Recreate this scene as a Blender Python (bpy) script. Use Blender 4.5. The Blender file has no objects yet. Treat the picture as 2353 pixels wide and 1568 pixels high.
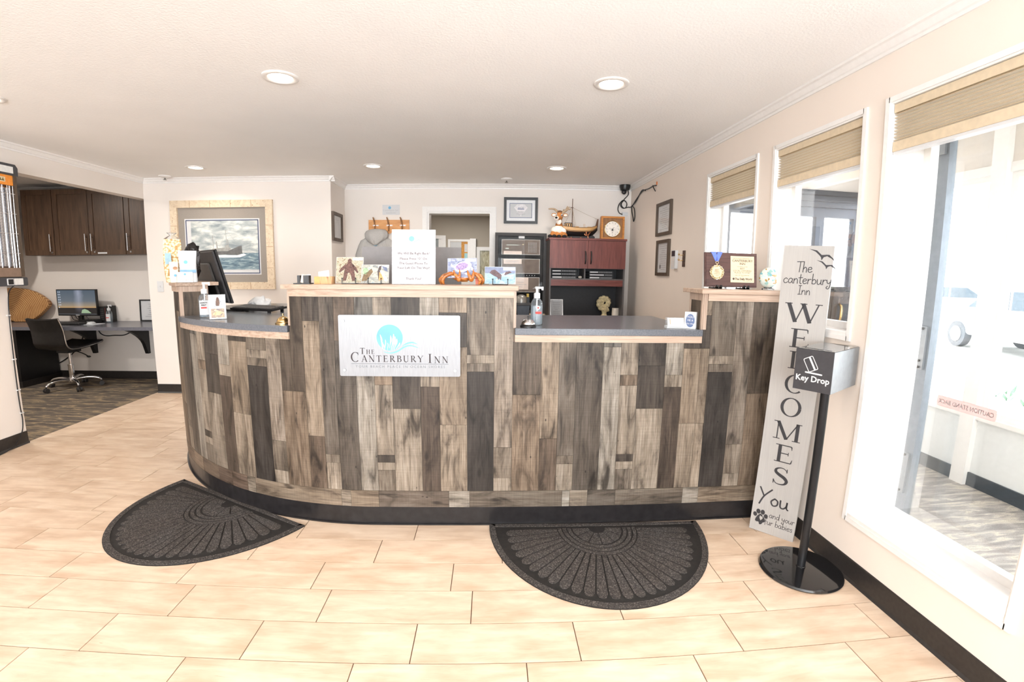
import bpy, bmesh, math, random
from math import sin, cos, pi, radians, atan2, hypot, sqrt
from mathutils import Vector, Matrix, noise
random.seed(7)
SC = bpy.context.scene
COL = SC.collection
D = bpy.data

# ------------------------------------------------------------------ camera
cd = D.cameras.new('camera')
cam = D.objects.new('camera', cd)
COL.objects.link(cam)
SC.camera = cam
# wide-angle lens with its barrel distortion, described by a lens polynomial
cd.type = 'PANO'
cd.sensor_fit = 'HORIZONTAL'
cd.sensor_width = 36.0
cd.clip_start = 0.02
cd.clip_end = 200
cd.panorama_type = 'FISHEYE_LENS_POLYNOMIAL'
cd.fisheye_fov = pi
cd.fisheye_polynomial_k0 = 0.0
cd.fisheye_polynomial_k1 = -5.97437203e-02
cd.fisheye_polynomial_k2 = 1.50622081e-05
cd.fisheye_polynomial_k3 = 4.95310621e-05
cd.fisheye_polynomial_k4 = -9.18620912e-07
EYE = Vector((0.0, 0.0, 1.3776))
cr, cu, cf = Vector((0.99814421, -0.05949799, 0.01296666)), Vector((-0.00435517, 0.14264104, 0.9897649)), Vector((0.0607386, 0.98798458, -0.1421172))
cam.matrix_world = Matrix(((cr.x, cu.x, -cf.x, EYE.x), (cr.y, cu.y, -cf.y, EYE.y), (cr.z, cu.z, -cf.z, EYE.z), (0, 0, 0, 1)))

# ------------------------------------------------------------------ sky, daylight, exposure
W = D.worlds.new('sky')
SC.world = W
W.use_nodes = True
bg = W.node_tree.nodes['Background']
bg.inputs[0].default_value = (0.93, 0.97, 1.0, 1)
bg.inputs[1].default_value = 11.0
SC.view_settings.view_transform = 'Standard'
SC.view_settings.look = 'None'
SC.view_settings.gamma = 1.0
SC.view_settings.use_curve_mapping = False
SC.view_settings.exposure = -0.22

def area(name, loc, rot, sx, sy, power, color=(1, 1, 1), portal=False, shape='RECTANGLE', spread=pi):
    l = D.lights.new(name, 'AREA')
    l.shape = shape
    l.size, l.size_y = sx, sy
    l.energy = power
    l.color = color
    l.spread = spread
    if portal: l.cycles.is_portal = True
    o = D.objects.new(name, l)
    o.location, o.rotation_euler = loc, rot
    COL.objects.link(o)
    return o
# added area light behind the camera, tilted up to brighten the ceiling
area('ceiling_fill_front', (-1.0, -4.1, 1.5), (radians(158), 0, 0), 4.4, 1.9, 600, (0.87, 0.945, 1.0))
# upward light added at the unseen right-hand entrance to brighten the front ceiling
area('ceiling_fill_entry', (1.66, -1.3, 1.15), (0, radians(148), 0), 1.9, 1.9, 250, (0.90, 0.96, 1.0))
# daylight entering the porch from its glazed outer side
area('daylight_porch', (4.6, 2.4, 1.9), (0, radians(90), 0), 2.2, 4.6, 230, (0.97, 0.985, 1.0))

# ------------------------------------------------------------------ helpers
MW = {}
def setm(o, **k):
    for a, b in k.items():
        if b is not None: o[a] = b
def thing(name, label, cat, loc=(0, 0, 0), rz=0.0, group=None, rot=None):
    o = D.objects.new(name, None)
    COL.objects.link(o)
    o.empty_display_size = 0.05
    o.location = loc
    o.rotation_euler = rot if rot else (0, 0, rz)
    MW[o.name] = Matrix.Translation(Vector(loc)) @ o.rotation_euler.to_matrix().to_4x4()
    setm(o, label=label, category=cat, group=group)
    return o
def obj(name, b, m, parent=None, label=None, smooth=None, world=False, cat=None, group=None, kind=None, color=None, bevel=0):
    me = D.meshes.new(name)
    if bevel:
        bmesh.ops.bevel(b, geom=[e for e in b.edges if e.is_manifold and e.calc_face_angle(0) > 0.6], offset=bevel, segments=1, affect='EDGES', clamp_overlap=True)
    b.to_mesh(me)
    b.free()
    ms = m if isinstance(m, (list, tuple)) else [m]
    for x in ms: me.materials.append(x)
    o = D.objects.new(name, me)
    COL.objects.link(o)
    if parent is not None:
        r = parent
        while r.parent: r = r.parent
        if world: me.transform(MW.get(r.name, Matrix()).inverted())
        o.parent = parent
    if smooth is not None:
        me.shade_smooth()
        if smooth < 3.1: me.set_sharp_from_angle(angle=smooth)
    setm(o, label=label, category=cat, group=group, kind=kind)
    if color: o.color = (*lin(color), 1)
    return o
def single(name, b, m, label, cat, loc=(0, 0, 0), rz=0, group=None, **k):
    o = obj(name, b, m, None, label=label, cat=cat, group=group, **k)
    o.location = loc
    o.rotation_euler = (0, 0, rz)
    MW[o.name] = Matrix.Translation(Vector(loc)) @ Matrix.Rotation(rz, 4, 'Z')
    return o
def struct(name, b, m, parent=None, **k):
    return obj(name, b, m, parent, kind=None if parent else 'structure', **k)
def dup(root, loc, rz=0.0, label=None, group=None):
    r = root.copy()
    COL.objects.link(r)
    r.location = loc
    r.rotation_euler = (0, 0, rz)
    MW[r.name] = Matrix.Translation(Vector(loc)) @ Matrix.Rotation(rz, 4, 'Z')
    if label: r['label'] = label
    if group: r['group'] = group
    for ch in list(root.children):
        c = ch.copy(); COL.objects.link(c); c.parent = r
        for g in list(ch.children):
            d = g.copy(); COL.objects.link(d); d.parent = c
    return r
def NB(): return bmesh.new()
I4 = Matrix()
def box(b, x0, x1, y0, y1, z0, z1, M=I4, mi=0):
    v = [b.verts.new(M @ Vector(p)) for p in ((x0, y0, z0), (x1, y0, z0), (x1, y1, z0), (x0, y1, z0), (x0, y0, z1), (x1, y0, z1), (x1, y1, z1), (x0, y1, z1))]
    for f in ((3, 2, 1, 0), (4, 5, 6, 7), (0, 1, 5, 4), (1, 2, 6, 5), (2, 3, 7, 6), (3, 0, 4, 7)):
        q = b.faces.new([v[i] for i in f]); q.material_index = mi
    return b
def bx(x0, x1, y0, y1, z0, z1, M=I4): return box(NB(), x0, x1, y0, y1, z0, z1, M)
def quad(b, pts, mi=0):
    f = b.faces.new([b.verts.new(Vector(p)) for p in pts]); f.material_index = mi
    return f
def prism(b, pts, t0, t1, M=I4, mi=0):
    """polygon pts (u,v) extruded along w from t0 to t1"""
    n = len(pts)
    lo = [b.verts.new(M @ Vector((p[0], p[1], t0))) for p in pts]
    hi = [b.verts.new(M @ Vector((p[0], p[1], t1))) for p in pts]
    fs = [b.faces.new(lo[::-1]), b.faces.new(hi)]
    for i in range(n): fs.append(b.faces.new((lo[i], lo[(i + 1) % n], hi[(i + 1) % n], hi[i])))
    for f in fs: f.material_index = mi
    return b
def poly(b, pts, M=I4, w=0.0, mi=0):
    f = b.faces.new([b.verts.new(M @ Vector((p[0], p[1], w))) for p in pts]); f.material_index = mi
    return b
def lathe(b, prof, n=20, M=I4, mi=0, cap=True):
    rings = []
    for r, z in prof:
        rings.append([b.verts.new(M @ Vector((r * cos(2 * pi * i / n), r * sin(2 * pi * i / n), z))) for i in range(n)] if r > 1e-6 else [b.verts.new(M @ Vector((0, 0, z)))])
    for a, c in zip(rings, rings[1:]):
        for i in range(n):
            j = (i + 1) % n
            if len(a) == 1 and len(c) == 1: continue
            if len(a) == 1: f = b.faces.new((a[0], c[j], c[i]))
            elif len(c) == 1: f = b.faces.new((a[i], a[j], c[0]))
            else: f = b.faces.new((a[i], a[j], c[j], c[i]))
            f.material_index = mi
    if cap:
        if len(rings[0]) > 1: b.faces.new(rings[0][::-1]).material_index = mi
        if len(rings[-1]) > 1: b.faces.new(rings[-1]).material_index = mi
    return b
def frame_to(p0, p1, up=(0, 0, 1)):
    p0, p1 = Vector(p0), Vector(p1)
    z = (p1 - p0).normalized()
    x = Vector(up).cross(z)
    if x.length < 1e-5: x = Vector((1, 0, 0)).cross(z)
    x.normalize(); y = z.cross(x)
    return Matrix(((x.x, y.x, z.x, p0.x), (x.y, y.y, z.y, p0.y), (x.z, y.z, z.z, p0.z), (0, 0, 0, 1)))
def cyl(b, p0, p1, r0, r1=None, n=14, mi=0):
    r1 = r0 if r1 is None else r1
    L = (Vector(p1) - Vector(p0)).length
    return lathe(b, [(r0, 0), (r1, L)], n, frame_to(p0, p1), mi)
def tube(b, pts, r, n=8, mi=0, closed=False):
    pts = [Vector(p) for p in pts]
    rr = r if isinstance(r, (list, tuple)) else [r] * len(pts)
    N = len(pts); rings = []
    prevx = None
    for i, p in enumerate(pts):
        t = (pts[(i + 1) % N] - pts[i - 1]) if closed else (pts[min(i + 1, N - 1)] - pts[max(i - 1, 0)])
        if t.length < 1e-9: t = Vector((0, 0, 1))
        t.normalize()
        x = prevx - t * prevx.dot(t) if prevx else t.orthogonal()
        if x.length < 1e-6: x = t.orthogonal()
        x.normalize(); prevx = x
        y = t.cross(x)
        rings.append([b.verts.new(p + (x * cos(2 * pi * k / n) + y * sin(2 * pi * k / n)) * rr[i]) for k in range(n)])
    for i in range(N if closed else N - 1):
        a, c = rings[i], rings[(i + 1) % N]
        for k in range(n):
            b.faces.new((a[k], a[(k + 1) % n], c[(k + 1) % n], c[k])).material_index = mi
    if not closed:
        b.faces.new(rings[0][::-1]).material_index = mi; b.faces.new(rings[-1]).material_index = mi
    return b
def curve(pts, k=6):
    """Catmull-Rom through pts"""
    P = [Vector(p) for p in pts]; out = []
    for i in range(len(P) - 1):
        a, p, q, c = P[max(i - 1, 0)], P[i], P[i + 1], P[min(i + 2, len(P) - 1)]
        for j in range(k):
            t = j / k
            out.append(0.5 * ((2 * p) + (q - a) * t + (2 * a - 5 * p + 4 * q - c) * t * t + (3 * p - a - 3 * q + c) * t ** 3))
    return out + [P[-1]]
def ball(b, c, r, sx=1, sy=1, sz=1, n=14, M=I4, mi=0):
    m = n // 2
    prof = [(r * sin(pi * i / m), -r * cos(pi * i / m)) for i in range(m + 1)]
    prof[0] = (0, -r); prof[-1] = (0, r)
    return lathe(b, prof, n, M @ Matrix.Translation(Vector(c)) @ Matrix.Diagonal((sx, sy, sz, 1)), mi, False)
def rrect(x0, x1, y0, y1, r, n=4):
    out = []
    for cx, cy, a in ((x1 - r, y0 + r, -90), (x1 - r, y1 - r, 0), (x0 + r, y1 - r, 90), (x0 + r, y0 + r, 180)):
        for i in range(n + 1):
            t = radians(a + 90 * i / n)
            out.append((cx + r * cos(t), cy + r * sin(t)))
    return out
def ell(cx, cy, rx, ry=None, n=24, a=0.0):
    ry = rx if ry is None else ry
    return [(cx + rx * cos(t) * cos(a) - ry * sin(t) * sin(a), cy + rx * cos(t) * sin(a) + ry * sin(t) * cos(a)) for t in (2 * pi * i / n for i in range(n))]
def frm(o, u, v):
    """matrix mapping (a,b,w) to o + a*u + b*v + w*(u x v), u and v made unit"""
    u, v = Vector(u).normalized(), Vector(v).normalized()
    w = u.cross(v)
    return Matrix(((u.x, v.x, w.x, o[0]), (u.y, v.y, w.y, o[1]), (u.z, v.z, w.z, o[2]), (0, 0, 0, 1)))
def front(x, y, z): return frm((x, y, z), (1, 0, 0), (0, 0, 1))   # upright, facing -y
def stroke(b, pts, w, M=I4, z=0.0, mi=0, cap=True):
    """flat pen stroke; w a width or one per point"""
    P = [Vector((p[0], p[1])) for p in pts]
    ww = w if isinstance(w, (list, tuple)) else [w] * len(P)
    L, R = [], []
    for i, p in enumerate(P):
        t = P[min(i + 1, len(P) - 1)] - P[max(i - 1, 0)]
        if t.length < 1e-9: t = Vector((1, 0))
        t.normalize(); n = Vector((-t.y, t.x)) * ww[i] / 2
        L.append(b.verts.new(M @ Vector((*(p + n), z)))); R.append(b.verts.new(M @ Vector((*(p - n), z))))
    for i in range(len(P) - 1):
        b.faces.new((R[i], R[i + 1], L[i + 1], L[i])).material_index = mi
    if cap:
        for i in (0, -1): poly(b, ell(P[i].x, P[i].y, ww[i] / 2, n=8), M, z - 1e-5 if False else z, mi)
    return b

# ------------------------------------------------------------------ materials
def lin(c):
    return tuple((x / 255 / 12.92 if x / 255 <= 0.04045 else ((x / 255 + 0.055) / 1.055) ** 2.4) for x in c)
class NT:
    def __init__(s, name):
        s.m = D.materials.new(name); s.m.use_nodes = True
        s.t = s.m.node_tree; s.p = s.t.nodes['Principled BSDF']
    def n(s, typ, **k):
        x = s.t.nodes.new(typ)
        for a, b in k.items():
            if a.startswith('i_'):
                key = a[2:]; key = int(key) if key.isdigit() else key.replace('_', ' ')
                x.inputs[key].default_value = b
            else: setattr(x, a, b)
        return x
    def l(s, a, b): s.t.links.new(a, b)
    def tex(s, scale=(1, 1, 1), coord='Object', rnd=False):
        tc = s.n('ShaderNodeTexCoord'); mp = s.n('ShaderNodeMapping')
        mp.inputs['Scale'].default_value = scale
        s.l(tc.outputs[coord], mp.inputs[0])
        if rnd:
            oi = s.n('ShaderNodeObjectInfo')
            mu = s.n('ShaderNodeVectorMath', operation='SCALE'); mu.inputs[0].default_value = (37.0, 91.0, 53.0)
            s.l(oi.outputs['Random'], mu.inputs['Scale'])
            s.l(mu.outputs[0], mp.inputs['Location'])
        return mp.outputs[0]
    def noise(s, vec, scale=5, detail=4, rough=0.5, dist=0.0):
        x = s.n('ShaderNodeTexNoise'); x.inputs['Scale'].default_value = scale; x.inputs['Detail'].default_value = detail
        x.inputs['Roughness'].default_value = rough; x.inputs['Distortion'].default_value = dist
        s.l(vec, x.inputs['Vector']); return x.outputs['Fac']
    def ramp(s, fac, stops):
        r = s.n('ShaderNodeValToRGB'); e = r.color_ramp.elements
        while len(e) < len(stops): e.new(0.5)
        for el, (p, c) in zip(e, stops):
            el.position = p; el.color = (*lin(c), 1) if len(c) == 3 else c
        s.l(fac, r.inputs[0]); return r.outputs[0]
    def mix(s, fac, a, b, typ='MIX'):
        m = s.n('ShaderNodeMix', data_type='RGBA', blend_type=typ)
        for sock, v in ((m.inputs[0], fac), (m.inputs[6], a), (m.inputs[7], b)):
            if isinstance(v, (int, float)): sock.default_value = v
            elif isinstance(v, tuple): sock.default_value = (*lin(v), 1) if len(v) == 3 else v
            else: s.l(v, sock)
        return m.outputs[2]
    def math(s, op, a, b=0.0):
        m = s.n('ShaderNodeMath', operation=op)
        for i, v in enumerate((a, b)):
            if isinstance(v, (int, float)): m.inputs[i].default_value = v
            else: s.l(v, m.inputs[i])
        return m.outputs[0]
    def base(s, c):
        if isinstance(c, tuple): s.p.inputs['Base Color'].default_value = (*lin(c), 1)
        else: s.l(c, s.p.inputs['Base Color'])
    def set(s, rough=0.5, metal=0.0, spec=0.5, trans=0.0, ior=1.45, coat=0.0):
        p = s.p
        p.inputs['Roughness'].default_value = rough; p.inputs['Metallic'].default_value = metal
        p.inputs['Specular IOR Level'].default_value = spec; p.inputs['Transmission Weight'].default_value = trans
        p.inputs['IOR'].default_value = ior; p.inputs['Coat Weight'].default_value = coat
    def bump(s, h, strength=0.2, dist=0.002):
        b = s.n('ShaderNodeBump'); b.inputs['Strength'].default_value = strength; b.inputs['Distance'].default_value = dist
        s.l(h, b.inputs['Height']); s.l(b.outputs[0], s.p.inputs['Normal'])
MATS = {}
def mat(name, c=(200, 200, 200), rough=0.5, metal=0.0, spec=0.5, var=0.04, scale=40, bump=0.0, coat=0.0):
    if name in MATS: return MATS[name]
    t = NT(name); t.set(rough, metal, spec, coat=coat)
    v = t.tex()
    f = t.noise(v, scale, 3)
    lo = tuple(max(0, x * (1 - var)) for x in c); hi = tuple(min(255, x * (1 + var)) for x in c)
    t.base(t.ramp(f, [(0.3, lo), (0.7, hi)]))
    if bump: t.bump(f, bump, 0.002)
    MATS[name] = t.m
    return t.m
def wood(name, c0, c1, c2, axis=0, rough=0.45, stretch=14, scale=4.0, coat=0.0):
    if name in MATS: return MATS[name]
    t = NT(name); t.set(rough, coat=coat)
    s = [stretch] * 3; s[axis] = 1.0
    v = t.tex(tuple(s), rnd=True)
    f = t.noise(v, scale, 6, 0.62, 0.6)
    t.base(t.ramp(f, [(0.28, c0), (0.5, c1), (0.74, c2)]))
    t.bump(f, 0.08, 0.001)
    MATS[name] = t.m
    return t.m
def emit(name, c, s):
    if name in MATS: return MATS[name]
    t = NT(name); t.base((0, 0, 0))
    t.p.inputs['Emission Color'].default_value = (*lin(c), 1); t.p.inputs['Emission Strength'].default_value = s
    MATS[name] = t.m
    return t.m
def glass(name, tint=(255, 255, 255), refl=0.08, rough=0.0, opac=0.0, ocol=(255, 255, 255)):
    """thin sheet: see-through with mirror reflections, light passes straight"""
    if name in MATS: return MATS[name]
    t = NT(name)
    tr = t.n('ShaderNodeBsdfTransparent'); tr.inputs[0].default_value = (*lin(tint), 1)
    gl = t.n('ShaderNodeBsdfGlossy'); gl.inputs['Roughness'].default_value = rough
    fr = t.n('ShaderNodeFresnel'); fr.inputs[0].default_value = 1.4
    mx = t.n('ShaderNodeMixShader')
    t.l(t.math('MULTIPLY', fr.outputs[0], refl * 12), mx.inputs[0]); t.l(tr.outputs[0], mx.inputs[1]); t.l(gl.outputs[0], mx.inputs[2])
    out = t.t.nodes['Material Output']; last = mx.outputs[0]
    if opac:
        df = t.n('ShaderNodeBsdfDiffuse'); df.inputs[0].default_value = (*lin(ocol), 1)
        m2 = t.n('ShaderNodeMixShader'); m2.inputs[0].default_value = opac
        t.l(last, m2.inputs[1]); t.l(df.outputs[0], m2.inputs[2]); last = m2.outputs[0]
    t.l(last, out.inputs[0])
    MATS[name] = t.m
    return t.m
def print_mat(name, build, rough=0.35):
    """flat print: build(t, u, v) returns a colour socket; u,v are the sheet's UVs"""
    if name in MATS: return MATS[name]
    t = NT(name); t.set(rough, spec=0.3)
    tc = t.n('ShaderNodeTexCoord'); sp = t.n('ShaderNodeSeparateXYZ'); t.l(tc.outputs['UV'], sp.inputs[0])
    t.uv = tc.outputs['UV']
    t.base(build(t, sp.outputs[0], sp.outputs[1]))
    MATS[name] = t.m
    return t.m
def sheet(pts, M=I4, w=0.0):
    """a flat quad (u0,v0)-(u1,v1) or four points, with 0-1 UVs"""
    b = NB(); uv = b.loops.layers.uv.new('UVMap')
    if len(pts) == 2: (a, c), (d, e) = pts; pts = [(a, c), (d, c), (d, e), (a, e)]
    f = b.faces.new([b.verts.new(M @ Vector((p[0], p[1], w))) for p in pts])
    for lp, q in zip(f.loops, ((0, 0), (1, 0), (1, 1), (0, 1))): lp[uv].uv = q
    return b
def text(b, s, size, M, align='CENTER', w=0.0004, bold=0.0, sx=1.0, font=None, mi=0, space=1.0):
    """lettering in the built-in sans, merged into b as flat faces in frame M (baseline at M's origin)"""
    c = D.curves.new('t', 'FONT'); c.body = s; c.size = size; c.align_x = align; c.offset = bold; c.resolution_u = 2; c.space_character = space
    o = D.objects.new('t', c); COL.objects.link(o)
    me = o.to_mesh()
    vs = [b.verts.new(M @ Vector((v.co.x * sx, v.co.y, w))) for v in me.vertices]
    for p in me.polygons:
        try: b.faces.new([vs[i] for i in p.vertices]).material_index = mi
        except ValueError: pass
    o.to_mesh_clear(); D.objects.remove(o); D.curves.remove(c)
    return b
# shared materials
M_WALL = None
def _paint(name, c, sc=260, st=0.12, rough=0.75):
    t = NT(name); t.set(rough, spec=0.3)
    v = t.tex(); f = t.noise(v, sc, 3); g = t.noise(v, 2.2, 2)
    t.base(t.ramp(g, [(0.3, tuple(x * 0.985 for x in c)), (0.7, c)])); t.bump(f, st, 0.0015)
    MATS[name] = t.m
    return t.m
WALL = _paint('wall_paint', (232, 224, 217))
WALLR = _paint('wall_paint_warm', (234, 222, 211))
CEIL = _paint('ceiling_texture', (250, 249, 248), 95, 0.9, 0.85)
TRIMW = mat('white_trim_paint', (234, 231, 228), 0.4, var=0.01)
BASEB = mat('black_vinyl_base', (44, 40, 38), 0.42, var=0.12, scale=60)
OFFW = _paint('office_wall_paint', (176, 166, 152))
BLACK = mat('black_plastic', (26, 25, 26), 0.35, var=0.1)
DKGREY = mat('dark_grey_plastic', (58, 57, 58), 0.45, var=0.06)
CHROME = mat('chrome', (225, 225, 228), 0.12, 1.0, var=0.02)
BRASS = mat('brass', (196, 166, 116), 0.22, 1.0, var=0.04)
STEEL = mat('brushed_steel', (190, 190, 192), 0.3, 1.0, var=0.05, scale=20)
WHITEP = mat('white_plastic', (212, 212, 213), 0.35, var=0.01)
PAPER = mat('white_paper', (208, 208, 209), 0.7, var=0.01)
INK = mat('black_ink', (30, 28, 30), 0.6, var=0.02)
def tile_mat():
    t = NT('wood_look_tile'); t.set(0.38, spec=0.45)
    v = t.tex((1.6, 9, 9), rnd=True)
    f = t.noise(v, 2.2, 6, 0.6, 0.5)
    v2 = t.tex((1.0, 2.2, 1.0), rnd=True)
    g = t.noise(v2, 4.5, 3, 0.55)
    v3 = t.tex((2.0, 40, 40), rnd=True)
    h = t.noise(v3, 2.5, 5, 0.7, 1.2)
    c1 = t.ramp(f, [(0.25, (196, 169, 144)), (0.48, (216, 192, 168)), (0.7, (227, 207, 185))])
    c2 = t.mix(t.ramp(g, [(0.42, (0, 0, 0)), (0.72, (255, 255, 255))]), c1, (178, 144, 114), 'MIX')
    m = t.mix(0.5, c1, c2)
    k = t.ramp(h, [(0.24, (176, 136, 102)), (0.36, (255, 255, 255))])
    t.base(t.mix(0.6, m, k, 'MULTIPLY'))
    t.bump(f, 0.05, 0.001)
    return t.m
TILE = tile_mat()
GROUT = mat('grout', (104, 80, 62), 0.9)
def plank_mat():
    """weathered boards: base colour from the object's own colour, grain along the board from its UVs"""
    t = NT('weathered_board'); t.set(0.5, spec=0.4)
    tc = t.n('ShaderNodeTexCoord'); mp = t.n('ShaderNodeMapping'); mp.inputs['Scale'].default_value = (34, 2.0, 1)
    t.l(tc.outputs['UV'], mp.inputs[0])
    f = t.noise(mp.outputs[0], 1.6, 7, 0.62, 1.1)
    m2 = t.n('ShaderNodeMapping'); m2.inputs['Scale'].default_value = (11, 2.6, 1); t.l(tc.outputs['UV'], m2.inputs[0])
    g = t.noise(m2.outputs[0], 1.4, 4, 0.6, 0.8)
    m3 = t.n('ShaderNodeMapping'); m3.inputs['Scale'].default_value = (3, 120, 1); t.l(tc.outputs['UV'], m3.inputs[0])
    h = t.noise(m3.outputs[0], 1.2, 3, 0.7)
    # knots
    m4 = t.n('ShaderNodeMapping'); m4.inputs['Scale'].default_value = (9, 3.6, 1); t.l(tc.outputs['UV'], m4.inputs[0])
    vo = t.n('ShaderNodeTexVoronoi'); vo.inputs['Scale'].default_value = 1.0; t.l(m4.outputs[0], vo.inputs['Vector'])
    kn = t.ramp(vo.outputs['Distance'], [(0.05, (60, 48, 40)), (0.13, (255, 255, 255))])
    oi = t.n('ShaderNodeObjectInfo')
    hs = t.n('ShaderNodeHueSaturation'); hs.inputs['Saturation'].default_value = 0.70; hs.inputs['Value'].default_value = 0.72; t.l(oi.outputs['Color'], hs.inputs['Color'])
    c = t.mix(1.0, hs.outputs[0], t.ramp(f, [(0.22, (150, 140, 130)), (0.5, (226, 222, 216)), (0.8, (255, 255, 255))]), 'MULTIPLY')
    c = t.mix(1.0, c, t.ramp(g, [(0.30, (112, 108, 104)), (0.48, (222, 220, 218)), (0.66, (255, 255, 255))]), 'MULTIPLY')
    c = t.mix(0.35, c, t.ramp(h, [(0.3, (190, 186, 182)), (0.6, (255, 255, 255))]), 'MULTIPLY')
    m5 = t.n('ShaderNodeMapping'); m5.inputs['Scale'].default_value = (150, 3.2, 1); t.l(tc.outputs['UV'], m5.inputs[0])
    fg = t.noise(m5.outputs[0], 1.3, 5, 0.7, 0.7)
    c = t.mix(0.75, c, t.ramp(fg, [(0.30, (132, 126, 120)), (0.5, (232, 230, 228)), (0.66, (255, 255, 255))]), 'MULTIPLY')
    m6 = t.n('ShaderNodeMapping'); m6.inputs['Scale'].default_value = (13, 6.5, 1); t.l(tc.outputs['UV'], m6.inputs[0])
    vn = t.n('ShaderNodeTexVoronoi'); vn.inputs['Scale'].default_value = 1.0; t.l(m6.outputs[0], vn.inputs['Vector'])
    c = t.mix(0.8, c, t.ramp(vn.outputs['Distance'], [(0.035, (40, 34, 30)), (0.06, (255, 255, 255))]), 'MULTIPLY')
    c = t.mix(0.7, c, kn, 'MULTIPLY')
    t.base(c); t.bump(f, 0.12, 0.0015)
    return t.m
PLANK = plank_mat()
LWOOD = wood('pale_oak_edge', (150, 126, 108), (176, 152, 134), (194, 172, 154), 0, 0.42, 26, 3.0)
LWOODV = wood('pale_oak_edge_upright', (146, 124, 108), (172, 150, 134), (190, 170, 154), 2, 0.42, 26, 3.0)
WORKTOP = mat('graphite_laminate', (94, 97, 104), 0.22, var=0.1, scale=160)  # base lightened towards blue, standing in for sky reflected on the front edge
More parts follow.
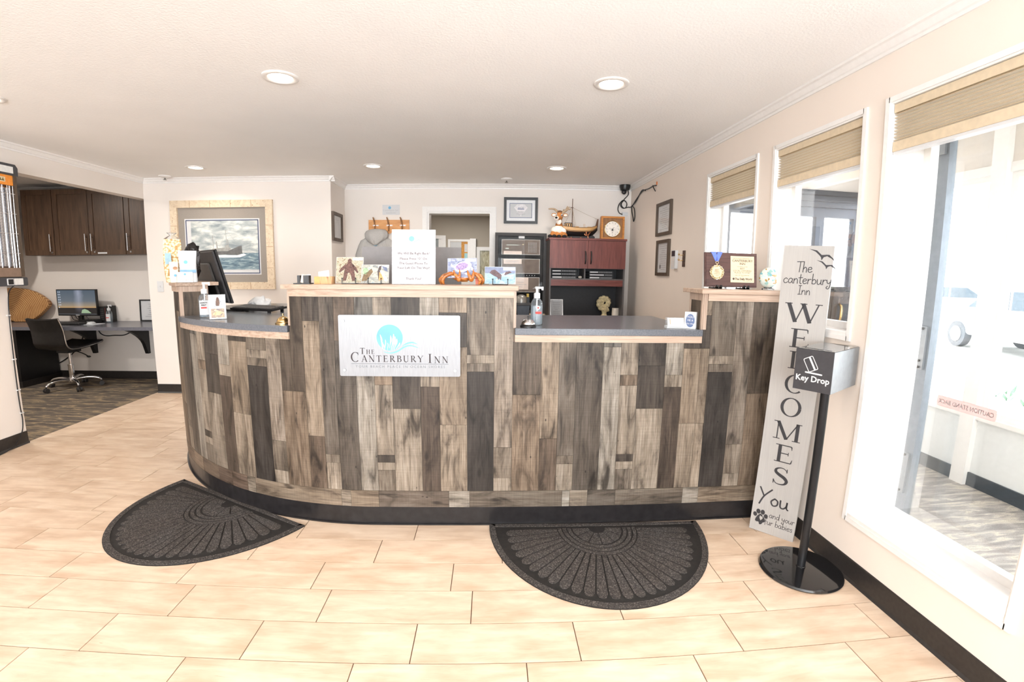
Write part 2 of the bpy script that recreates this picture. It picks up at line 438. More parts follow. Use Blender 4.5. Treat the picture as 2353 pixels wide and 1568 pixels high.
# ------------------------------------------------------------------ lettering drawn as pen strokes
def arcp(cx, cy, rx, ry, a0, a1, n=14):
    return [(cx + rx * cos(radians(a0 + (a1 - a0) * i / n)), cy + ry * sin(radians(a0 + (a1 - a0) * i / n))) for i in range(n + 1)]
def serif_glyph(ch, T=0.15, t=0.05):
    """list of (points, widths), advance"""
    S, sl = [], 0.17
    def stem(x, y0=0.0, y1=1.0, w=T): S.append(([(x, y0), (x, y1)], w))
    def ser(x, y, l=sl): S.append(([(x - l, y), (x + l, y)], 0.045))
    def bowl(cx, cy, rx, ry, a0, a1, thick=T, thin=t, n=18):
        P = arcp(cx, cy, rx, ry, a0, a1, n)
        S.append((P, [thin + (thick - thin) * abs(cos(radians(a0 + (a1 - a0) * i / n))) ** 1.5 for i in range(n + 1)]))
    if ch == 'I': stem(.2); ser(.2, .02); ser(.2, .98); adv = .44
    elif ch == 'T':
        stem(.42); ser(.42, .02); S.append(([(.06, .97), (.78, .97)], .06)); S.append(([(.06, .97), (.04, .78)], [.06, .02])); S.append(([(.78, .97), (.80, .78)], [.06, .02])); adv = .86
    elif ch == 'H':
        for x in (.2, .74): stem(x); ser(x, .02); ser(x, .98)
        S.append(([(.2, .5), (.74, .5)], t)); adv = .98
    elif ch == 'E':
        stem(.2); ser(.14, .02, .12); ser(.14, .98, .12)
        for y, x in ((.975, .66), (.52, .56), (.025, .7)): S.append(([(.2, y), (x, y)], .055))
        S.append(([(.66, .975), (.68, .78)], [.06, .02])); S.append(([(.7, .025), (.74, .25)], [.06, .02])); S.append(([(.56, .62), (.56, .42)], .03)); adv = .8
    elif ch == 'L':
        stem(.2); ser(.2, .98); ser(.14, .02, .12); S.append(([(.2, .025), (.68, .025)], .055)); S.append(([(.68, .025), (.72, .27)], [.06, .02])); adv = .76
    elif ch == 'C':
        bowl(.48, .5, .41, .5, 48, 312, T * 1.05); S.append(([(.77, .98), (.77, .70)], [.03, .06])); adv = .9
    elif ch == 'O': bowl(.48, .5, .41, .5, 0, 360, T * 1.05, n=32); adv = .98
    elif ch == 'A':
        S.append(([(.12, .0), (.45, 1.0)], t)); S.append(([(.45, 1.0), (.80, .0)], T)); S.append(([(.22, .33), (.68, .33)], .05)); ser(.12, .02, .12); ser(.80, .02, .15); adv = .93
    elif ch == 'N':
        stem(.16, w=t); stem(.78, w=t); S.append(([(.13, 1.0), (.78, .0)], T)); ser(.10, .98, .12); ser(.78, .98, .14); ser(.16, .02, .14); adv = .95
    elif ch in 'RB':
        stem(.2); ser(.16, .02, .14); ser(.12, .98, .1)
        y = .5 if ch == 'R' else .53
        S.append(([(.2, .975), (.36, .975)], t)); S.append(([(.2, y), (.36, y)], t)); bowl(.36, (y + .975) / 2, .24, (.975 - y) / 2, 90, -90)
        if ch == 'R': S.append(([(.38, .5), (.78, .02)], [T * .8, T])); ser(.80, .02, .10); adv = .88
        else: S.append(([(.2, .025), (.40, .025)], t)); bowl(.40, (y + .025) / 2, .28, (y - .025) / 2, 90, -90); adv = .78
    elif ch == 'U':
        stem(.2, .3); stem(.74, .3, w=t); ser(.2, .98); ser(.74, .98, .14)
        P = arcp(.47, .32, .27, .32, 180, 360, 16); S.append((P, [T + (t - T) * i / 16 for i in range(17)])); adv = .94
    elif ch == 'Y':
        S.append(([(.1, 1), (.44, .46)], T)); S.append(([(.78, 1), (.44, .46)], t)); stem(.44, 0, .5); ser(.1, .98, .13); ser(.78, .98, .12); ser(.44, .02); adv = .86
    elif ch == 'W':
        S += [([(.1, 1), (.38, 0)], T), ([(.38, 0), (.64, 1)], t), ([(.60, 1), (.88, 0)], T), ([(.88, 0), (1.14, 1)], t)]
        ser(.1, .98, .13); ser(.62, .98, .12); ser(1.14, .98, .12); adv = 1.24
    elif ch == 'M':
        stem(.16, w=t); stem(.94, w=T); S += [([(.15, 1), (.54, .03)], T), ([(.54, .03), (.94, 1)], t)]
        ser(.14, .02, .14); ser(.94, .02, .16); ser(.08, .98, .1); ser(1.0, .98, .1); adv = 1.12
    elif ch == 'S':
        P = curve([(.57, .84, 0), (.44, .965, 0), (.28, .975, 0), (.13, .87, 0), (.13, .70, 0), (.30, .56, 0), (.48, .45, 0), (.60, .28, 0), (.54, .10, 0), (.36, .025, 0), (.17, .06, 0), (.07, .22, 0)], 3)
        n = len(P) - 1; S.append(([(p.x, p.y) for p in P], [.04 + .13 * sin(pi * i / n) ** 3 for i in range(n + 1)])); S.append(([(.57, .98), (.57, .76)], [.03, .05])); S.append(([(.07, .26), (.07, .02)], [.05, .03])); adv = .7
    else: adv = .4
    return S, adv
def serif(b, s, x, y, h, M, small=0.7, gap=0.03, w=0.0005, heavy=1.0, mi=0, measure=False):
    """serif capitals; lower-case letters come out as small capitals. Returns the end x"""
    for ch in s:
        k = h * (small if ch.islower() else 1.0)
        G, adv = serif_glyph(ch.upper(), 0.15 * heavy, 0.05 * heavy)
        if not measure:
            for pts, ww in G:
                stroke(b, [(x + p[0] * k, y + p[1] * k) for p in pts], [q * k for q in ww] if isinstance(ww, (list, tuple)) else ww * k, M, w, mi, False)
        x += (adv + gap) * k
    return x
HAND = {
 'T': ([[(.02, .98), (.6, 1.0)], [(.32, 1.0), (.26, .0)]], .5),
 'I': ([[(.05, .98), (.35, 1.0)], [(.2, 1.0), (.15, .0)], [(.0, .0), (.32, .02)]], .36),
 'Y': ([[(.0, 1.0), (.25, .48)], [(.62, 1.0), (.25, .48), (.05, -.08)]], .58),
 'a': ([[(.40, .42), (.24, .5), (.06, .3), (.10, .05), (.26, .04), (.40, .25), (.42, .46), (.40, .15), (.48, .0)]], .5),
 'b': ([[(.12, 1.0), (.08, .05)], [(.08, .3), (.26, .48), (.42, .30), (.34, .05), (.08, .04)]], .46),
 'c': ([[(.40, .40), (.26, .5), (.06, .3), (.12, .04), (.30, .02), (.44, .12)]], .44),
 'd': ([[(.38, .40), (.22, .48), (.05, .26), (.14, .02), (.34, .12), (.42, .5), (.44, 1.0), (.42, .1), (.48, .0)]], .5),
 'e': ([[(.06, .24), (.36, .32), (.30, .48), (.12, .44), (.05, .2), (.18, .0), (.42, .1)]], .44),
 'f': ([[(.38, .92), (.24, 1.0), (.16, .7), (.12, -.15)], [(.0, .48), (.34, .5)]], .34),
 'h': ([[(.12, 1.0), (.06, .0)], [(.08, .26), (.24, .48), (.36, .36), (.36, .0)]], .44),
 'i': ([[(.08, .48), (.06, .0)], [(.10, .70), (.105, .72)]], .18),
 'n': ([[(.06, .48), (.04, .0)], [(.06, .26), (.22, .48), (.36, .36), (.38, .0)]], .46),
 'o': ([[(.22, .48), (.05, .26), (.16, .02), (.36, .1), (.38, .36), (.22, .48)]], .44),
 'r': ([[(.06, .48), (.05, .0)], [(.06, .28), (.2, .46), (.34, .44)]], .34),
 's': ([[(.32, .42), (.16, .48), (.08, .36), (.28, .18), (.24, .02), (.04, .04)]], .36),
 't': ([[(.18, .9), (.14, .1), (.28, .0)], [(.0, .56), (.36, .6)]], .34),
 'u': ([[(.06, .48), (.08, .08), (.24, .02), (.38, .2), (.40, .48), (.40, .1), (.48, .0)]], .5),
 'y': ([[(.04, .48), (.08, .22), (.22, .14), (.36, .3)], [(.40, .5), (.34, -.1), (.2, -.38), (.02, -.28), (.14, -.12)]], .46)}
def hand(b, s, x, y, h, M, pen=0.10, w=0.0006, mi=0, measure=False, gap=0.02):
    for ch in s:
        G, adv = HAND.get(ch, ([], .26))
        if not measure:
            for g in G:
                P = curve([(p[0], p[1], 0) for p in g], 4) if len(g) > 2 else [Vector((*p, 0)) for p in g]
                stroke(b, [(x + p.x * h, y + p.y * h) for p in P], pen * h, M, w, mi, True)
        x += (adv + gap) * h
    return x
# ================================================================== the setting
H = 2.395           # ceiling height
XR, XL = 1.704, -3.75
YP = 5.27           # wall with the painting
BW0, BW1 = Vector((-1.65, 5.80, 0)), Vector((1.704, 5.53, 0))   # back wall runs slightly skew
BWD = (BW1 - BW0).normalized()
BWF = frm(BW0, BWD, (0, 0, 1))         # u along the back wall, v up, w towards the lobby
def bw(x): return (x - BW0.x) / BWD.x  # back-wall u for a world x

# --- floor: slab, then every tile a piece of its own
fb = bx(XL - 0.02, XR, -4.2, 5.9, -0.06, -0.0035)
floor = struct('floor', fb, GROUT)
TA = -0.0183
TM = Matrix.Rotation(TA, 4, 'Z')
TW, TH, TY0 = 0.6195, 0.20577, 1.4465
OFF = {-1: -0.49, 0: -0.29, 1: -0.079, 2: -0.176, 3: -0.563, 4: -0.4}
def clip_poly(P, axis, val, keep_less):
    out = []
    for i in range(len(P)):
        a, c = P[i], P[(i + 1) % len(P)]
        ina, inc = ((a[axis] <= val) if keep_less else (a[axis] >= val)), ((c[axis] <= val) if keep_less else (c[axis] >= val))
        if ina: out.append(a)
        if ina != inc:
            t = (val - a[axis]) / (c[axis] - a[axis]); out.append((a[0] + (c[0] - a[0]) * t, a[1] + (c[1] - a[1]) * t))
    return out
tile_me = None
def in_counter(x, y):
    if x > -0.6: return y > 2.62 + 0.0
    return hypot(x + 0.571, y - 4.361) < 1.75 or (x > -0.6)
rr = random.Random(3)
for r in range(-3, 20):
    off = OFF.get(r, rr.choice([-0.49, -0.29, -0.079, -0.37, -0.2]))
    y0, y1 = TY0 + r * TH, TY0 + (r + 1) * TH
    k = -7
    while True:
        x0 = off + k * TW; x1 = x0 + TW; k += 1
        if x0 > XR + 0.1: break
        if x1 < XL - 0.1: continue
        cx, cy, _ = TM @ Vector(((x0 + x1) / 2, (y0 + y1) / 2, 0))
        if all(in_counter(*(TM @ Vector((x, y, 0))).xy) for x, y in ((x0, y0), (x1, y0), (x0, y1), (x1, y1))): continue
        if cy > 5.45: continue
        g = 0.0019
        P = [tuple((TM @ Vector(p)).xy) for p in ((x0 + g, y0 + g, 0), (x1 - g, y0 + g, 0), (x1 - g, y1 - g, 0), (x0 + g, y1 - g, 0))]
        whole = min(p[0] for p in P) > XL - 0.02 and max(p[0] for p in P) < XR and max(p[1] for p in P) < YP
        if whole:
            if tile_me is None:
                b = NB(); w2, h2 = TW / 2 - g, TH / 2 - g
                prism(b, [(-w2, -h2), (w2, -h2), (w2, h2), (-w2, h2)], -0.006, -0.0005)
                prism(b, [(-w2 + .001, -h2 + .001), (w2 - .001, -h2 + .001), (w2 - .001, h2 - .001), (-w2 + .001, h2 - .001)], -0.001, 0.0)
                tile_me = D.meshes.new('tile'); b.to_mesh(tile_me); b.free(); tile_me.materials.append(TILE)
            o = D.objects.new('tile', tile_me); COL.objects.link(o)
            o.location = (cx, cy, 0); o.rotation_euler = (0, 0, TA); o.parent = floor
        else:
            for ax, v, less in ((0, XL - 0.02, False), (0, XR, True), (1, YP, True)):
                if P: P = clip_poly(P, ax, v, less)
            if len(P) < 3: continue
            P = [(p[0] - cx, p[1] - cy) for p in P]
            o = obj('tile', prism(NB(), P, -0.006, 0.0), TILE, floor); o.location = (cx, cy, 0)

struct('floor_staff', bx(-1.62, XR, 2.72, 5.75, -0.0034, 0.0006), mat('staff_floor_bounce', (214, 190, 164), 0.45, var=.03, scale=3))  # unseen pale floor added to bounce light up to the rear ceiling
def carpet(name, c0, c1, c2):
    t = NT(name); t.set(0.95, spec=0.1)
    tc = t.n('ShaderNodeTexCoord'); mp = t.n('ShaderNodeMapping'); mp.inputs['Rotation'].default_value = (0, 0, 0.16); mp.inputs['Scale'].default_value = (2.6, 15, 1)
    t.l(tc.outputs['Object'], mp.inputs[0])
    f = t.noise(mp.outputs[0], 1.6, 3, 0.5, 0.8)
    mp2 = t.n('ShaderNodeMapping'); mp2.inputs['Scale'].default_value = (60, 260, 1); t.l(tc.outputs['Object'], mp2.inputs[0])
    g = t.noise(mp2.outputs[0], 2, 2, 0.6)
    a = t.ramp(f, [(0.35, c0), (0.53, c1), (0.60, c2), (0.66, c1)])
    t.base(t.mix(0.55, a, t.ramp(g, [(0.3, (120, 116, 112)), (0.65, (255, 255, 255))]), 'MULTIPLY'))
    t.bump(g, 0.6, 0.004)
    return t.m
CARPET = carpet('streaked_carpet', (100, 92, 86), (126, 115, 104), (184, 162, 130))
CARPET2 = carpet('porch_carpet', (150, 143, 140), (180, 172, 166), (212, 200, 184))
struct('floor_alcove', bx(-7.2, XL - 0.02, 1.2, 6.1, -0.06, 0.001), CARPET)
struct('floor_porch', bx(XR + 0.2, 3.5, -2.2, 4.1, -0.06, 0.0), CARPET2)
struct('floor_office', bx(-2.6, 1.7, 5.9, 8.2, -0.06, 0.0), CARPET)

# --- ceilings
struct('ceiling', bx(XL, XR, -4.2, 5.95, H, H + 0.1), CEIL)
struct('ceiling_alcove', bx(-7.2, XL - 0.12, 1.2, 6.1, 2.45, 2.55), CEIL)
struct('ceiling_porch', bx(XR + 0.15, 3.5, -2.2, 4.1, 2.45, 2.55), TRIMW)
struct('ceiling_office', bx(-2.6, 1.7, 5.86, 8.2, 2.3, 2.4), CEIL)

# --- walls
WIN = ((1, 2.888, 3.553, 1.12, 2.135), (2, 2.003, 2.690, 1.115, 2.135), (3, 1.115, 1.862, 0.285, 2.135))
b = NB(); T = 0.15; HT = H + 0.1
ys = [-4.2, 1.115, 1.862, 2.003, 2.690, 2.888, 3.553, 5.75]
for i in range(7):
    a, c = ys[i], ys[i + 1]
    w = next((w for w in WIN if abs(w[1] - a) < 1e-6), None)
    if w is None: box(b, XR, XR + T, a, c, 0, HT)
    else:
        box(b, XR, XR + T, a, c, 0, w[3]); box(b, XR, XR + T, a, c, w[4], HT)
struct('wall_right', b, WALLR)
b = NB()
box(b, XL - 0.12, XL, -4.2, 3.59, 0, HT)
struct('wall_left', b, WALL)
struct('trim_1', bx(XL - 0.12, XL, 3.59, 5.39, 2.18, HT), WALL)          # beam over the alcove opening
struct('wall_middle', bx(XL, -1.65, YP, YP + 0.12, 0, HT), WALL)
struct('wall_return', bx(-1.77, -1.65, YP + 0.12, 5.82, 0, HT), WALL)
b = NB(); u0, u1, L = bw(-0.655), bw(0.085), (BW1 - BW0).length
for a, c, z0, z1 in ((-0.12, u0, 0, HT), (u1, L, 0, HT), (u0, u1, 2.075, HT)):
    box(b, a, c, z0, z1, -0.12, 0, BWF)
struct('wall_back', b, WALL)
struct('wall_alcove_back', bx(-7.2, -3.5, 5.98, 6.1, 0, 2.55), WALL)
struct('wall_alcove_side', bx(-3.66, -3.5, 5.39, 5.98, 0, 2.55), WALL)
struct('wall_alcove_left', bx(-7.3, -7.2, 1.2, 6.1, 0, 2.55), WALL)
struct('wall_alcove_front', bx(-7.2, XL - 0.12, 1.1, 1.2, 0, 2.55), WALL)
# front of the lobby, behind the viewer: a low wall, piers and wide window openings
b = NB()
for x0, x1, z0, z1 in ((XL - 0.12, XR + 0.15, 0, 0.5), (XL - 0.12, XR + 0.15, 2.5, HT + 0.1), (XL - 0.12, -3.3, 0.5, 2.5), (1.3, XR + 0.15, 0.5, 2.5), (-1.1, -0.9, 0.5, 2.5)):
    box(b, x0, x1, -4.3, -4.2, z0, z1)
struct('wall_front', b, WALL)
# office beyond the doorway
struct('wall_office_back', bx(-2.6, 1.7, 8.0, 8.1, 0, 2.4), OFFW)
struct('wall_office_left', bx(-2.7, -2.6, 5.95, 8.1, 0, 2.4), OFFW)
struct('wall_office_right', bx(1.7, 1.8, 5.75, 8.1, 0, 2.4), OFFW)

# --- crown moulding, one straight run per wall
CP = [(0, 0), (0, -0.052), (0.008, -0.052), (0.010, -0.040), (0.018, -0.036), (0.034, -0.014), (0.046, -0.010), (0.050, 0)]
def crown(n, p0, p1, z):
    p0, p1 = Vector((*p0, z)), Vector((*p1, z)); d = (p1 - p0)
    M = frm(p0, d.cross(Vector((0, 0, 1))).normalized() * -1, (0, 0, 1))   # u out of the wall
    w = M.to_3x3() @ Vector((0, 0, 1)); Ln = d.length
    prism(bb := NB(), CP, 0, Ln if w.dot(d) > 0 else -Ln, M)
    bmesh.ops.recalc_face_normals(bb, faces=bb.faces)
    struct('trim_%d' % n, bb, TRIMW)
crown(2, (XR, -4.2), (XR, 5.53), H)
crown(3, (BW1.x, BW1.y), (BW0.x, BW0.y), H)
crown(4, (-1.65, 5.80), (-1.65, YP - 0.05), H)
crown(5, (-1.60, YP), (XL, YP), H)
crown(6, (XL, YP), (XL, -4.2), H)
crown(7, (-3.66, 5.98), (-7.2, 5.98), 2.45)

# --- baseboards: black cove base with a small toe
def baseb(name, p0, p1, h=0.103):
    p0, p1 = Vector((*p0, 0)), Vector((*p1, 0)); d = p1 - p0
    M = frm(p0, d.cross(Vector((0, 0, 1))).normalized() * -1, (0, 0, 1))
    w = M.to_3x3() @ Vector((0, 0, 1)); Ln = d.length
    prism(bb := NB(), [(0, 0.0005), (0.016, 0.0005), (0.016, 0.004), (0.008, 0.014), (0.006, h - 0.004), (0.004, h), (0, h)], 0, Ln if w.dot(d) > 0 else -Ln, M)
    bmesh.ops.recalc_face_normals(bb, faces=bb.faces)
    struct(name, bb, BASEB)
baseb('baseboard_right', (XR, -4.2), (XR, 2.41))
baseb('baseboard_left', (XL, 3.59), (XL, -4.2))
baseb('baseboard_left_end', (XL - 0.12, 3.59), (XL, 3.59))
baseb('baseboard_middle', (-2.2, YP), (XL, YP))
baseb('baseboard_middle_end', (XL, YP), (XL, YP + 0.12))
baseb('baseboard_alcove', (-3.66, 5.98), (-6.7, 5.98), 0.10)

# --- the three windows of the right wall
PANE = glass('window_glass', (252, 252, 252), 0.035)
for n, y0, y1, z0, z1 in WIN:
    dp = 0.215 if n == 3 else T
    b = NB(); t = 0.012
    box(b, XR - 0.004, XR + dp, y0, y0 + t, z0, z1); box(b, XR - 0.004, XR + dp, y1 - t, y1, z0, z1)
    box(b, XR - 0.004, XR + dp, y0 + t, y1 - t, z1 - t, z1)
    win = struct('window_%d' % n, b, TRIMW)
    obj('sill', bx(XR - 0.008, XR + dp, y0 + t, y1 - t, z0, z0 + 0.022), TRIMW, win)
    b = NB()                                   # narrow bead round the opening
    e = 0.018
    for q in ((y0 - e, y0 + .004, z0 - e, z1 + e), (y1 - .004, y1 + e, z0 - e, z1 + e), (y0, y1, z1 - .004, z1 + e), (y0, y1, z0 - e, z0 + .004)):
        box(b, XR - 0.010, XR + 0.002, *q)
    obj('bead', b, TRIMW, win)
    b = NB(); f = 0.034; xg = XR + dp - 0.045
    for q in ((y0 + t, y0 + t + f, z0 + .022, z1 - t), (y1 - t - f, y1 - t, z0 + .022, z1 - t), (y0 + t + f, y1 - t - f, z1 - t - f, z1 - t), (y0 + t + f, y1 - t - f, z0 + .022, z0 + .022 + f)):
        box(b, xg, xg + 0.042, *q)
    obj('sash', b, TRIMW, win, bevel=0.003)
    obj('pane', bx(xg + 0.018, xg + 0.022, y0 + t + f - .004, y1 - t - f + .004, z0 + 0.05, z1 - t - f + .004), PANE, win)
# --- back doorway: casing and jamb
b = NB(); M = BWF
ca, cb = bw(-0.655), bw(0.085)
for q in ((ca - 0.062, ca, 0, 2.137), (cb, cb + 0.062, 0, 2.137), (ca, cb, 2.075, 2.137)):
    box(b, q[0], q[1], q[2], q[3], 0, 0.014, M)
    box(b, q[0] + 0.012, q[1] - 0.012, q[2] + (0.012 if q[2] > 1 else 0), q[3] - 0.012, 0.014, 0.022, M)
for q in ((ca - .001, ca + 0.016, 0, 2.059), (cb - 0.016, cb + .001, 0, 2.059), (ca, cb, 2.059, 2.076)):
    box(b, *q, -0.13, 0.001, M)
struct('door_1', b, TRIMW)
# white door casing and pane-lit opening far inside the office
b = NB()
for q in ((-1.3, -0.68, 1.92, 1.975), (-0.68, -0.62, 0, 1.975)): box(b, q[0], q[1], 7.96, 8.0, q[2], q[3])
box(b, -0.74, -0.68, 7.975, 8.0, 0, 1.92)
d2 = struct('door_2', b, TRIMW)
obj('leaf', bx(-1.3, -0.74, 7.985, 8.0, 0, 1.92), mat('grey_door', (150, 156, 156), 0.5), d2)
# office window with the garden behind
b = NB()
for q in ((-0.12, 0.24, 1.735, 1.795), (-0.12, -0.06, 0.9, 1.735), (0.18, 0.24, 0.9, 1.735), (-0.12, 0.24, 0.9, 0.95)): box(b, q[0], q[1], 7.95, 8.0, q[2], q[3])
w4 = struct('window_4', b, TRIMW)
def _garden(t, u, v):
    n = t.noise(t.uv, 6, 5, 0.65, 1.0)
    return t.ramp(n, [(0.3, (112, 104, 72)), (0.5, (160, 150, 112)), (0.68, (206, 200, 168))])
obj('pane', sheet(((-0.07, 0.94), (0.19, 1.74)), front(0, 7.985, 0)), print_mat('garden_view', _garden, 0.2), w4)

# --- porch: low wall, posts, outer glazing, far wall with the entrance header
struct('wall_porch_outer', bx(3.36, 3.48, -2.2, 4.1, 0, 0.47), mat('porch_wall_paint', (226, 228, 228), 0.6, var=0.01))
b = NB(); box(b, 3.345, 3.36, -2.2, 3.95, 0, 0.092)
struct('baseboard_porch', b, mat('slate_vinyl_base', (62, 70, 78), 0.4))
struct('trim_8', bx(3.33, 3.50, -2.2, 3.95, 0.47, 0.50), TRIMW)
struct('wall_porch_header', bx(3.36, 3.44, -2.2, 4.1, 2.17, 2.5), mat('porch_header_paint', (216, 208, 200), 0.6, var=0.01))
for i, y in enumerate((2.69, 1.55, 0.4, -0.8)):
    struct('trim_%d' % (9 + i), bx(3.315, 3.42, y - 0.05, y + 0.05, 0.0, 2.45), TRIMW)
b = NB(); box(b, 3.35, 3.42, -2.2, 3.95, 2.11, 2.17)
struct('trim_13', b, TRIMW)
for i, (a, c) in enumerate(((2.74, 3.93), (1.6, 2.64), (0.45, 1.5), (-0.75, 0.35))):
    b = NB()
    for q in ((a, a + .04, .5, 2.11), (c - .04, c, .5, 2.11), (a + .04, c - .04, 2.07, 2.11), (a + .04, c - .04, .5, .54)): box(b, 3.37, 3.41, *q)
    w = struct('window_%d' % (5 + i), b, TRIMW)
    obj('pane', bx(3.388, 3.392, a + .04, c - .04, .54, 2.07), PANE, w)
BRONZE = mat('bronze_anodised', (72, 78, 88), 0.38, 0.5)
b = NB()
box(b, XR + T, 2.05, 3.93, 4.05, 0, 2.5); box(b, 2.05, 3.36, 3.93, 4.05, 2.16, 2.5)
struct('wall_porch_far', b, mat('porch_far_paint', (236, 232, 226), 0.6, var=0.01))
b = NB()
for z0, z1, d in ((2.115, 2.155, 0.02), (2.06, 2.11, 0.0), (2.01, 2.055, 0.01)): box(b, 2.05, 3.36, 3.93 - d - 0.02, 4.02, z0, z1)
box(b, 2.05, 3.36, 3.94, 4.0, 1.93, 2.01)
for x0, x1 in ((2.05, 2.10), (2.92, 3.0), (2.62, 2.66), (3.3, 3.36)): box(b, x0, x1, 3.94, 4.0, 0.0, 1.93)
d3 = struct('door_3', b, BRONZE)
obj('pane', bx(2.10, 3.30, 3.966, 3.970, 0.05, 1.93), PANE, d3)
obj('rail', bx(2.10, 3.30, 3.945, 3.995, 0.0, 0.09), BRONZE, d3)
# open sliding leaf parked beyond window 3
b = NB()
box(b, 2.03, 2.07, 1.872, 1.985, 0.02, 2.12); box(b, 2.03, 2.07, 0.9, 1.872, 2.05, 2.12)
box(b, 2.03, 2.07, 0.9, 1.872, 0.02, 0.06)
lf = struct('door_4', b, mat('slate_anodised', (118, 126, 136), 0.4, 0.45), bevel=0.002)
obj('pane', bx(2.048, 2.052, 0.9, 1.875, 0.06, 2.05), glass('door_glass', (250, 252, 252), 0.05), lf)
b = NB()
for z in (0.47, 1.08, 2.0): box(b, 2.018, 2.031, 1.885, 1.925, z - 0.1 if z < 2 else z - .05, z + 0.1 if z < 2 else z + .1)
obj('latch_plate', b, mat('grey_anodised', (140, 146, 152), 0.35, 0.6), lf)
b = NB()
for z in (0.38, 0.56, 0.99, 1.17, 1.02): cyl(b, (2.012, 1.905, z), (2.019, 1.905, z), 0.006, n=8)
obj('screw', b, BLACK, lf)

# --- ground and street beyond
struct('ground', bx(3.5, 40, -25, 40, -0.2, -0.12), mat('pale_concrete', (190, 188, 184), 0.9, var=0.05, scale=2))
# ================================================================== reception counter
PA = Vector((1.704, 2.406)); PD = Vector((-0.99988464, 0.01518922)); PN = Vector((0.01518922, 0.99988464))
PL, PR = 2.30427, 1.92
PC = PA + PD * PL + PN * PR
def cp(s, off=0.0):
    """point on the counter front at path length s from the right wall; off > 0 towards the lobby"""
    if s <= PL: return PA + PD * s - PN * off
    a = (s - PL) / PR
    return PC + (PD * sin(a) - PN * cos(a)) * (PR + off)
def steps(s0, s1, d=0.06):
    if s1 <= PL + 1e-6: return [s0, s1]
    n = max(1, int(math.ceil((s1 - max(s0, PL)) / d)))
    out = [s0] if s0 < PL else []
    return out + [max(s0, PL) + (s1 - max(s0, PL)) * i / n for i in range(n + 1)]
def band(b, s0, s1, z0, z1, o0, o1, mi=0, uvl=None, uvo=(0, 0), horiz=False):
    """solid strip following the counter front between offsets o0 (outer) and o1 (inner)"""
    R = []
    for s in steps(s0, s1):
        p, q = cp(s, o0), cp(s, o1)
        R.append((s, [b.verts.new((*p, z0)), b.verts.new((*p, z1)), b.verts.new((*q, z1)), b.verts.new((*q, z0))]))
    F = []
    for (sa, a), (sc, c) in zip(R, R[1:]):
        for i in range(4):
            f = b.faces.new((a[i], a[(i + 1) % 4], c[(i + 1) % 4], c[i])); f.material_index = mi
            if uvl:
                zz = ((z0, z1, z1, z0), (z1, z1, z1, z1), (z1, z0, z0, z1), (z0, z0, z0, z0))[i]
                for lp, (s, z) in zip(f.loops, ((sa, zz[0]), (sa, zz[1]), (sc, zz[2]), (sc, zz[3]))):
                    lp[uvl].uv = ((z + uvo[0], s + uvo[1]) if horiz else (s + uvo[0], z + uvo[1]))
    b.faces.new(R[0][1][::-1]).material_index = mi; b.faces.new(R[-1][1]).material_index = mi
    bmesh.ops.recalc_face_normals(b, faces=b.faces)
    return b
ctr = thing('reception_counter', 'long curved reception counter clad in weathered wood boards with stepped heights', 'counter', (0.2, 2.43, 0))
S1, S2, S3, S4, S5 = 0.542, 1.541, 2.728, 3.813, 4.75
HI, LO = 1.287, 1.061
b = NB()
for a, c, zt in ((0.004, S1, HI), (S1, S2, LO), (S2, S3, HI), (S3, S4, LO), (S4, S5, HI)):
    band(b, a, c, 0.02, zt, -0.008, -0.17)
obj('body', b, mat('counter_core', (120, 104, 90), 0.6), ctr, world=True)
b = NB(); band(b, 0.004, S5, 0.0008, 0.104, 0.001, -0.012); band(b, 0.004, S5, 0.0008, 0.008, 0.012, 0.0005)
obj('kick_board', b, mat('black_kick_vinyl', (34, 32, 33), 0.3, var=0.2, scale=25), ctr, world=True)
tn, tl, lt, gy, dk, br, pk, wt, gt = (176, 148, 118), (192, 168, 140), (208, 190, 168), (146, 132, 118), (104, 92, 82), (138, 114, 92), (196, 178, 160), (216, 206, 192), (162, 146, 128)
dd = (88, 80, 76)
CO = {1: ((.742, tn), (1.3, (126, 108, 90))), 2: ((.5, br), (1.123, tl), (1.3, dk)), 3: ((.355, lt), (.402, gt), (1.3, gy)),
      4: ((1.022, (122, 110, 98)), (1.3, br)), 5: ((1.0, wt), (1.3, (160, 156, 150))), 6: ((.319, gt), (.364, lt), (.406, dk), (.792, lt), (.85, tn), (1.3, lt)),
      7: ((.664, lt), (.9, dk), (1.3, (112, 100, 90))), 8: ((.783, (120, 100, 84)), (.85, lt), (1.3, wt)), 9: ((.577, (206, 184, 158)), (.994, tl), (1.172, dk), (1.3, tl)),
      10: ((.865, dd), (.909, gt), (.954, lt), (1.3, gt)), 11: ((.276, lt), (.451, (178, 160, 140)), (1.3, pk))}
SB = [.006, .013, .108, .253, .351, .491, .636, .734, .883, .979, 1.074, 1.215, 1.306, 1.401, 1.549, 1.646, 1.787, 1.931, 2.029, 2.175, 2.269, 2.364, 2.474, 2.554, 2.65, 2.795, 2.889, 3.031, 3.18, 3.288, 3.439, 3.537, 3.646, 3.786, 3.88, 3.975, 4.12, 4.22, 4.36, 4.5, 4.6, 4.75]
ck = 3
rk = random.Random(11)
def topz(s): return 1.249 if (s < S1 or S2 < s < S3 or s > S4) else 1.023
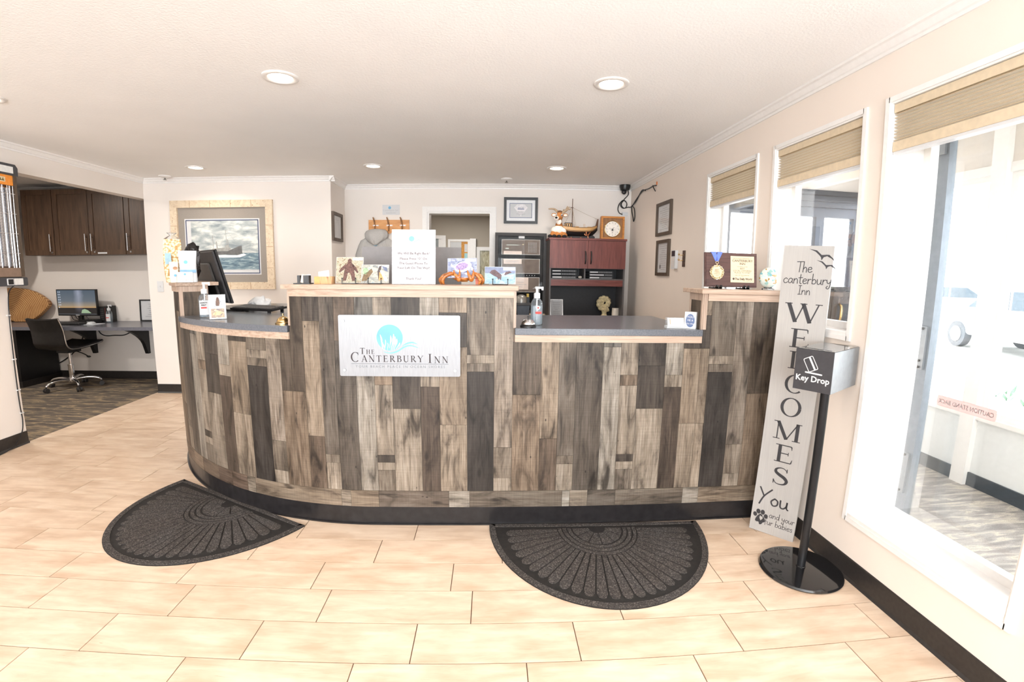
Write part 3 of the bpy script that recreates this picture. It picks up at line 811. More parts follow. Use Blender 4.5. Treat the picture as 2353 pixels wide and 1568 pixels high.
for s0, s1 in zip(SB, SB[1:]):
    cuts = [s0] + [x for x in (S1, S2, S3, S4) if s0 + .012 < x < s1 - .012] + [s1]
    for a, c in zip(cuts, cuts[1:]):
        zt, z = topz((a + c) / 2), 0.2
        for zz, colr in CO[ck]:
            z1 = min(zz, zt)
            if z1 - z < 0.01: break
            b = NB(); uvl = b.loops.layers.uv.new('UVMap'); g = 0.0006
            band(b, a + g, c - g, z + g, z1 - g, rk.uniform(0, 0.0012), -0.008, uvl=uvl, uvo=(rk.uniform(0, 20), rk.uniform(0, 20)))
            j = rk.uniform(0.95, 1.05)
            obj('board', b, PLANK, ctr, world=True, color=tuple(min(255, x * j) for x in colr))
            z = z1
    ck = (ck - 2) % 11 + 1
BB = [.006, .487, .58, .97, 1.127, 1.227, 1.268, 1.776, 1.888, 2.27, 2.425, 2.479, 3.044, 3.11, 3.25, 3.4, 3.62, 3.8, 4.2, 4.75]
BC = [tl, wt, gt, gy, lt, wt, gt, wt, (150, 132, 116), tl, lt, tl, lt, (150, 120, 98), (136, 108, 88), (150, 124, 100), tn, (160, 134, 110), tn]
for a, c, colr in zip(BB, BB[1:], BC):
    b = NB(); uvl = b.loops.layers.uv.new('UVMap')
    band(b, a + .0006, c - .0006, 0.105, 0.1993, rk.uniform(0.0005, 0.002), -0.008, uvl=uvl, uvo=(rk.uniform(0, 20), rk.uniform(0, 20)), horiz=True)
    obj('board', b, PLANK, ctr, world=True, color=colr)
# pale oak edging, ledges, dark worktops
for a, c in ((.006, S1 - .022), (S2 + .008, S3 - .008), (S4 + .03, S5)):
    obj('edge_trim', band(NB(), a, c, 1.250, HI, 0.010, -0.004), LWOOD, ctr, world=True)
for a, c in ((S1 + .001, S2 - .001), (S3 + .001, S4 - .001)):
    obj('edge_trim', band(NB(), a, c, 1.024, LO, 0.010, -0.004), LWOOD, ctr, world=True)
for s, z0 in ((S1 - .020, 1.096), (S2, 1.0965), (S3 - .008, 1.0965), (S4, 1.0965)):
    obj('edge_post', band(NB(), s, s + (.02 if s < S1 else .008), z0 if s > S1 else 1.0965, HI, 0.004, -0.012), LWOODV, ctr, world=True)
for a, c in ((.006, S1 + .022), (S2 - .015, S3 + .026), (S4 - .022, S5)):
    obj('ledge', band(NB(), a, c, HI + .0005, 1.311, 0.026, -0.235), LWOOD, ctr, world=True, bevel=0.002)
# end faces of the raised parts: pale frame with a weathered panel
def endface(s, sgn):
    p, q = cp(s, 0), cp(s, -0.17)
    u = Vector((*(q - p), 0)) * (1 if sgn > 0 else -1); o = Vector((*(p if sgn > 0 else q), 0)); Ln = u.length
    return frm(o, u, (0, 0, 1)), Ln
for s, sgn in ((S1, -1), (S4, 1), (S2, 1), (S3, -1)):
    M, Ln = endface(s, sgn)
    b = NB()
    for q in ((0, .018, 1.0965, HI - .001), (Ln - .018, Ln, 1.0965, HI - .001), (.018, Ln - .018, 1.25, HI - .001)): box(b, *q, 0.0005, 0.006, M)
    obj('end_frame', b, LWOODV, ctr, world=True)
    b = NB(); uvl = b.loops.layers.uv.new('UVMap')
    box(b, .018, Ln - .018, 1.0965, 1.25, 0.0003, 0.003, M)
    for f in b.faces:
        for lp, uvq in zip(f.loops, ((0, 0), (.15, 0), (.15, .15), (0, .15))): lp[uvl].uv = uvq
    obj('end_panel', b, PLANK, ctr, world=True, color=(140, 120, 100))
b = NB(); n = [cp(S1 + .001, .018), cp(S2 - .001, .018)]
prism(b, [tuple(n[0]), (1.169, 3.22), (0.168, 3.20), tuple(n[1])][::-1], LO + .0005, 1.096)
bmesh.ops.recalc_face_normals(b, faces=b.faces)
obj('worktop', b, WORKTOP, ctr, world=True, bevel=0.002)
b = NB(); n = [tuple(cp(s, .018)) for s in steps(S3 + .001, S4 - .001)]
prism(b, n + [(-1.80, 3.1), (-2.22, 3.9), (-2.03, 4.25), (-1.0, 4.25)], LO + .0005, 1.096)
bmesh.ops.recalc_face_normals(b, faces=b.faces)
obj('worktop', b, WORKTOP, ctr, world=True)
for x, y in ((-1.15, 4.1), (-1.95, 4.1), (0.25, 3.12), (1.1, 3.12)): obj('support_leg', bx(x - .03, x + .03, y - .03, y + .03, 0.001, LO), BLACK, ctr, world=True)

# ================================================================== brand sign on the counter front
sa = -0.01519
SM0 = frm((-0.4275, 2.4, 1.0005), (1, sa, 0), (0, 0, 1))
sg = thing('reception_sign', 'brushed silver sign plate with blue reed logo fixed to the counter front', 'sign', (-0.4275, 2.404, 1.0005))
SW, SHt = 0.622, 0.317
fy = PA + PD * ((1.704 + 0.4275) / 0.99988)      # counter face behind the plate
SMt = frm((-0.4275, fy.y - 0.017, 1.0005), (1, sa, 0), (0, 0, 1))
b = NB(); prism(b, rrect(-SW / 2, SW / 2, -SHt / 2, SHt / 2, 0.008), -0.004, 0.0, SMt)
t = NT('silver_plate'); t.set(0.42, 0.35); v = t.tex((120, 3, 3)); f = t.noise(v, 6, 3); t.base(t.ramp(f, [(0.3, (142, 143, 146)), (0.7, (156, 157, 160))]))
obj('plate', b, t.m, sg, world=True)
for x in (-.285, .285):
    for z in (-.126, .128):
        b = NB(); c0 = SMt @ Vector((x * 1.0, z, -0.015)); c1 = SMt @ Vector((x, z, 0.006)); cyl(b, c0, c1, 0.0075, n=12)
        obj('standoff', b, STEEL, sg, world=True, smooth=0.7)
k = SW / 835.0
def sp(x, y): return ((x - 525.5) * k, (339 - y) * k)
b = NB(); poly(b, ell(*sp(460, 281), 90 * k, n=40), SMt, 0.0006); obj('logo_disc', b, mat('logo_blue', (104, 164, 200), 0.5, var=0.06, scale=6), sg, world=True)
b = NB()
for x0, y0, x1, y1, w0 in ((396, 262, 412, 360, 9), (404, 300, 418, 366, 5), (430, 295, 428, 368, 5), (468, 268, 462, 352, 9), (488, 258, 472, 368, 11), (498, 275, 482, 368, 10), (510, 290, 492, 365, 9), (530, 316, 505, 360, 7), (446, 318, 446, 368, 4), (415, 325, 424, 368, 5)):
    P = [sp(x0 + (x1 - x0) * t / 5 + 3 * sin(t), y0 + (y1 - y0) * t / 5) for t in range(6)]
    stroke(b, P, [q * k * w0 for q in (.5, 1.2, 1.3, .7, .4, .35)], SMt, 0.0010)
obj('logo_reeds', b, PAPER, sg, world=True)
b = NB(); TEAL = mat('logo_teal', (110, 176, 180), 0.5)
for P in ([(415, 378), (460, 388), (510, 376), (560, 345), (605, 335), (655, 350)], [(545, 338), (580, 320), (615, 314), (648, 324)]):
    C = curve([(*sp(*p), 0) for p in P], 5); n = len(C) - 1
    stroke(b, [(c.x, c.y) for c in C], [k * (2 + 9 * sin(pi * i / n)) for i in range(n + 1)], SMt, 0.0012, cap=False)
obj('logo_wave', b, TEAL, sg, world=True)
SIGNINK = mat('sign_ink', (50, 38, 42), 0.5)
def serif_fit(b, s, x0, x1, y, h, M, small, w=0.0014, heavy=1.0):
    e = serif(b, s, 0, 0, h, M, small, 0.0, measure=True)
    tot = sum((small if ch.islower() else 1) for ch in s) * h
    serif(b, s, x0, y, h, M, small, (x1 - x0 - e) / tot, w, heavy)
b = NB()
x0, y0 = sp(252, 395); x1, _ = sp(360, 395); serif_fit(b, 'The', x0, x1, y0, 42 * k, SMt, 0.72)
x0, y0 = sp(188, 450); x1, _ = sp(697, 450); serif_fit(b, 'Canterbury', x0, x1, y0, 66 * k, SMt, 0.68)
x0, y0 = sp(722, 455); x1, _ = sp(872, 455); serif_fit(b, 'Inn', x0, x1, y0, 63 * k, SMt, 0.72)
obj('lettering', b, SIGNINK, sg, world=True, kind='stuff')
b = NB(); q0, q1 = sp(190, 465), sp(862, 462); box(b, q0[0], q1[0], q0[1], q1[1], .0003, .0009, SMt)
M = SMt @ Matrix.Translation((*sp(529, 491), 0)); text(b, 'YOUR BEACH PLACE IN OCEAN SHORES', 25 * k, M, w=0.0008, sx=1.0, space=1.42)
obj('tagline', b, mat('sign_grey_ink', (106, 110, 114), 0.5), sg, world=True)
# ================================================================== floor mats
def matm():
    t = NT('charcoal_mat'); t.set(0.9, spec=0.15)
    v = t.tex(); f = t.noise(v, 170, 3, 0.7); g = t.noise(v, 4, 2)
    a = t.ramp(f, [(0.34, (50, 48, 48)), (0.55, (78, 74, 72)), (0.68, (124, 118, 114))])
    t.base(t.mix(0.35, a, t.ramp(g, [(0.4, (214, 198, 184)), (0.7, (255, 255, 255))]), 'MULTIPLY')); t.bump(f, 0.5, 0.003)
    return t.m
MATM = matm()
RUB = mat('mat_rubber', (30, 27, 25), 0.85, var=0.15)
def floor_mat(label, loc, rz, A=0.585, Bm=0.705):
    r = thing('half_round_mat', label, 'floor mat', loc, rz, 'half round doormats')
    def P(rho, th, c=0.0): return (A * rho * cos(th), c - Bm * rho * sin(th))
    N = 40
    out = [P(1, pi * i / N) for i in range(N + 1)]
    obj('backing', prism(NB(), out[::-1], 0.0005, 0.0055), RUB, r)
    inn = [P(0.945, pi * i / N, -0.004) for i in range(N + 1)]
    b = NB()
    ring = [(p, q) for p, q in zip([(x * .998, y * .998) for x, y in out], inn)]
    for (p0, q0), (p1, q1) in zip(ring, ring[1:]): prism(b, [p0, q0, q1, p1][::-1], 0.005, 0.0085)
    prism(b, [(-A * .94, -.028), (A * .94, -.028), (A * .985, -.002), (-A * .985, -.002)], 0.005, 0.0085)
    obj('rim', b, MATM, r)
    c = -0.05; n = 26
    for i in range(n):
        a0, a1 = pi * (0.006 + 0.988 * i / n), pi * (0.006 + 0.988 * (i + 1) / n)
        g = 0.010; am = (a0 + a1) / 2
        pts = [P(.375, a0 + g * 1.6, c), P(.62, a0 + g, c), P(.80, a0 + g * .8, c), P(.835, a0 + (am - a0) * .45, c), P(.848, am, c), P(.835, a1 - (a1 - am) * .45, c), P(.80, a1 - g * .8, c), P(.62, a1 - g, c), P(.375, a1 - g * 1.6, c)]
        pts = [(x, max(y, -Bm * .93 * sqrt(max(0, 1 - (x / (A * .94)) ** 2)))) for x, y in pts]
        obj('petal', prism(NB(), pts[::-1], 0.005, 0.0085), MATM, r)
    for r0, r1 in ((.335, .365), (.29, .32), (.245, .275)):
        b = NB()
        for i in range(20):
            t0, t1 = pi * i / 20, pi * (i + 1) / 20
            prism(b, [P(r0, t0, c), P(r1, t0, c), P(r1, t1, c), P(r0, t1, c)][::-1], 0.005, 0.0085)
        obj('ring', b, MATM, r)
    for i in range(6):
        a0, a1 = pi * i / 6 + .03, pi * (i + 1) / 6 - .03
        obj('fan_wedge', prism(NB(), [P(.08, a0, c), P(.225, a0, c), P(.23, (a0 + a1) / 2, c), P(.225, a1, c), P(.08, a1, c)][::-1], 0.005, 0.0085), MATM, r)
    return r
floor_mat('charcoal half-round doormat set askew beside the curved left end of the counter', (-1.489, 2.6855, 0), atan2(2.407 - 2.964, -0.977 + 2.001))
floor_mat('charcoal half-round doormat lying square under the low right worktop of the counter', (0.6215, 2.402, 0), atan2(2.401 - 2.437, 1.177))
# ================================================================== recessed ceiling lights (real lamps)
LAMP = emit('lamp_diffuser', (255, 236, 212), 14.0)
def ceiling_light(x, y, label, power=7):
    r = thing('ceiling_light', label, 'ceiling light', (x, y, H), 0, 'recessed ceiling lights')
    obj('trim_ring', lathe(NB(), [(0.094, 0), (0.094, -0.004), (0.088, -0.008), (0.068, -0.007), (0.062, -0.001)], 32, cap=False), TRIMW, r, smooth=0.8)
    obj('diffuser', lathe(NB(), [(0.064, -0.0025), (0.0, -0.0025)], 32, cap=False), LAMP, r)
    l = area('lamp', (x, y, H - 0.012), (0, 0, 0), 0.12, 0.12, power, (1.0, 0.9, 0.78), shape='DISK', spread=radians(150))
    return r
for x, y, lb in ((-1.073, 2.591, 'round recessed ceiling light glowing nearest above the left half of the counter'), (0.671, 2.581, 'round recessed ceiling light glowing nearest above the right half of the counter'),
                 (-2.827, 4.75, 'round recessed ceiling light glowing above the framed ship picture'), (-1.072, 4.75, 'round recessed ceiling light glowing in front of the coat hooks'), (0.70, 4.70, 'round recessed ceiling light glowing in front of the framed award certificate'),
                 (-2.90, 2.75, 'round recessed ceiling light at the far left edge of the ceiling')):
    ceiling_light(x, y, lb)
for x in (-2.83, -1.07, 0.69):          # unseen lamps added for fill, continuing the grid over the lobby behind the viewer
    for y in (0.45, -1.7): area('lamp', (x, y, H - 0.012), (0, 0, 0), 0.12, 0.12, 6, (1.0, 0.9, 0.78), shape='DISK', spread=radians(150))
area('lamp', (-5.2, 4.3, 2.43), (0, 0, 0), 0.12, 0.12, 34, (1.0, 0.95, 0.88), shape='DISK')
area('lamp', (-5.2, 2.6, 2.43), (0, 0, 0), 0.12, 0.12, 34, (1.0, 0.95, 0.88), shape='DISK')
area('lamp', (-0.4, 6.9, 2.28), (0, 0, 0), 0.3, 0.3, 22, (1.0, 0.95, 0.88), shape='DISK')
# sprinkler heads on their round plates
def sprinkler(x, y, label):
    r = thing('fire_sprinkler', label, 'sprinkler', (x, y, H), 0, 'ceiling sprinklers')
    obj('plate', lathe(NB(), [(0.062, 0), (0.060, -0.008), (0.035, -0.022), (0.0, -0.022)], 24), TRIMW, r, smooth=0.6)
    b = NB(); cyl(b, (0, 0, -.021), (0, 0, -.040), 0.008, n=10); cyl(b, (0, 0, -.040), (0, 0, -.043), 0.019, n=12)
    obj('head', b, mat('sprinkler_metal', (120, 116, 110), 0.35, 0.8), r)
sprinkler(0.244, 5.30, 'small white sprinkler on the ceiling before the back wall, above the certificate')
sprinkler(-3.40, 5.13, 'small white sprinkler on the ceiling at the corner by the ship picture')

# ================================================================== pleated window shades
def shade_mat():
    t = NT('tan_pleated_cloth'); t.set(0.9, spec=0.1)
    v = t.tex(); f = t.noise(v, 300, 3); c = t.ramp(f, [(0.3, (244, 236, 222)), (0.7, (250, 244, 232))])
    t.base(c)
    tl_ = t.n('ShaderNodeBsdfTranslucent'); t.l(c, tl_.inputs[0])
    mx = t.n('ShaderNodeMixShader'); mx.inputs[0].default_value = 0.4
    t.l(t.p.outputs[0], mx.inputs[1]); t.l(tl_.outputs[0], mx.inputs[2]); t.l(mx.outputs[0], t.t.nodes['Material Output'].inputs[0])
    return t.m
SHADE = shade_mat()
RAILM = mat('tan_shade_rail', (212, 194, 166), 0.6, var=0.03)
for (n, y0, y1, z0, z1), zb, lb in zip(WIN, (1.905, 1.912, 1.925), ('pleated tan window shade on the small window farthest along the right wall', 'pleated tan window shade on the middle window above the welcome sign', 'pleated tan window shade at the top of the large right window')):
    r = thing('window_shade', lb, 'window shade', (XR + 0.005, (y0 + y1) / 2, zb), 0, 'pleated window shades')
    w = (y1 - y0) / 2 - 0.016
    zt = z1 - 0.014 - zb
    obj('head_rail', bx(0.0, 0.048, -w, w, zt - 0.036, zt), RAILM, r, bevel=0.006)
    obj('bottom_rail', bx(0.002, 0.046, -w, w, 0.0, 0.040), RAILM, r, bevel=0.005)
    b = NB(); n_ = 9; z_a, z_b = 0.040, zt - 0.036; pr = []
    for i in range(n_ * 2 + 1): pr.append((0.002 if i % 2 else 0.023, z_a + (z_b - z_a) * i / (n_ * 2)))
    back = [(0.048 - x, z) for x, z in pr]
    for prof in (pr, back):
        vs = [[b.verts.new((x, y, z)) for y in (-w + .003, w - .003)] for x, z in prof]
        for a, c in zip(vs, vs[1:]): b.faces.new((a[0], a[1], c[1], c[0]))
    for sgn in (-1, 1):
        for i in range(len(pr) - 1):
            quad(b, [(pr[i][0], sgn * (w - .003), pr[i][1]), (back[i][0], sgn * (w - .003), back[i][1]), (back[i + 1][0], sgn * (w - .003), back[i + 1][1]), (pr[i + 1][0], sgn * (w - .003), pr[i + 1][1])])
    obj('pleats', b, SHADE, r)
    b = NB()
    for i in range(1, n_): z = z_a + (z_b - z_a) * i / n_; box(b, .0205, .0245, -w + .003, w - .003, z - .0022, z + .0022)
    for i in range(n_): z = z_a + (z_b - z_a) * (i + .5) / n_; box(b, .0008, .0024, -w + .003, w - .003, z - .0008, z + .0008)
    obj('pleat_seam', b, mat('tan_seam', (200, 176, 144), .9), r, kind='stuff')
    obj('lower_rail', bx(0.006, 0.042, -w, w, -0.012, 0.0), WHITEP, r)

# ================================================================== framed pictures
GLZ = glass('picture_glass', (255, 255, 255), 0.011)
def mitred(b, x0, x1, z0, z1, f, d, side, M, e=0.0008):
    P = {'b': [(x0, z0), (x1, z0), (x1 - f, z0 + f), (x0 + f, z0 + f)], 't': [(x1, z1), (x0, z1), (x0 + f, z1 - f), (x1 - f, z1 - f)], 'l': [(x0, z1), (x0, z0), (x0 + f, z0 + f), (x0 + f, z1 - f)], 'r': [(x1, z0), (x1, z1), (x1 - f, z1 - f), (x1 - f, z0 + f)]}[side]
    return prism(b, P, e, d, M)
PALEF = None
def burl():
    t = NT('pale_burl_frame'); t.set(0.35)
    v = t.tex(); f = t.noise(v, 24, 4, 0.6, 0.8); g = t.noise(v, 70, 2)
    a = t.ramp(f, [(0.3, (206, 184, 156)), (0.6, (224, 206, 180))])
    t.base(t.mix(1.0, a, t.ramp(g, [(0.26, (176, 130, 88)), (0.34, (255, 255, 255))]), 'MULTIPLY'))
    return t.m
BURL = burl()
pic = thing('framed_picture', 'large framed picture of a steamship at sea in a pale wood frame', 'picture', (-2.86, YP, 1.185))
M = front(0, 0, 0); x0, x1, z0, z1 = -.575, .578, 0, .965
for s in 'btlr': obj('frame_board', mitred(NB(), x0, x1, z0, z1, .078, .032, s, M), BURL, pic, bevel=0.004)
b = NB()
for i in range(1, 5):
    box(b, x0 + i * .23 - .002, x0 + i * .23 + .002, z1 - .076, z1 - .002, .031, .0325, M)
    if i != 2: box(b, x0 + i * .23 - .04, x0 + i * .23 - .036, .002, .076, .031, .0325, M)
for i in (1, 2, 3):
    for xa in (x0 + .002, x1 - .076): box(b, xa, xa + .074, i * .23, i * .23 + .004, .031, .0325, M)
o = obj('frame_joint', b, mat('frame_joint_brown', (168, 128, 88), 0.6), pic, kind='stuff')
obj('mount', bx(-.50, .503, .08, .888, .004, .008, M), mat('taupe_mount', (150, 142, 134), 0.85, var=0.02, scale=200), pic)
obj('white_slip', bx(-.424, .424, .160, .768, .008, .010, M), PAPER, pic)
b = NB()
for s in 'btlr': mitred(b, -.412, .412, .172, .756, .010, .0115, s, M, .010)
obj('navy_line', b, mat('navy_line', (66, 74, 104), 0.6), pic)
def _sea(t, u, v):
    sk = t.n('ShaderNodeMapping'); sk.inputs['Scale'].default_value = (2.2, 4.2, 1); t.l(t.uv, sk.inputs[0])
    cl = t.ramp(t.noise(sk.outputs[0], 1.7, 6, 0.6, 0.4), [(0.34, (132, 142, 146)), (0.5, (178, 184, 184)), (0.62, (222, 222, 214)), (0.74, (238, 234, 222))])
    se = t.n('ShaderNodeMapping'); se.inputs['Scale'].default_value = (4, 17, 1); t.l(t.uv, se.inputs[0])
    wv = t.ramp(t.noise(se.outputs[0], 1.6, 6, 0.62, 0.9), [(0.32, (72, 92, 108)), (0.5, (112, 134, 146)), (0.64, (166, 182, 186)), (0.74, (222, 230, 230))])
    return t.mix(t.ramp(v, [(0.335, (255, 255, 255)), (0.35, (0, 0, 0))]), cl, wv)
obj('print', sheet(((-.352, .216), (.402, .744)), M, .0125), print_mat('sea_print', _sea, 0.5), pic)
b = NB()
def pq(u, v): return (-.352 + .754 * u, .216 + .528 * v)
HULL, UPPER, FOAM = [(.26, .33), (.30, .37), (.55, .385), (.72, .485), (.755, .49), (.76, .335), (.70, .30), (.5, .31), (.3, .30)], [(.30, .372), (.31, .43), (.50, .455), (.505, .50), (.56, .505), (.565, .455), (.59, .45), (.585, .39)], [(.24, .34), (.3, .30), (.5, .30), (.68, .295), (.78, .33), (.82, .30), (.72, .25), (.5, .245), (.3, .25), (.2, .29)]
poly(b, [pq(*p) for p in FOAM], M, .0129); obj('painted_foam', b, mat('foam_print', (232, 236, 234), 0.6), pic)
b = NB(); poly(b, [pq(*p) for p in HULL], M, .0131); obj('painted_hull', b, mat('hull_print', (98, 98, 98), 0.6, var=.1), pic)
b = NB(); poly(b, [pq(*p) for p in UPPER], M, .0130)
for u, v0, v1, w in ((.33, .43, .70, .006), (.385, .44, .58, .014), (.53, .50, .82, .006), (.555, .5, .62, .010)): stroke(b, [pq(u, v0), pq(u - .01, v1)], w, M, .0132, cap=False)
for a, c in (((.33, .68), (.26, .38)), ((.53, .8), (.42, .46)), ((.53, .8), (.72, .48))): stroke(b, [pq(*a), pq(*c)], .0015, M, .0132, cap=False)
obj('painted_superstructure', b, mat('upperworks_print', (150, 150, 146), 0.6, var=.1), pic)

def paper_lines(b, M, x0, x1, z0, z1, n, h, w, rnd, centre=True):
    for i in range(n):
        z = z1 - (z1 - z0) * (i + .5) / n; L = (x1 - x0) * rnd.uniform(.35, .95); c = (x0 + x1) / 2 if centre else x0 + L / 2
        box(b, c - L / 2, c + L / 2, z - h / 2, z + h / 2, w - 0.0002, w, M)
GREYINK = mat('grey_print', (172, 170, 172), 0.7)
BLACKF = mat('black_frame', (40, 40, 42), 0.4, var=0.1)
BROWNF = wood('dark_brown_frame', (62, 50, 42), (84, 70, 58), (104, 90, 78), 2, 0.5)
def frame(name, label, loc, M, w, h, f, fm, content, matw=0.0, cat='picture frame', group=None, d=0.022, mount=(240, 240, 242)):
    """upright frame, M's origin at the lower left corner on the wall"""
    r = thing(name, label, cat, loc, group=group)
    for s in 'btlr': obj('frame_board', mitred(NB(), 0, w, 0, h, f, d, s, M), fm, r, world=True, bevel=0.002)
    if matw:
        obj('mount', box(NB(), f - .002, w - f + .002, f - .002, h - f + .002, .002, .005, M), mat('mount_%d_%d_%d' % mount, mount, 0.8, var=.01), r, world=True)
    obj('sheet', box(NB(), f - .002 + matw, w - f + .002 - matw, f - .002 + matw, h - f + .002 - matw, .003, .0065, M), PAPER, r, world=True)
    content(r, M, f + matw, w - f - matw, f + matw, h - f - matw, .0075)
    obj('glazing', box(NB(), f - .001, w - f + .001, f - .001, h - f + .001, .012, .0128, M), GLZ, r, world=True)
    return r
def cert(seed, n=11, seal=None):
    def go(r, M, x0, x1, z0, z1, w):
        R = random.Random(seed); b = NB()
        paper_lines(b, M, x0 + .02, x1 - .02, z0 + .02, z1 - .02, n, (z1 - z0) / n * .22, w, R)
        obj('print_lines', b, GREYINK, r, world=True, kind='stuff')
        if seal:
            obj('seal', poly(NB(), ell(x0 + (x1 - x0) * seal[0], z0 + (z1 - z0) * seal[1], .022), M, w + .0004), mat('seal_grey', (120, 118, 122), .6), r, world=True)
    return go
# two documents one above the other on the right wall (u runs towards the viewer, -y)
def rw(y, z): return frm((XR, y, z), (0, -1, 0), (0, 0, 1))
frame('certificate_frame', 'brown framed certificate on the right wall, the upper of two', (XR, 4.44, 1.755), rw(4.628, 1.755), .375, .315, .030, BROWNF, cert(1), cat='picture frame')
frame('certificate_frame', 'brown framed certificate on the right wall, the lower of two', (XR, 4.43, 1.375), rw(4.592, 1.375), .322, .338, .030, BROWNF, cert(2, 12, (.25, .2)), cat='picture frame')
# frame on the short return wall (faces +x)
def arch(r, M, x0, x1, z0, z1, w):
    b = NB(); cx = (x0 + x1) / 2
    for k_ in (1.0, .72): stroke(b, [(cx - .075 * k_, z0 + .03)] + [(cx + p[0] * k_, z0 + .14 + p[1] * k_) for p in arcp(0, 0, .075, .06, 180, 0, 10)] + [(cx + .075 * k_, z0 + .03)], .006, M, w, cap=False)
    paper_lines(b, M, x0 + .03, x1 - .03, z1 - .05, z1 - .02, 2, .006, w, random.Random(5))
    obj('print_lines', b, mat('pale_line_print', (186, 188, 190), .7), r, world=True)
frame('picture_frame', 'dark framed line drawing on the short wall beside the coat hooks', (-1.65, 5.40, 1.70), frm((-1.65, 5.285, 1.715), (0, 1, 0), (0, 0, 1)), .36, .315, .034, BROWNF, arch)
# award certificate on the back wall
def award(r, M, x0, x1, z0, z1, w):
    b = NB(); cx = (x0 + x1) / 2
    mitred(b, x0, x1, z0, z1, .005, w, 'b', M, w - .0004); mitred(b, x0, x1, z0, z1, .005, w, 't', M, w - .0004); mitred(b, x0, x1, z0, z1, .005, w, 'l', M, w - .0004); mitred(b, x0, x1, z0, z1, .005, w, 'r', M, w - .0004)
    text(b, 'BEST OF', .018, M @ Matrix.Translation((cx, z1 - .058, 0)), w=w + .0006)
    box(b, cx - .038, cx + .038, z1 - .070, z1 - .062, w, w + .0003, M)
    obj('navy_print', b, mat('award_navy', (86, 104, 140), .6), r, world=True)
    b = NB(); poly(b, [(cx - .04, z1 - .012), (cx + .04, z1 - .012), (cx + .08, z1 - .05), (cx, z0 + .02), (cx - .08, z1 - .05)], M, w - .0003)
    obj('diamond', b, mat('award_grey', (236, 232, 234), .6), r, world=True)
    b = NB(); paper_lines(b, M, cx - .06, cx + .06, z0 + .03, z1 - .09, 5, .004, w + .0004, random.Random(9)); obj('print_lines', b, GREYINK, r, world=True, kind='stuff')
Mq = frm(BW0 + BWD * (bw(0.234)) + Vector((0, 0, 1.948)), BWD, (0, 0, 1))
frame('award_certificate', 'black framed award certificate on the back wall above the control panel', (0.43, 5.63, 1.948), Mq, .392, .30, .030, BLACKF, award, matw=.036)

# small card and switch
b = NB(); ma = frm(BW0 + BWD * bw(-1.193) + Vector((0, 0, 2.044)), BWD, (0, 0, 1)); box(b, 0, .207, 0, .117, .0008, .003, ma)
cdx = thing('wall_card', 'small white card with blue round logo above the coat hooks', 'card', (-1.09, 5.755, 2.044))
obj('card', b, PAPER, cdx, world=True)
b = NB(); poly(b, ell(.087, .082, .017), ma, .0034); obj('logo', b, mat('logo_blue', ()), cdx, world=True)
b = NB(); e = serif(b, 'Canterbury Inn', 0, 0, .02, ma, .72, measure=True); serif(b, 'Canterbury Inn', .1 - e / 2, .044, .02, ma, .72, w=.0034)
box(b, .04, .16, .020, .024, .003, .0033, ma)
obj('lettering', b, GREYINK, cdx, world=True, kind='stuff')
sw = thing('light_switch', 'white light switch on the wall left of the ship picture', 'switch', (-3.615, YP, 1.158))
M = front(-3.615, YP, 1.158)
b = NB(); prism(b, rrect(-.036, .036, 0, .119, .006), .0005, .006, M); obj('plate', b, WHITEP, sw, world=True, bevel=.002)
obj('toggle', box(NB(), -.006, .006, .05, .07, .005, .014, M), WHITEP, sw, world=True)

# ================================================================== wall heater on the left pier, with its cord
hm = frm((-3.62, 3.20, 1.28), (0, 1, 0), (0, 0, 1))     # u towards the far end, v up, w into the room
ht = thing('wall_heater', 'upright wall heater with ribbed reflector and orange warning label on the left pier', 'heater', (-3.69, 3.42, 1.28))
HF = mat('bronze_housing', (92, 78, 66), 0.4, 0.3); HG = mat('heater_grey', (66, 66, 70), 0.45)
b = NB(); box(b, 0.0, 0.43, 0.0, 0.918, -0.125, -0.03, hm)
obj('housing', b, HF, ht, world=True)
b = NB()
for q in ((0, .03, .07, .84), (.405, .43, .07, .84)): box(b, *q, -.03, .0, hm)
obj('side_rail', b, HF, ht, world=True, bevel=.004)
b = NB(); prism(b, [(-.01, .84), (.44, .84), (.44, .90), (.42, .925), (.01, .925), (-.01, .90)], -.03, .006, hm); obj('top_cap', b, HG, ht, world=True, bevel=.004)
obj('top_label', box(NB(), .02, .40, .855, .905, .0055, .0075, hm), mat('label_silver', (224, 224, 222), .5), ht, world=True)
obj('warning_band', box(NB(), .03, .405, .765, .84, -.03, -.008, hm), mat('safety_orange', (240, 150, 60), .5), ht, world=True)
b = NB(); prism(b, rrect(.285, .345, .785, .822, .006), -.008, -.0072, hm); obj('warning_plate', b, mat('plate_cream', (226, 206, 170), .5), ht, world=True)
b = NB()
for ux in (.305, .325): poly(b, [(ux - .012, .792), (ux + .012, .792), (ux, .816)], hm, -.0068)
obj('warning_triangle', b, mat('olive_print', (120, 104, 60), .6), ht, world=True)
MIR = mat('polished_reflector', (232, 232, 234), 0.16, 1.0, var=.02)
for k_ in range(30):
    b = NB(); z = .14 + .0205 * k_
    prism(b, [(-.03, z), (-.018, z + .010), (-.03, z + .0205)], .03, .405, frm((0, 0, 0), (0, 0, 1), (0, 1, 0)) if False else hm @ Matrix(((0, 0, 1, 0), (0, 1, 0, 0), (1, 0, 0, 0), (0, 0, 0, 1))))
    bmesh.ops.recalc_face_normals(b, faces=b.faces)
    obj('reflector_rib', b, MIR, ht, world=True)
for ux in (.10, .20, .31, .37):
    b = NB(); cyl(b, hm @ Vector((ux, .14, -.006)), hm @ Vector((ux, .76, -.006)), .006, n=10); obj('quartz_tube', b, mat('quartz_tube', (214, 216, 222), .12, .6), ht, world=True, smooth=.8)
b = NB()
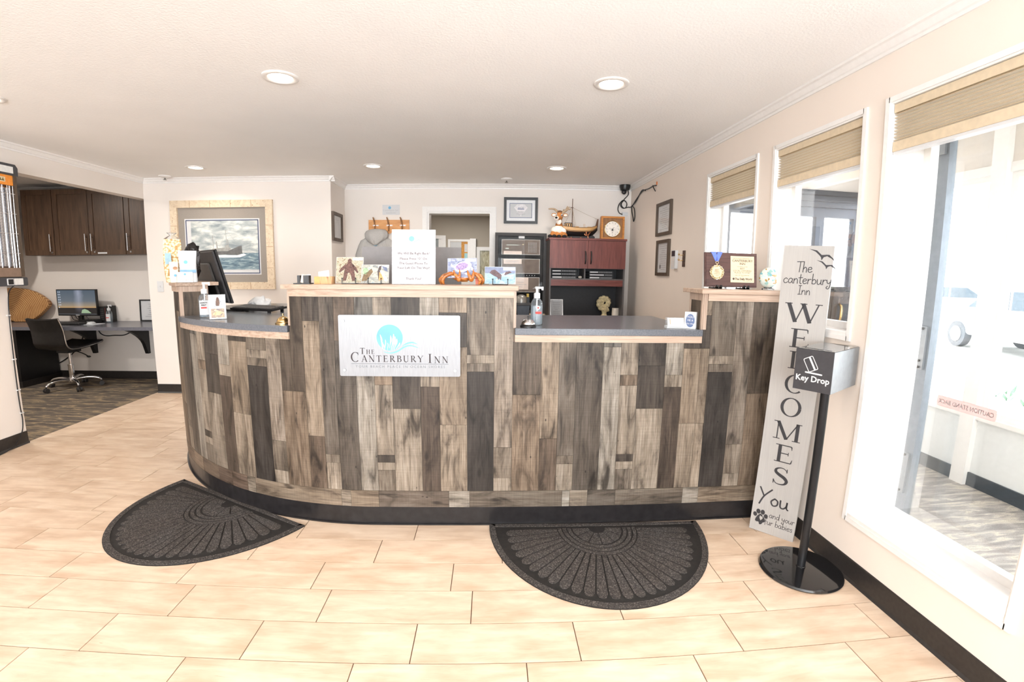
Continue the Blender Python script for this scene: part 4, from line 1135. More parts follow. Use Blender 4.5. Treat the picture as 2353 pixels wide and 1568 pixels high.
for ux in (.06, .15, .25, .345, .39): cyl(b, hm @ Vector((ux, .14, .001)), hm @ Vector((ux, .76, .001)), .0022, n=6)
for v_ in (.25, .40, .55, .70): cyl(b, hm @ Vector((.03, v_, .002)), hm @ Vector((.405, v_, .002)), .0022, n=6)
obj('guard_wire', b, CHROME, ht, world=True, kind='stuff')
obj('lower_panel', box(NB(), .03, .405, .07, .14, -.03, -.006, hm), mat('taupe_panel', (134, 112, 96), .5), ht, world=True)
b = NB(); prism(b, rrect(-.01, .44, 0, .066, .012), -.03, .008, hm); obj('control_box', b, HG, ht, world=True, bevel=.003)
b = NB(); prism(b, rrect(.265, .32, .008, .058, .004), .008, .012, hm); obj('switch_bezel', b, WHITEP, ht, world=True)
obj('switch', box(NB(), .272, .313, .013, .053, .012, .014, hm), BLACK, ht, world=True)
obj('rating_label', box(NB(), .325, .40, .008, .058, .008, .0085, hm), mat('label_silver', ()), ht, world=True)
for sgn in (.08, .33): obj('wall_bracket', box(NB(), sgn - .02, sgn + .02, .3, .6, -.1295, -.125, hm), HG, ht, world=True)
b = NB(); tube(b, curve([(-3.66, 3.57, 1.285), (-3.735, 3.584, 1.22), (-3.742, 3.572, 1.016), (-3.742, 3.567, .791), (-3.742, 3.562, .574), (-3.742, 3.56, .332), (-3.742, 3.564, .2), (-3.731, 3.53, .105), (-3.727, 3.452, .03), (-3.71, 3.33, .006), (-3.70, 3.1, .006), (-3.72, 2.8, .006)], 5), .0042, 7)
cdt = single('power_cord', b, BLACK, 'black power cord running down the edge of the left pier to the floor', 'cord', smooth=1.0)
b = NB()
for z in (1.05, .70, .45, .26): box(b, -3.75, -3.735, 3.555, 3.582, z - .004, z + .004)
obj('cord_clip', b, WHITEP, cdt, kind='stuff')
# ================================================================== computer alcove on the left
DW = wood('dark_walnut', (62, 46, 36), (82, 62, 48), (100, 76, 58), 2, 0.38, 10, 3.0)
DWH = wood('dark_walnut_rail', (60, 45, 36), (80, 61, 48), (98, 75, 58), 0, 0.38, 10, 3.0)
def shaker(parent, x0, x1, z0, z1, M, handle=None, lock=True, st=.062):
    """framed cabinet door in frame M (u across, v up, w out); handle = 'l' or 'r'"""
    g = .002
    b = NB(); box(b, x0 + g, x0 + st, z0 + g, z1 - g, .001, .020, M); box(b, x1 - st, x1 - g, z0 + g, z1 - g, .001, .020, M)
    box(b, x0 + st, x1 - st, z0 + g, z0 + st, .001, .020, M); box(b, x0 + st, x1 - st, z1 - st, z1 - g, .001, .020, M)
    d = obj('door', b, DW, parent, world=True)
    obj('door_panel', box(NB(), x0 + st - .002, x1 - st + .002, z0 + st - .002, z1 - st + .002, .002, .012, M), DW, d, world=True)
    if handle:
        hx = x0 + .038 if handle == 'l' else x1 - .038
        b = NB(); cyl(b, M @ Vector((hx, z0 + .045, .048)), M @ Vector((hx, z0 + .25, .048)), .006, n=10)
        for z in (z0 + .085, z0 + .21): cyl(b, M @ Vector((hx, z, .018)), M @ Vector((hx, z, .048)), .004, n=8)
        obj('handle', b, STEEL, d, world=True, smooth=.8)
        if lock:
            lx = hx + (.022 if handle == 'l' else -.0)
            b = NB(); cyl(b, M @ Vector((lx, z0 + .033, .018)), M @ Vector((lx, z0 + .033, .026)), .011, n=14); obj('lock', b, STEEL, d, world=True)
    return d
def wall_cabinet(x0, x1, doors, label, M=None, y=5.68, back=5.978, z0=1.59, z1=2.375):
    r = thing('wall_cabinet', label, 'cabinet', ((x0 + x1) / 2, y, z0), group='dark walnut wall cabinets')
    obj('body', bx(x0, x1, y, back, z0, z1), DW, r, world=True)
    Md = front(0, y, 0)
    for a, c, h in doors: shaker(r, a, c, z0, z1, Md, h)
    return r
wall_cabinet(-5.62, -5.212, [(-5.615, -5.212, 'r')], 'dark walnut wall cabinet with one door, leftmost above the desk')
wc = wall_cabinet(-5.210, -4.292, [(-5.208, -4.752, 'r'), (-4.750, -4.294, 'l')], 'dark walnut wall cabinet with two doors above the computer monitor')
obj('door_label', box(NB(), -4.655, -4.535, 1.602, 1.620, .0201, .0208, front(0, 5.68, 0)), PAPER, wc, world=True)
wall_cabinet(-4.290, -3.70, [(-4.288, -3.702, 'l')], 'dark walnut wall cabinet partly hidden by the white wall, rightmost above the desk')
r = thing('wall_cabinet', 'dark walnut wall cabinet on the side wall, half hidden by the heater', 'cabinet', (-5.95, 5.2, 1.59), group='dark walnut wall cabinets')
obj('body', bx(-6.25, -5.66, 4.95, 5.66, 1.59, 2.375), DW, r, world=True)
shaker(r, -5.66, -4.95, 1.59, 2.375, frm((-5.66, 0, 0), (0, -1, 0), (0, 0, 1)), 'l', False)
for q in [r]:
    pass
DT = mat('desk_grey_laminate', (104, 104, 112), 0.26, var=0.06, scale=120)
dk_ = thing('desk', 'long grey laminate wall desk with black end panel and brackets in the alcove', 'desk', (-4.9, 5.6, 0))
b = NB(); prism(b, [(-6.6, 5.977), (-6.6, 5.28), (-5.09, 5.28), (-5.03, 5.28), (-3.665, 5.28), (-3.665, 5.977)], .718, .757)
obj('desktop', b, DT, dk_, world=True, bevel=.006)
obj('end_panel', bx(-5.71, -5.60, 5.40, 5.96, .0015, .717), BLACK, dk_, world=True)
obj('end_panel_foot', bx(-5.72, -5.585, 5.39, 5.97, .0015, .075), BASEB, dk_, world=True, bevel=.004)
for x in (-5.06, -4.33):
    b = NB(); prof = [(5.975, .716), (5.975, .34), (5.935, .34)] + [(5.93 - .33 * (t / 8) ** 1.9 - .02, .36 + .325 * (t / 8) ** .75) for t in range(1, 9)] + [(5.50, .716)]
    prism(b, prof, -.022, .022, Matrix(((0, 0, 1, x), (1, 0, 0, 0), (0, 1, 0, 0), (0, 0, 0, 1))))
    bmesh.ops.recalc_face_normals(b, faces=b.faces)
    obj('bracket', b, BLACK, dk_, world=True)
b = NB(); tube(b, curve([(-6.06, 5.972, .16), (-5.77, 5.970, .145), (-5.514, 5.970, .25), (-5.30, 5.965, .42), (-5.19, 5.955, .60), (-5.10, 5.95, .70)], 5), .007, 7)
single('power_cord', b, BLACK, 'black power cord drooping along the wall behind the office chair', 'cord', smooth=1.0)
b = NB(); tube(b, curve([(-5.0, 5.955, .68), (-4.98, 5.972, .60), (-4.905, 5.972, .565), (-4.78, 5.972, .57), (-4.649, 5.972, .575), (-4.52, 5.96, .63), (-4.42, 5.95, .70)], 5), .007, 7)
single('power_cord', b, BLACK, 'black power cord slung under the desk between its two brackets', 'cord', smooth=1.0)
# round slab of wood leaning on the wall
t = NT('growth_rings'); t.set(0.45)
v = t.tex((1, 1, 1)); wv = t.n('ShaderNodeTexWave', wave_type='RINGS', rings_direction='Y'); wv.inputs['Scale'].default_value = 14; wv.inputs['Distortion'].default_value = 1.6; wv.inputs['Detail'].default_value = 2; wv.inputs['Detail Scale'].default_value = 1.2
mp = t.n('ShaderNodeMapping'); mp.inputs['Location'].default_value = (0.30, 0, -0.06); t.l(v, mp.inputs[0]); t.l(mp.outputs[0], wv.inputs['Vector'])
nz = t.noise(v, 8, 4, .6); c1 = t.ramp(wv.outputs['Fac'], [(.1, (150, 102, 58)), (.4, (198, 150, 96)), (.9, (214, 170, 116))])
t.base(t.mix(.4, c1, t.ramp(nz, [(.3, (190, 150, 110)), (.7, (255, 255, 255))]), 'MULTIPLY'))
b = NB(); P = [(x, z) for x, z in ((-.62, .0), (-.30, .0), (-.27, .02), (-.24, .0), (-.05, .0), (.02, .03), (.10, .08), (.17, .14), (.225, .195), (.24, .23), (.225, .265), (.14, .33), (.04, .385), (-.08, .42), (-.22, .437), (-.4, .43), (-.56, .39), (-.66, .28), (-.70, .14))]
prism(b, P[::-1], -.03, .03, Matrix(((1, 0, 0, 0), (0, 0, 1, 0), (0, 1, 0, 0), (0, 0, 0, 1))))
bmesh.ops.recalc_face_normals(b, faces=b.faces)
slab = single('wood_slab', b, t.m, 'round slab of golden wood with growth rings standing on the alcove desk', 'wood slab', (-5.80, 5.86, .7575), bevel=.006)
slab.rotation_euler = (radians(-6), 0, radians(2))
# monitor with its picture
mn = thing('computer_monitor', 'black monitor lit with a night-sky desktop picture on the alcove desk', 'monitor', (-5.09, 5.78, .7575), radians(-4))
obj('base', lathe(NB(), [(.11, 0), (.11, .006), (.03, .014), (.0, .014)], 24), BLACK, mn, smooth=.5)
b = NB(); box(b, -.028, .028, .02, .05, .01, .3); obj('stand', b, BLACK, mn, bevel=.004)
b = NB(); box(b, -.285, .285, -.010, .022, .085, .415); obj('case', b, BLACK, mn, bevel=.005)
def _night(t, u, v):
    n = t.noise(t.uv, 3, 4, .6, .5)
    sky = t.ramp(v, [(.27, (44, 40, 40)), (.275, (220, 176, 120)), (.36, (176, 160, 138)), (.55, (118, 128, 138)), (1.0, (92, 108, 124))])
    d = t.math('ABSOLUTE', t.math('SUBTRACT', u, .56)); d = t.math('ADD', d, t.math('MULTIPLY', n, .12))
    mw = t.ramp(d, [(.05, (190, 190, 210)), (.2, (0, 0, 0))])
    return t.mix(t.math('MULTIPLY', v, .7), sky, mw, 'ADD')
t = NT('night_screen'); t.set(.25)
tc = t.n('ShaderNodeTexCoord'); sp_ = t.n('ShaderNodeSeparateXYZ'); t.l(tc.outputs['UV'], sp_.inputs[0]); t.uv = tc.outputs['UV']
c = _night(t, sp_.outputs[0], sp_.outputs[1]); t.base((10, 10, 10)); t.l(c, t.p.inputs['Emission Color']); t.p.inputs['Emission Strength'].default_value = .8
Ms = front(0, -.0105, .085)
obj('screen', sheet(((-.275, .018), (.275, .32)), Ms, 0.0), t.m, mn)
b = NB()
for px, pz in ((-.10, .045), (-.06, .062), (-.02, .05), (.0, .055)): poly(b, [(px + .12, .03), (px + .22, .03), (px + .17, .03 + pz)], Ms, .0004)
b.free(); b = NB(); poly(b, [(.055, .034), (.07, .075), (.11, .086), (.155, .07), (.20, .034)], Ms, .0005); obj('tent_image', b, emit('tent_green', (170, 196, 160), .9), mn)
b = NB()
for i, (cx_, _) in enumerate(((0, 0),) * 13):
    col_, row = i // 7, i % 7
    box(b, -.262 + col_ * .022, -.250 + col_ * .022, .29 - row * .032, .303 - row * .032, .0003, .0006, Ms)
obj('desktop_icons', b, emit('icon_white', (210, 220, 235), .9), mn, kind='stuff')
obj('taskbar', box(NB(), -.275, .275, .018, .026, .0003, .0006, Ms), emit('taskbar', (96, 100, 106), .8), mn)
obj('badge', box(NB(), -.028, .028, .005, .012, .0, .0008, Ms), WHITEP, mn)
b = NB()
for k_ in range(5): tube(b, curve([(-.14 + .05 * k_, .03, .10), (-.13 + .055 * k_, .05, .03 + .012 * (k_ % 3)), (-.06 + .04 * k_, .06, .012)], 4), .004, 6)
obj('cables', b, BLACK, mn, kind='stuff')
# keyboard, mouse, mat, dock, sanitizer, framed note
def keyboard(name, label, loc, rz, w=.44, d=.14, tilt=4, extra=None):
    r = thing(name, label, 'keyboard', loc, rz)
    Mk = Matrix.Rotation(radians(tilt), 4, 'X')
    obj('case', box(NB(), -w / 2, w / 2, -d / 2, d / 2, .004, .018, Mk @ Matrix.Translation((0, 0, .004))), BLACK, r, bevel=.003)
    b = NB()
    for i in range(5):
        for j in range(15): box(b, -w / 2 + .012 + j * (w - .024) / 15, -w / 2 + .012 + (j + .86) * (w - .024) / 15, -d / 2 + .012 + i * (d - .024) / 5, -d / 2 + .012 + (i + .84) * (d - .024) / 5, .02, .027, Mk)
    obj('keys', b, DKGREY, r, kind='stuff')
    return r
keyboard('keyboard', 'black keyboard in front of the lit monitor on the alcove desk', (-5.01, 5.52, .7575), radians(-4))
b = NB(); prism(b, rrect(-.10, .10, -.085, .085, .012), 0, .004); mp_ = single('mouse_mat', b, mat('pale_grey_mat', (196, 198, 202), .7), 'pale grey mouse mat on the alcove desk', 'mouse mat', (-4.735, 5.575, .7575), radians(-8))
ms = thing('computer_mouse', 'small silver computer mouse resting on its mat', 'mouse', (-4.75, 5.57, .7618), radians(-30))
b = NB(); ball(b, (0, 0, .004), .03, 1.0, 1.7, .9); bmesh.ops.bisect_plane(b, geom=b.verts[:] + b.edges[:] + b.faces[:], plane_co=(0, 0, .0005), plane_no=(0, 0, -1), clear_outer=True); bmesh.ops.holes_fill(b, edges=b.edges[:])
obj('shell', b, mat('mouse_silver', (206, 208, 210), .3, .3), ms, smooth=1.0)
b = NB(); cyl(b, (-.004, .028, .027), (.004, .028, .027), .007, n=12); obj('wheel', b, BLACK, ms)
pc = thing('mini_computer', 'small black computer standing upright behind the right side of the alcove monitor', 'computer', (-4.762, 5.88, .7575), radians(-5))
obj('case', bx(-.035, .035, -.10, .085, .0, .20), BLACK, pc, bevel=.006)
b = NB()
for i in range(6): box(b, -.022, .022, -.1025, -.10, .03 + .026 * i, .042 + .026 * i)
obj('vents', b, DKGREY, pc, kind='stuff')
obj('red_stripe', bx(.0352, .036, -.09, -.084, .02, .18), mat('dull_red', (130, 44, 40), .5), pc)
pd = thing('docking_box', 'low black box beside the mouse mat on the alcove desk', 'box', (-4.87, 5.70, .7575), radians(-6))
obj('case', bx(-.10, .10, -.07, .07, 0, .045), BLACK, pd, bevel=.005); obj('badge', bx(.02, .065, -.0712, -.0705, .016, .026), WHITEP, pd)
GEL = glass('milky_gel', (246, 250, 252), .05, 0.0, .30, (214, 224, 230))  # milky white mixed in, standing in for bright reflections on the gel
CLEARP = glass('clear_plastic', (248, 250, 252), .085, 0.02, .06, (230, 234, 238))
def sanitizer(label, loc, rz, R=.032, Hh=.165, pump=.075, words=None, cross=False, boxy=1.0):
    r = thing('sanitizer_bottle', label, 'hand sanitizer', loc, rz)
    S_ = Matrix.Diagonal((1, boxy, 1, 1))
    obj('bottle', lathe(NB(), [(R * .9, 0), (R, .005), (R, Hh * .74), (R * .93, Hh * .83), (R * .66, Hh * .93), (R * .44, Hh * .97), (R * .44, Hh)], 24, S_), CLEARP, r, smooth=.7)
    obj('gel', lathe(NB(), [(R * .84, .004), (R * .94, .009), (R * .94, Hh * .70), (0, Hh * .70)], 24, S_), GEL, r, smooth=.7)
    obj('collar', lathe(NB(), [(R * .52, Hh - .004), (R * .52, Hh + .022), (R * .30, Hh + .026)], 20), WHITEP, r, smooth=.7)
    b = NB(); cyl(b, (0, 0, Hh + .02), (0, 0, Hh + pump * .72), R * .2, n=12); box(b, -.010, .034, -.008, .008, Hh + pump * .72, Hh + pump * .88); box(b, .024, .034, -.005, .005, Hh + pump * .6, Hh + pump * .74)
    obj('pump', b, WHITEP, r, bevel=.002)
    b = NB(); cyl(b, (0, 0, .012), (0, 0, Hh), .004, n=8); obj('dip_tube', b, WHITEP, r)
    b = NB(); n = 10
    for i in range(n):
        a0, a1 = radians(-150 + 95 * i / n), radians(-150 + 95 * (i + 1) / n)
        quad(b, [(R * 1.012 * cos(a0), R * boxy * 1.012 * sin(a0), Hh * .12), (R * 1.012 * cos(a1), R * boxy * 1.012 * sin(a1), Hh * .12), (R * 1.012 * cos(a1), R * boxy * 1.012 * sin(a1), Hh * .70), (R * 1.012 * cos(a0), R * boxy * 1.012 * sin(a0), Hh * .70)])
    obj('label', b, PAPER, r, smooth=1.0) if not cross else b.free()
    Ml = front(-.008, -R * boxy * 1.06, 0) if not cross else front(.006, -R * boxy * 1.06, 0)
    if words:
        b = NB()
        for k_, wd in enumerate(words): text(b, wd, .0125, Ml @ Matrix.Translation((0, Hh * .58 - .014 * k_, 0)), bold=.0004)
        obj('lettering', b, INK, r)
    RED = mat('label_red', (206, 52, 44), .5)
    obj('red_band', box(NB(), -.016, .016, Hh * (.38 if not cross else .42), Hh * (.44 if not cross else .50), 0, .0006, Ml), RED, r)
    if cross:
        b = NB(); poly(b, ell(-.002, Hh * .64, .0105, n=20), Ml, .0002); obj('label_disc', b, PAPER, r)
        b = NB(); box(b, -.008, .004, Hh * .64 - .002, Hh * .64 + .002, .0004, .0008, Ml); box(b, -.004, 0, Hh * .64 - .006, Hh * .64 + .006, .0004, .0008, Ml); obj('red_cross', b, RED, r)
        obj('back_label', box(NB(), -.030, -.012, Hh * .14, Hh * .66, -.062, -.0615, Ml), PAPER, r)
    return r
sanitizer('small pump bottle of clear hand sanitizer on the alcove desk right of the monitor', (-4.675, 5.78, .7575), .3, .036, .155, .075)
frame('framed_note', 'black framed white note leaning on the alcove wall, half hidden by the white wall edge', (-4.27, 5.95, .757), frm((-4.385, 5.955, .7575), (1, 0, 0), (0, .03, 1)), .34, .275, .016, BLACKF, lambda r, M, x0, x1, z0, z1, w: obj('print_lines', (lambda b: (paper_lines(b, M, x0 + .04, x1 - .04, z0 + .03, z1 - .03, 7, .007, w, random.Random(4)), b)[1])(NB()), GREYINK, r, world=True, kind='stuff'), d=.016, cat='notice')
# office chair, seen from behind
ch = thing('office_chair', 'black leather office chair on a chrome five-star base at the alcove desk', 'chair', (-4.965, 5.44, 0.0015), radians(-5))
LEA = mat('black_leather', (34, 32, 32), .42, var=.15, scale=30, bump=.1)
prof = [(.27, .545, 0), (.16, .525, 0), (.0, .505, 0), (-.12, .50, 0), (-.19, .515, 0), (-.225, .56, 0), (-.235, .64, 0), (-.245, .72, 0), (-.27, .80, 0), (-.295, .865, 0)]
C = curve(prof, 4)
b = NB(); rings = []
for i, p in enumerate(C):
    tt = (C[min(i + 1, len(C) - 1)] - C[max(i - 1, 0)]).normalized(); nn = Vector((-tt.y, tt.x, 0))
    k_ = i / (len(C) - 1); hw = .222 - .03 * (abs(k_ - .55) < .12) * 0 - .012 * k_
    bow = .03 if k_ > .55 else .008
    row = []
    for s_, sgn in ((1, .016), (-1, -.016)):
        for j in range(7):
            u = (-1 + 2 * j / 6) * s_
            q = p + nn * (sgn - bow * (1 - u * u) * (-1))
            row.append(b.verts.new((u * hw, q.x, q.y)))
    rings.append(row)
for a, c in zip(rings, rings[1:]):
    for j in range(14): b.faces.new((a[j], a[(j + 1) % 14], c[(j + 1) % 14], c[j]))
b.faces.new(rings[0][::-1]); b.faces.new(rings[-1]); bmesh.ops.recalc_face_normals(b, faces=b.faces)
obj('seat_shell', b, LEA, ch, smooth=1.0)
for s_ in (-1, 1):
    b = NB(); tube(b, [(s_ * (.226 - .012 * i / (len(C) - 1)), p.x, p.y) for i, p in enumerate(C)], .008, 8); obj('side_rail', b, CHROME, ch, smooth=1.0)
obj('mechanism', bx(-.07, .09, -.10, .08, .44, .492), BLACK, ch, bevel=.01)
b = NB(); cyl(b, (0, 0, .28), (0, 0, .45), .017, n=16); obj('gas_lift', b, CHROME, ch, smooth=.8)
b = NB(); lathe(b, [(.030, .11), (.030, .28), (.033, .282), (.033, .29), (.018, .29)], 18); obj('lift_sleeve', b, CHROME, ch, smooth=.8)
b = NB(); tube(b, curve([(.07, .0, .46), (.16, .03, .42), (.21, .04, .39)], 4), .006, 7); ball(b, (.225, .043, .38), .02, 1.5, .8, .6); obj('lever', b, BLACK, ch, smooth=1.0)
obj('hub', lathe(NB(), [(.0, .07), (.045, .075), (.048, .105), (.038, .13), (.0, .13)], 20), CHROME, ch, smooth=.9)
CAS = mat('caster_grey', (52, 50, 50), .5)
for k_ in range(5):
    a = radians(-104 + 72 * k_); d = Vector((cos(a), sin(a), 0))
    b = NB(); P = curve([d * .03 + Vector((0, 0, .105)), d * .15 + Vector((0, 0, .118)), d * .25 + Vector((0, 0, .10)), d * .29 + Vector((0, 0, .068))], 5)
    tube(b, P, [.022 - .009 * i / (len(P) - 1) for i in range(len(P))], 10); lg = obj('base_arm', b, CHROME, ch, smooth=1.0)
    c0 = d * .292; pp = Vector((-d.y, d.x, 0))
    b = NB()
    for s_ in (-1, 1): cyl(b, c0 + pp * s_ * .006 + Vector((0, 0, .027)), c0 + pp * s_ * .026 + Vector((0, 0, .027)), .026, n=16)
    cyl(b, c0 + Vector((0, 0, .03)), c0 + Vector((0, 0, .066)), .008, n=8); obj('caster', b, CAS, lg, smooth=.7)
# ================================================================== things on the counter
TOP, LOW = 1.3113, 1.0963
# --- left post: bags and price card, seen along the line of sight
pn = Vector((1.90, -3.02, 0)).normalized(); pu = Vector((-pn.y, pn.x, 0))
if pu.x < 0: pu = -pu
def post(u, back=0.0): return Vector((-1.90, 3.02, TOP)) + pu * u - pn * back
RZP = atan2(pu.y, pu.x)
def pouch(name, label, cat, u, back, w, h, d, m, top=.25, squash=.15, rz=RZP, lean=0.0, loc=None, crimp=True):
    """stand-up pouch: oval bottom closing to a flat crimped top"""
    r = thing(name, label, cat, tuple(loc or post(u, back)), rz)
    b = NB(); n, L = 20, 9; rings = []
    for k in range(L + 1):
        t = k / L; z = h * t
        dep = d / 2 * (1 - t ** 1.6) * (1 if t > .02 else .9) + .0012
        ww = w / 2 * (1 - squash * sin(pi * t) * .35) * (1 if t > .05 else .96)
        rings.append([b.verts.new((ww * (abs(cos(a)) ** .6) * (1 if cos(a) > 0 else -1), dep * sin(a) + lean * t, z + .0006)) for a in (2 * pi * i / n for i in range(n))])
    for a, c in zip(rings, rings[1:]):
        for i in range(n): b.faces.new((a[i], a[(i + 1) % n], c[(i + 1) % n], c[i]))
    b.faces.new(rings[0][::-1]); b.faces.new(rings[-1])
    obj('bag', b, m, r, smooth=1.0)
    return r
def popcorn_mat():
    t = NT('popcorn'); t.set(.35, spec=.5)
    v = t.tex(); vo = t.n('ShaderNodeTexVoronoi'); vo.inputs['Scale'].default_value = 75; t.l(v, vo.inputs['Vector'])
    t.base(t.ramp(vo.outputs['Distance'], [(.1, (252, 244, 226)), (.45, (240, 216, 172)), (.75, (196, 146, 88))])); t.bump(vo.outputs['Distance'], 1.0, .01)
    return t.m
rp = pouch('popcorn_bag', 'tall clear bag of popcorn with a blue label at the left end of the counter', 'snack bag', -.064, .085, .095, .275, .085, popcorn_mat(), squash=-.5)
Mf = front(0, -.046, 0)
obj('blue_label', box(NB(), -.044, -.010, .115, .185, .0, .001, Mf), mat('label_blue', (140, 172, 186), .5, var=.08, scale=30), rp)
b = NB(); lathe(b, [(.05, .275), (.035, .285), (.012, .30), (.03, .315), (.0, .31)], 12, Matrix.Diagonal((1, .4, 1, 1)), cap=False); obj('bag_top', b, CLEARP, rp, smooth=1.0)
rp = pouch('treat_bag', 'pinkish paper treat bag standing between the popcorn and the white pouch', 'snack bag', -.062, .0, .05, .128, .04, mat('blush_paper', (226, 206, 192), .7), squash=0)
Mf = front(0, -.0205, 0); b = NB(); poly(b, ell(.006, .045, .008), Mf); obj('logo', b, mat('logo_blue', ()), rp)
b = NB(); poly(b, ell(.008, .09, .013, .010), Mf, .0003); obj('picture', b, mat('cookie_brown', (150, 112, 84), .6, var=.2), rp)
rp = pouch('coffee_pouch', 'white stand-up pouch with blue band on the left counter post', 'pouch', .018, .02, .108, .20, .06, mat('white_foil', (212, 214, 217), .35), squash=.25)
Mf = front(0, -.0275, 0)
b = NB(); poly(b, ell(-.012, .128, .011), Mf, -.004); obj('logo', b, mat('logo_teal_dark', (110, 178, 186), .5), rp)
b = NB(); serif(b, 'Canterbury Inn', -.040, .105, .010, Mf, .72, w=-.005); obj('lettering', b, GREYINK, rp, kind='stuff')
obj('blue_band', box(NB(), -.046, .046, .062, .080, -.002, .0035, Mf), mat('band_blue', (120, 158, 190), .5, var=.06), rp)
obj('seal_strip', box(NB(), -.05, .05, .188, .190, .024, .027, Mf), mat('pouch_grey', (190, 192, 194), .5), rp)
# crumpled dark foil bag behind the pouch
rp = thing('foil_bag', 'crumpled black foil bag poking up behind the white pouch', 'snack bag', tuple(post(.046, .085)), RZP)
b = NB(); R_ = random.Random(8)
bmesh.ops.create_icosphere(b, subdivisions=3, radius=.055)
for v in b.verts:
    q = v.co.copy(); n_ = noise.noise(q * 55) * .016 + noise.noise(q * 120) * .007
    v.co = Vector((q.x * .85 + n_, q.y * .45 + n_ * .5, (q.z + .055) * 2.33 + n_ * 1.4))
    if v.co.z < .0006: v.co.z = .0006
    if v.co.z > .19: v.co.x *= 1.15
obj('bag', b, mat('black_foil', (40, 36, 36), .22, .4, var=.3, scale=40), rp)
# price card in front
rp = thing('price_card', 'small white folded price card in front of the white pouch', 'card', tuple(post(-.002, -.028)), RZP)
Mf = frm((0, 0, 0), (1, 0, 0), (0, .12, 1))
obj('card', box(NB(), -.044, .044, .0006, .066, -.001, .0004, Mf), PAPER, rp)
b = NB(); box(b, -.044, .044, .0006, .066, -.001, .0004, frm((0, .016, 0), (1, 0, 0), (0, -.12, 1))); obj('back_flap', b, PAPER, rp)
b = NB(); poly(b, ell(0, .052, .0068, n=16), Mf, .0008); obj('logo', b, mat('logo_blue', ()), rp)
b = NB(); serif(b, 'Canterbury Inn', -.024, .036, .0075, Mf, .72, w=.0008); text(b, 'Dog Treats $8.00 a Bag', .009, Mf @ Matrix.Translation((0, .012, 0)), w=.0008); obj('lettering', b, mat('brown_print', (150, 120, 104), .6), rp, kind='stuff')

# --- low left worktop
sanitizer('clear pump bottle of hand sanitizer on the left worktop beside the post', (-1.725, 2.925, LOW), .55, .036, .152, .075, words=('SAFETY', 'FIRST'), boxy=.8)
rp = thing('photo_stand', 'white card with two animal photos in a clear stand on the left worktop', 'photo card', (-1.575, 2.80, LOW), .55)
Mf = frm((0, 0, .001), (1, 0, 0), (0, .22, 1))
obj('acrylic', box(NB(), -.048, .048, 0, .150, -.0035, -.0015, Mf), CLEARP, rp)
obj('card', box(NB(), -.046, .046, .002, .148, -.001, .0, Mf), PAPER, rp)
obj('brace', bx(-.048, .048, .0, .085, .0, .0018), CLEARP, rp)
b = NB(); box(b, -.046, .046, 0, .11, -.002, 0, frm((0, .085, .002), (1, 0, 0), (0, -.5, 1))); obj('prop', b, CLEARP, rp)
def photo(name, r, x0, x1, z0, z1, M, w, stops, sc=5, world=False):
    def bld(t, u, v): return t.ramp(t.noise(t.uv, sc, 5, .65, .8), stops)
    return obj(name, sheet(((x0, z0), (x1, z1)), M, w), print_mat(name + '_%d' % len(MATS), bld), r, world=world)
o1 = photo('photo', rp, -.020, .026, .073, .140, Mf, .0006, [(.3, (120, 122, 130)), (.5, (186, 190, 196)), (.7, (222, 218, 210))])
b = NB(); poly(b, [(-.008, .08), (.010, .08), (.014, .098), (.012, .118), (.008, .130), (.0, .134), (-.004, .122), (-.008, .104)], Mf, .001); obj('sea_lion_image', b, mat('fur_brown', (104, 84, 76), .7, var=.15, scale=90), rp)
o1 = photo('photo', rp, -.036, .036, .010, .064, Mf, .0006, [(.3, (110, 112, 130)), (.5, (170, 150, 130)), (.68, (226, 206, 178))], 4)
b = NB(); poly(b, [(-.028, .028), (-.01, .022), (.016, .028), (.026, .042), (.010, .048), (-.012, .044), (-.024, .038)], Mf, .001); obj('crab_image', b, mat('crab_tan', (214, 182, 144), .7, var=.12, scale=120), rp)
# monitor seen from behind
wv_, nn_ = Vector((-.745, .667, 0)), Vector((.667, .745, 0))
near = Vector((-1.76, 3.32, 1.155)); tz = radians(15)
upv = Vector((-nn_.x * sin(tz), -nn_.y * sin(tz), cos(tz)))
mb = thing('computer_monitor', 'black monitor seen from behind at the left end of the counter, tilted back', 'monitor', (-1.93, 3.60, LOW))
Mm = frm(near, wv_, upv)      # u to the far end, v up the screen, w = outward
wz = 1 if (Mm.to_3x3() @ Vector((0, 0, 1))).dot(nn_) > 0 else -1
b = NB(); box(b, 0, .56, 0, .385, min(0, wz * .016), max(0, wz * .016), Mm); bmesh.ops.recalc_face_normals(b, faces=b.faces); obj('bezel', b, BLACK, mb, world=True, bevel=.003)
b = NB(); n_ = wz * -1
prism(b, [(.006, .006), (.554, .006), (.554, .379), (.006, .379)], min(0, n_ * .016), max(0, n_ * .016), Mm); bmesh.ops.recalc_face_normals(b, faces=b.faces); obj('back_shell', b, DKGREY, mb, world=True, bevel=.006)
b = NB(); prism(b, rrect(.11, .56 - .11, .03, .30, .02), min(n_ * .016, n_ * .036), max(n_ * .016, n_ * .036), Mm); bmesh.ops.recalc_face_normals(b, faces=b.faces); obj('rear_housing', b, mat('monitor_back', (74, 72, 70), .5), mb, world=True, bevel=.006)
b = NB()
for i in range(4): box(b, .14 + .05 * i, .17 + .05 * i, .05, .075, min(n_ * .036, n_ * .038), max(n_ * .036, n_ * .038), Mm)
obj('ports', b, BLACK, mb, world=True, kind='stuff')
obj('screen', box(NB(), .01, .55, .01, .375, min(wz * .016, wz * .0165), max(wz * .016, wz * .0165), Mm), mat('dark_screen', (12, 14, 18), .2), mb, world=True)
mid = near + wv_ * .28
b = NB(); cyl(b, (mid.x - .04, mid.y - .03, LOW + .012), tuple(mid + upv * .12 - nn_ * .02), .022, n=12); obj('stand', b, BLACK, mb, world=True)
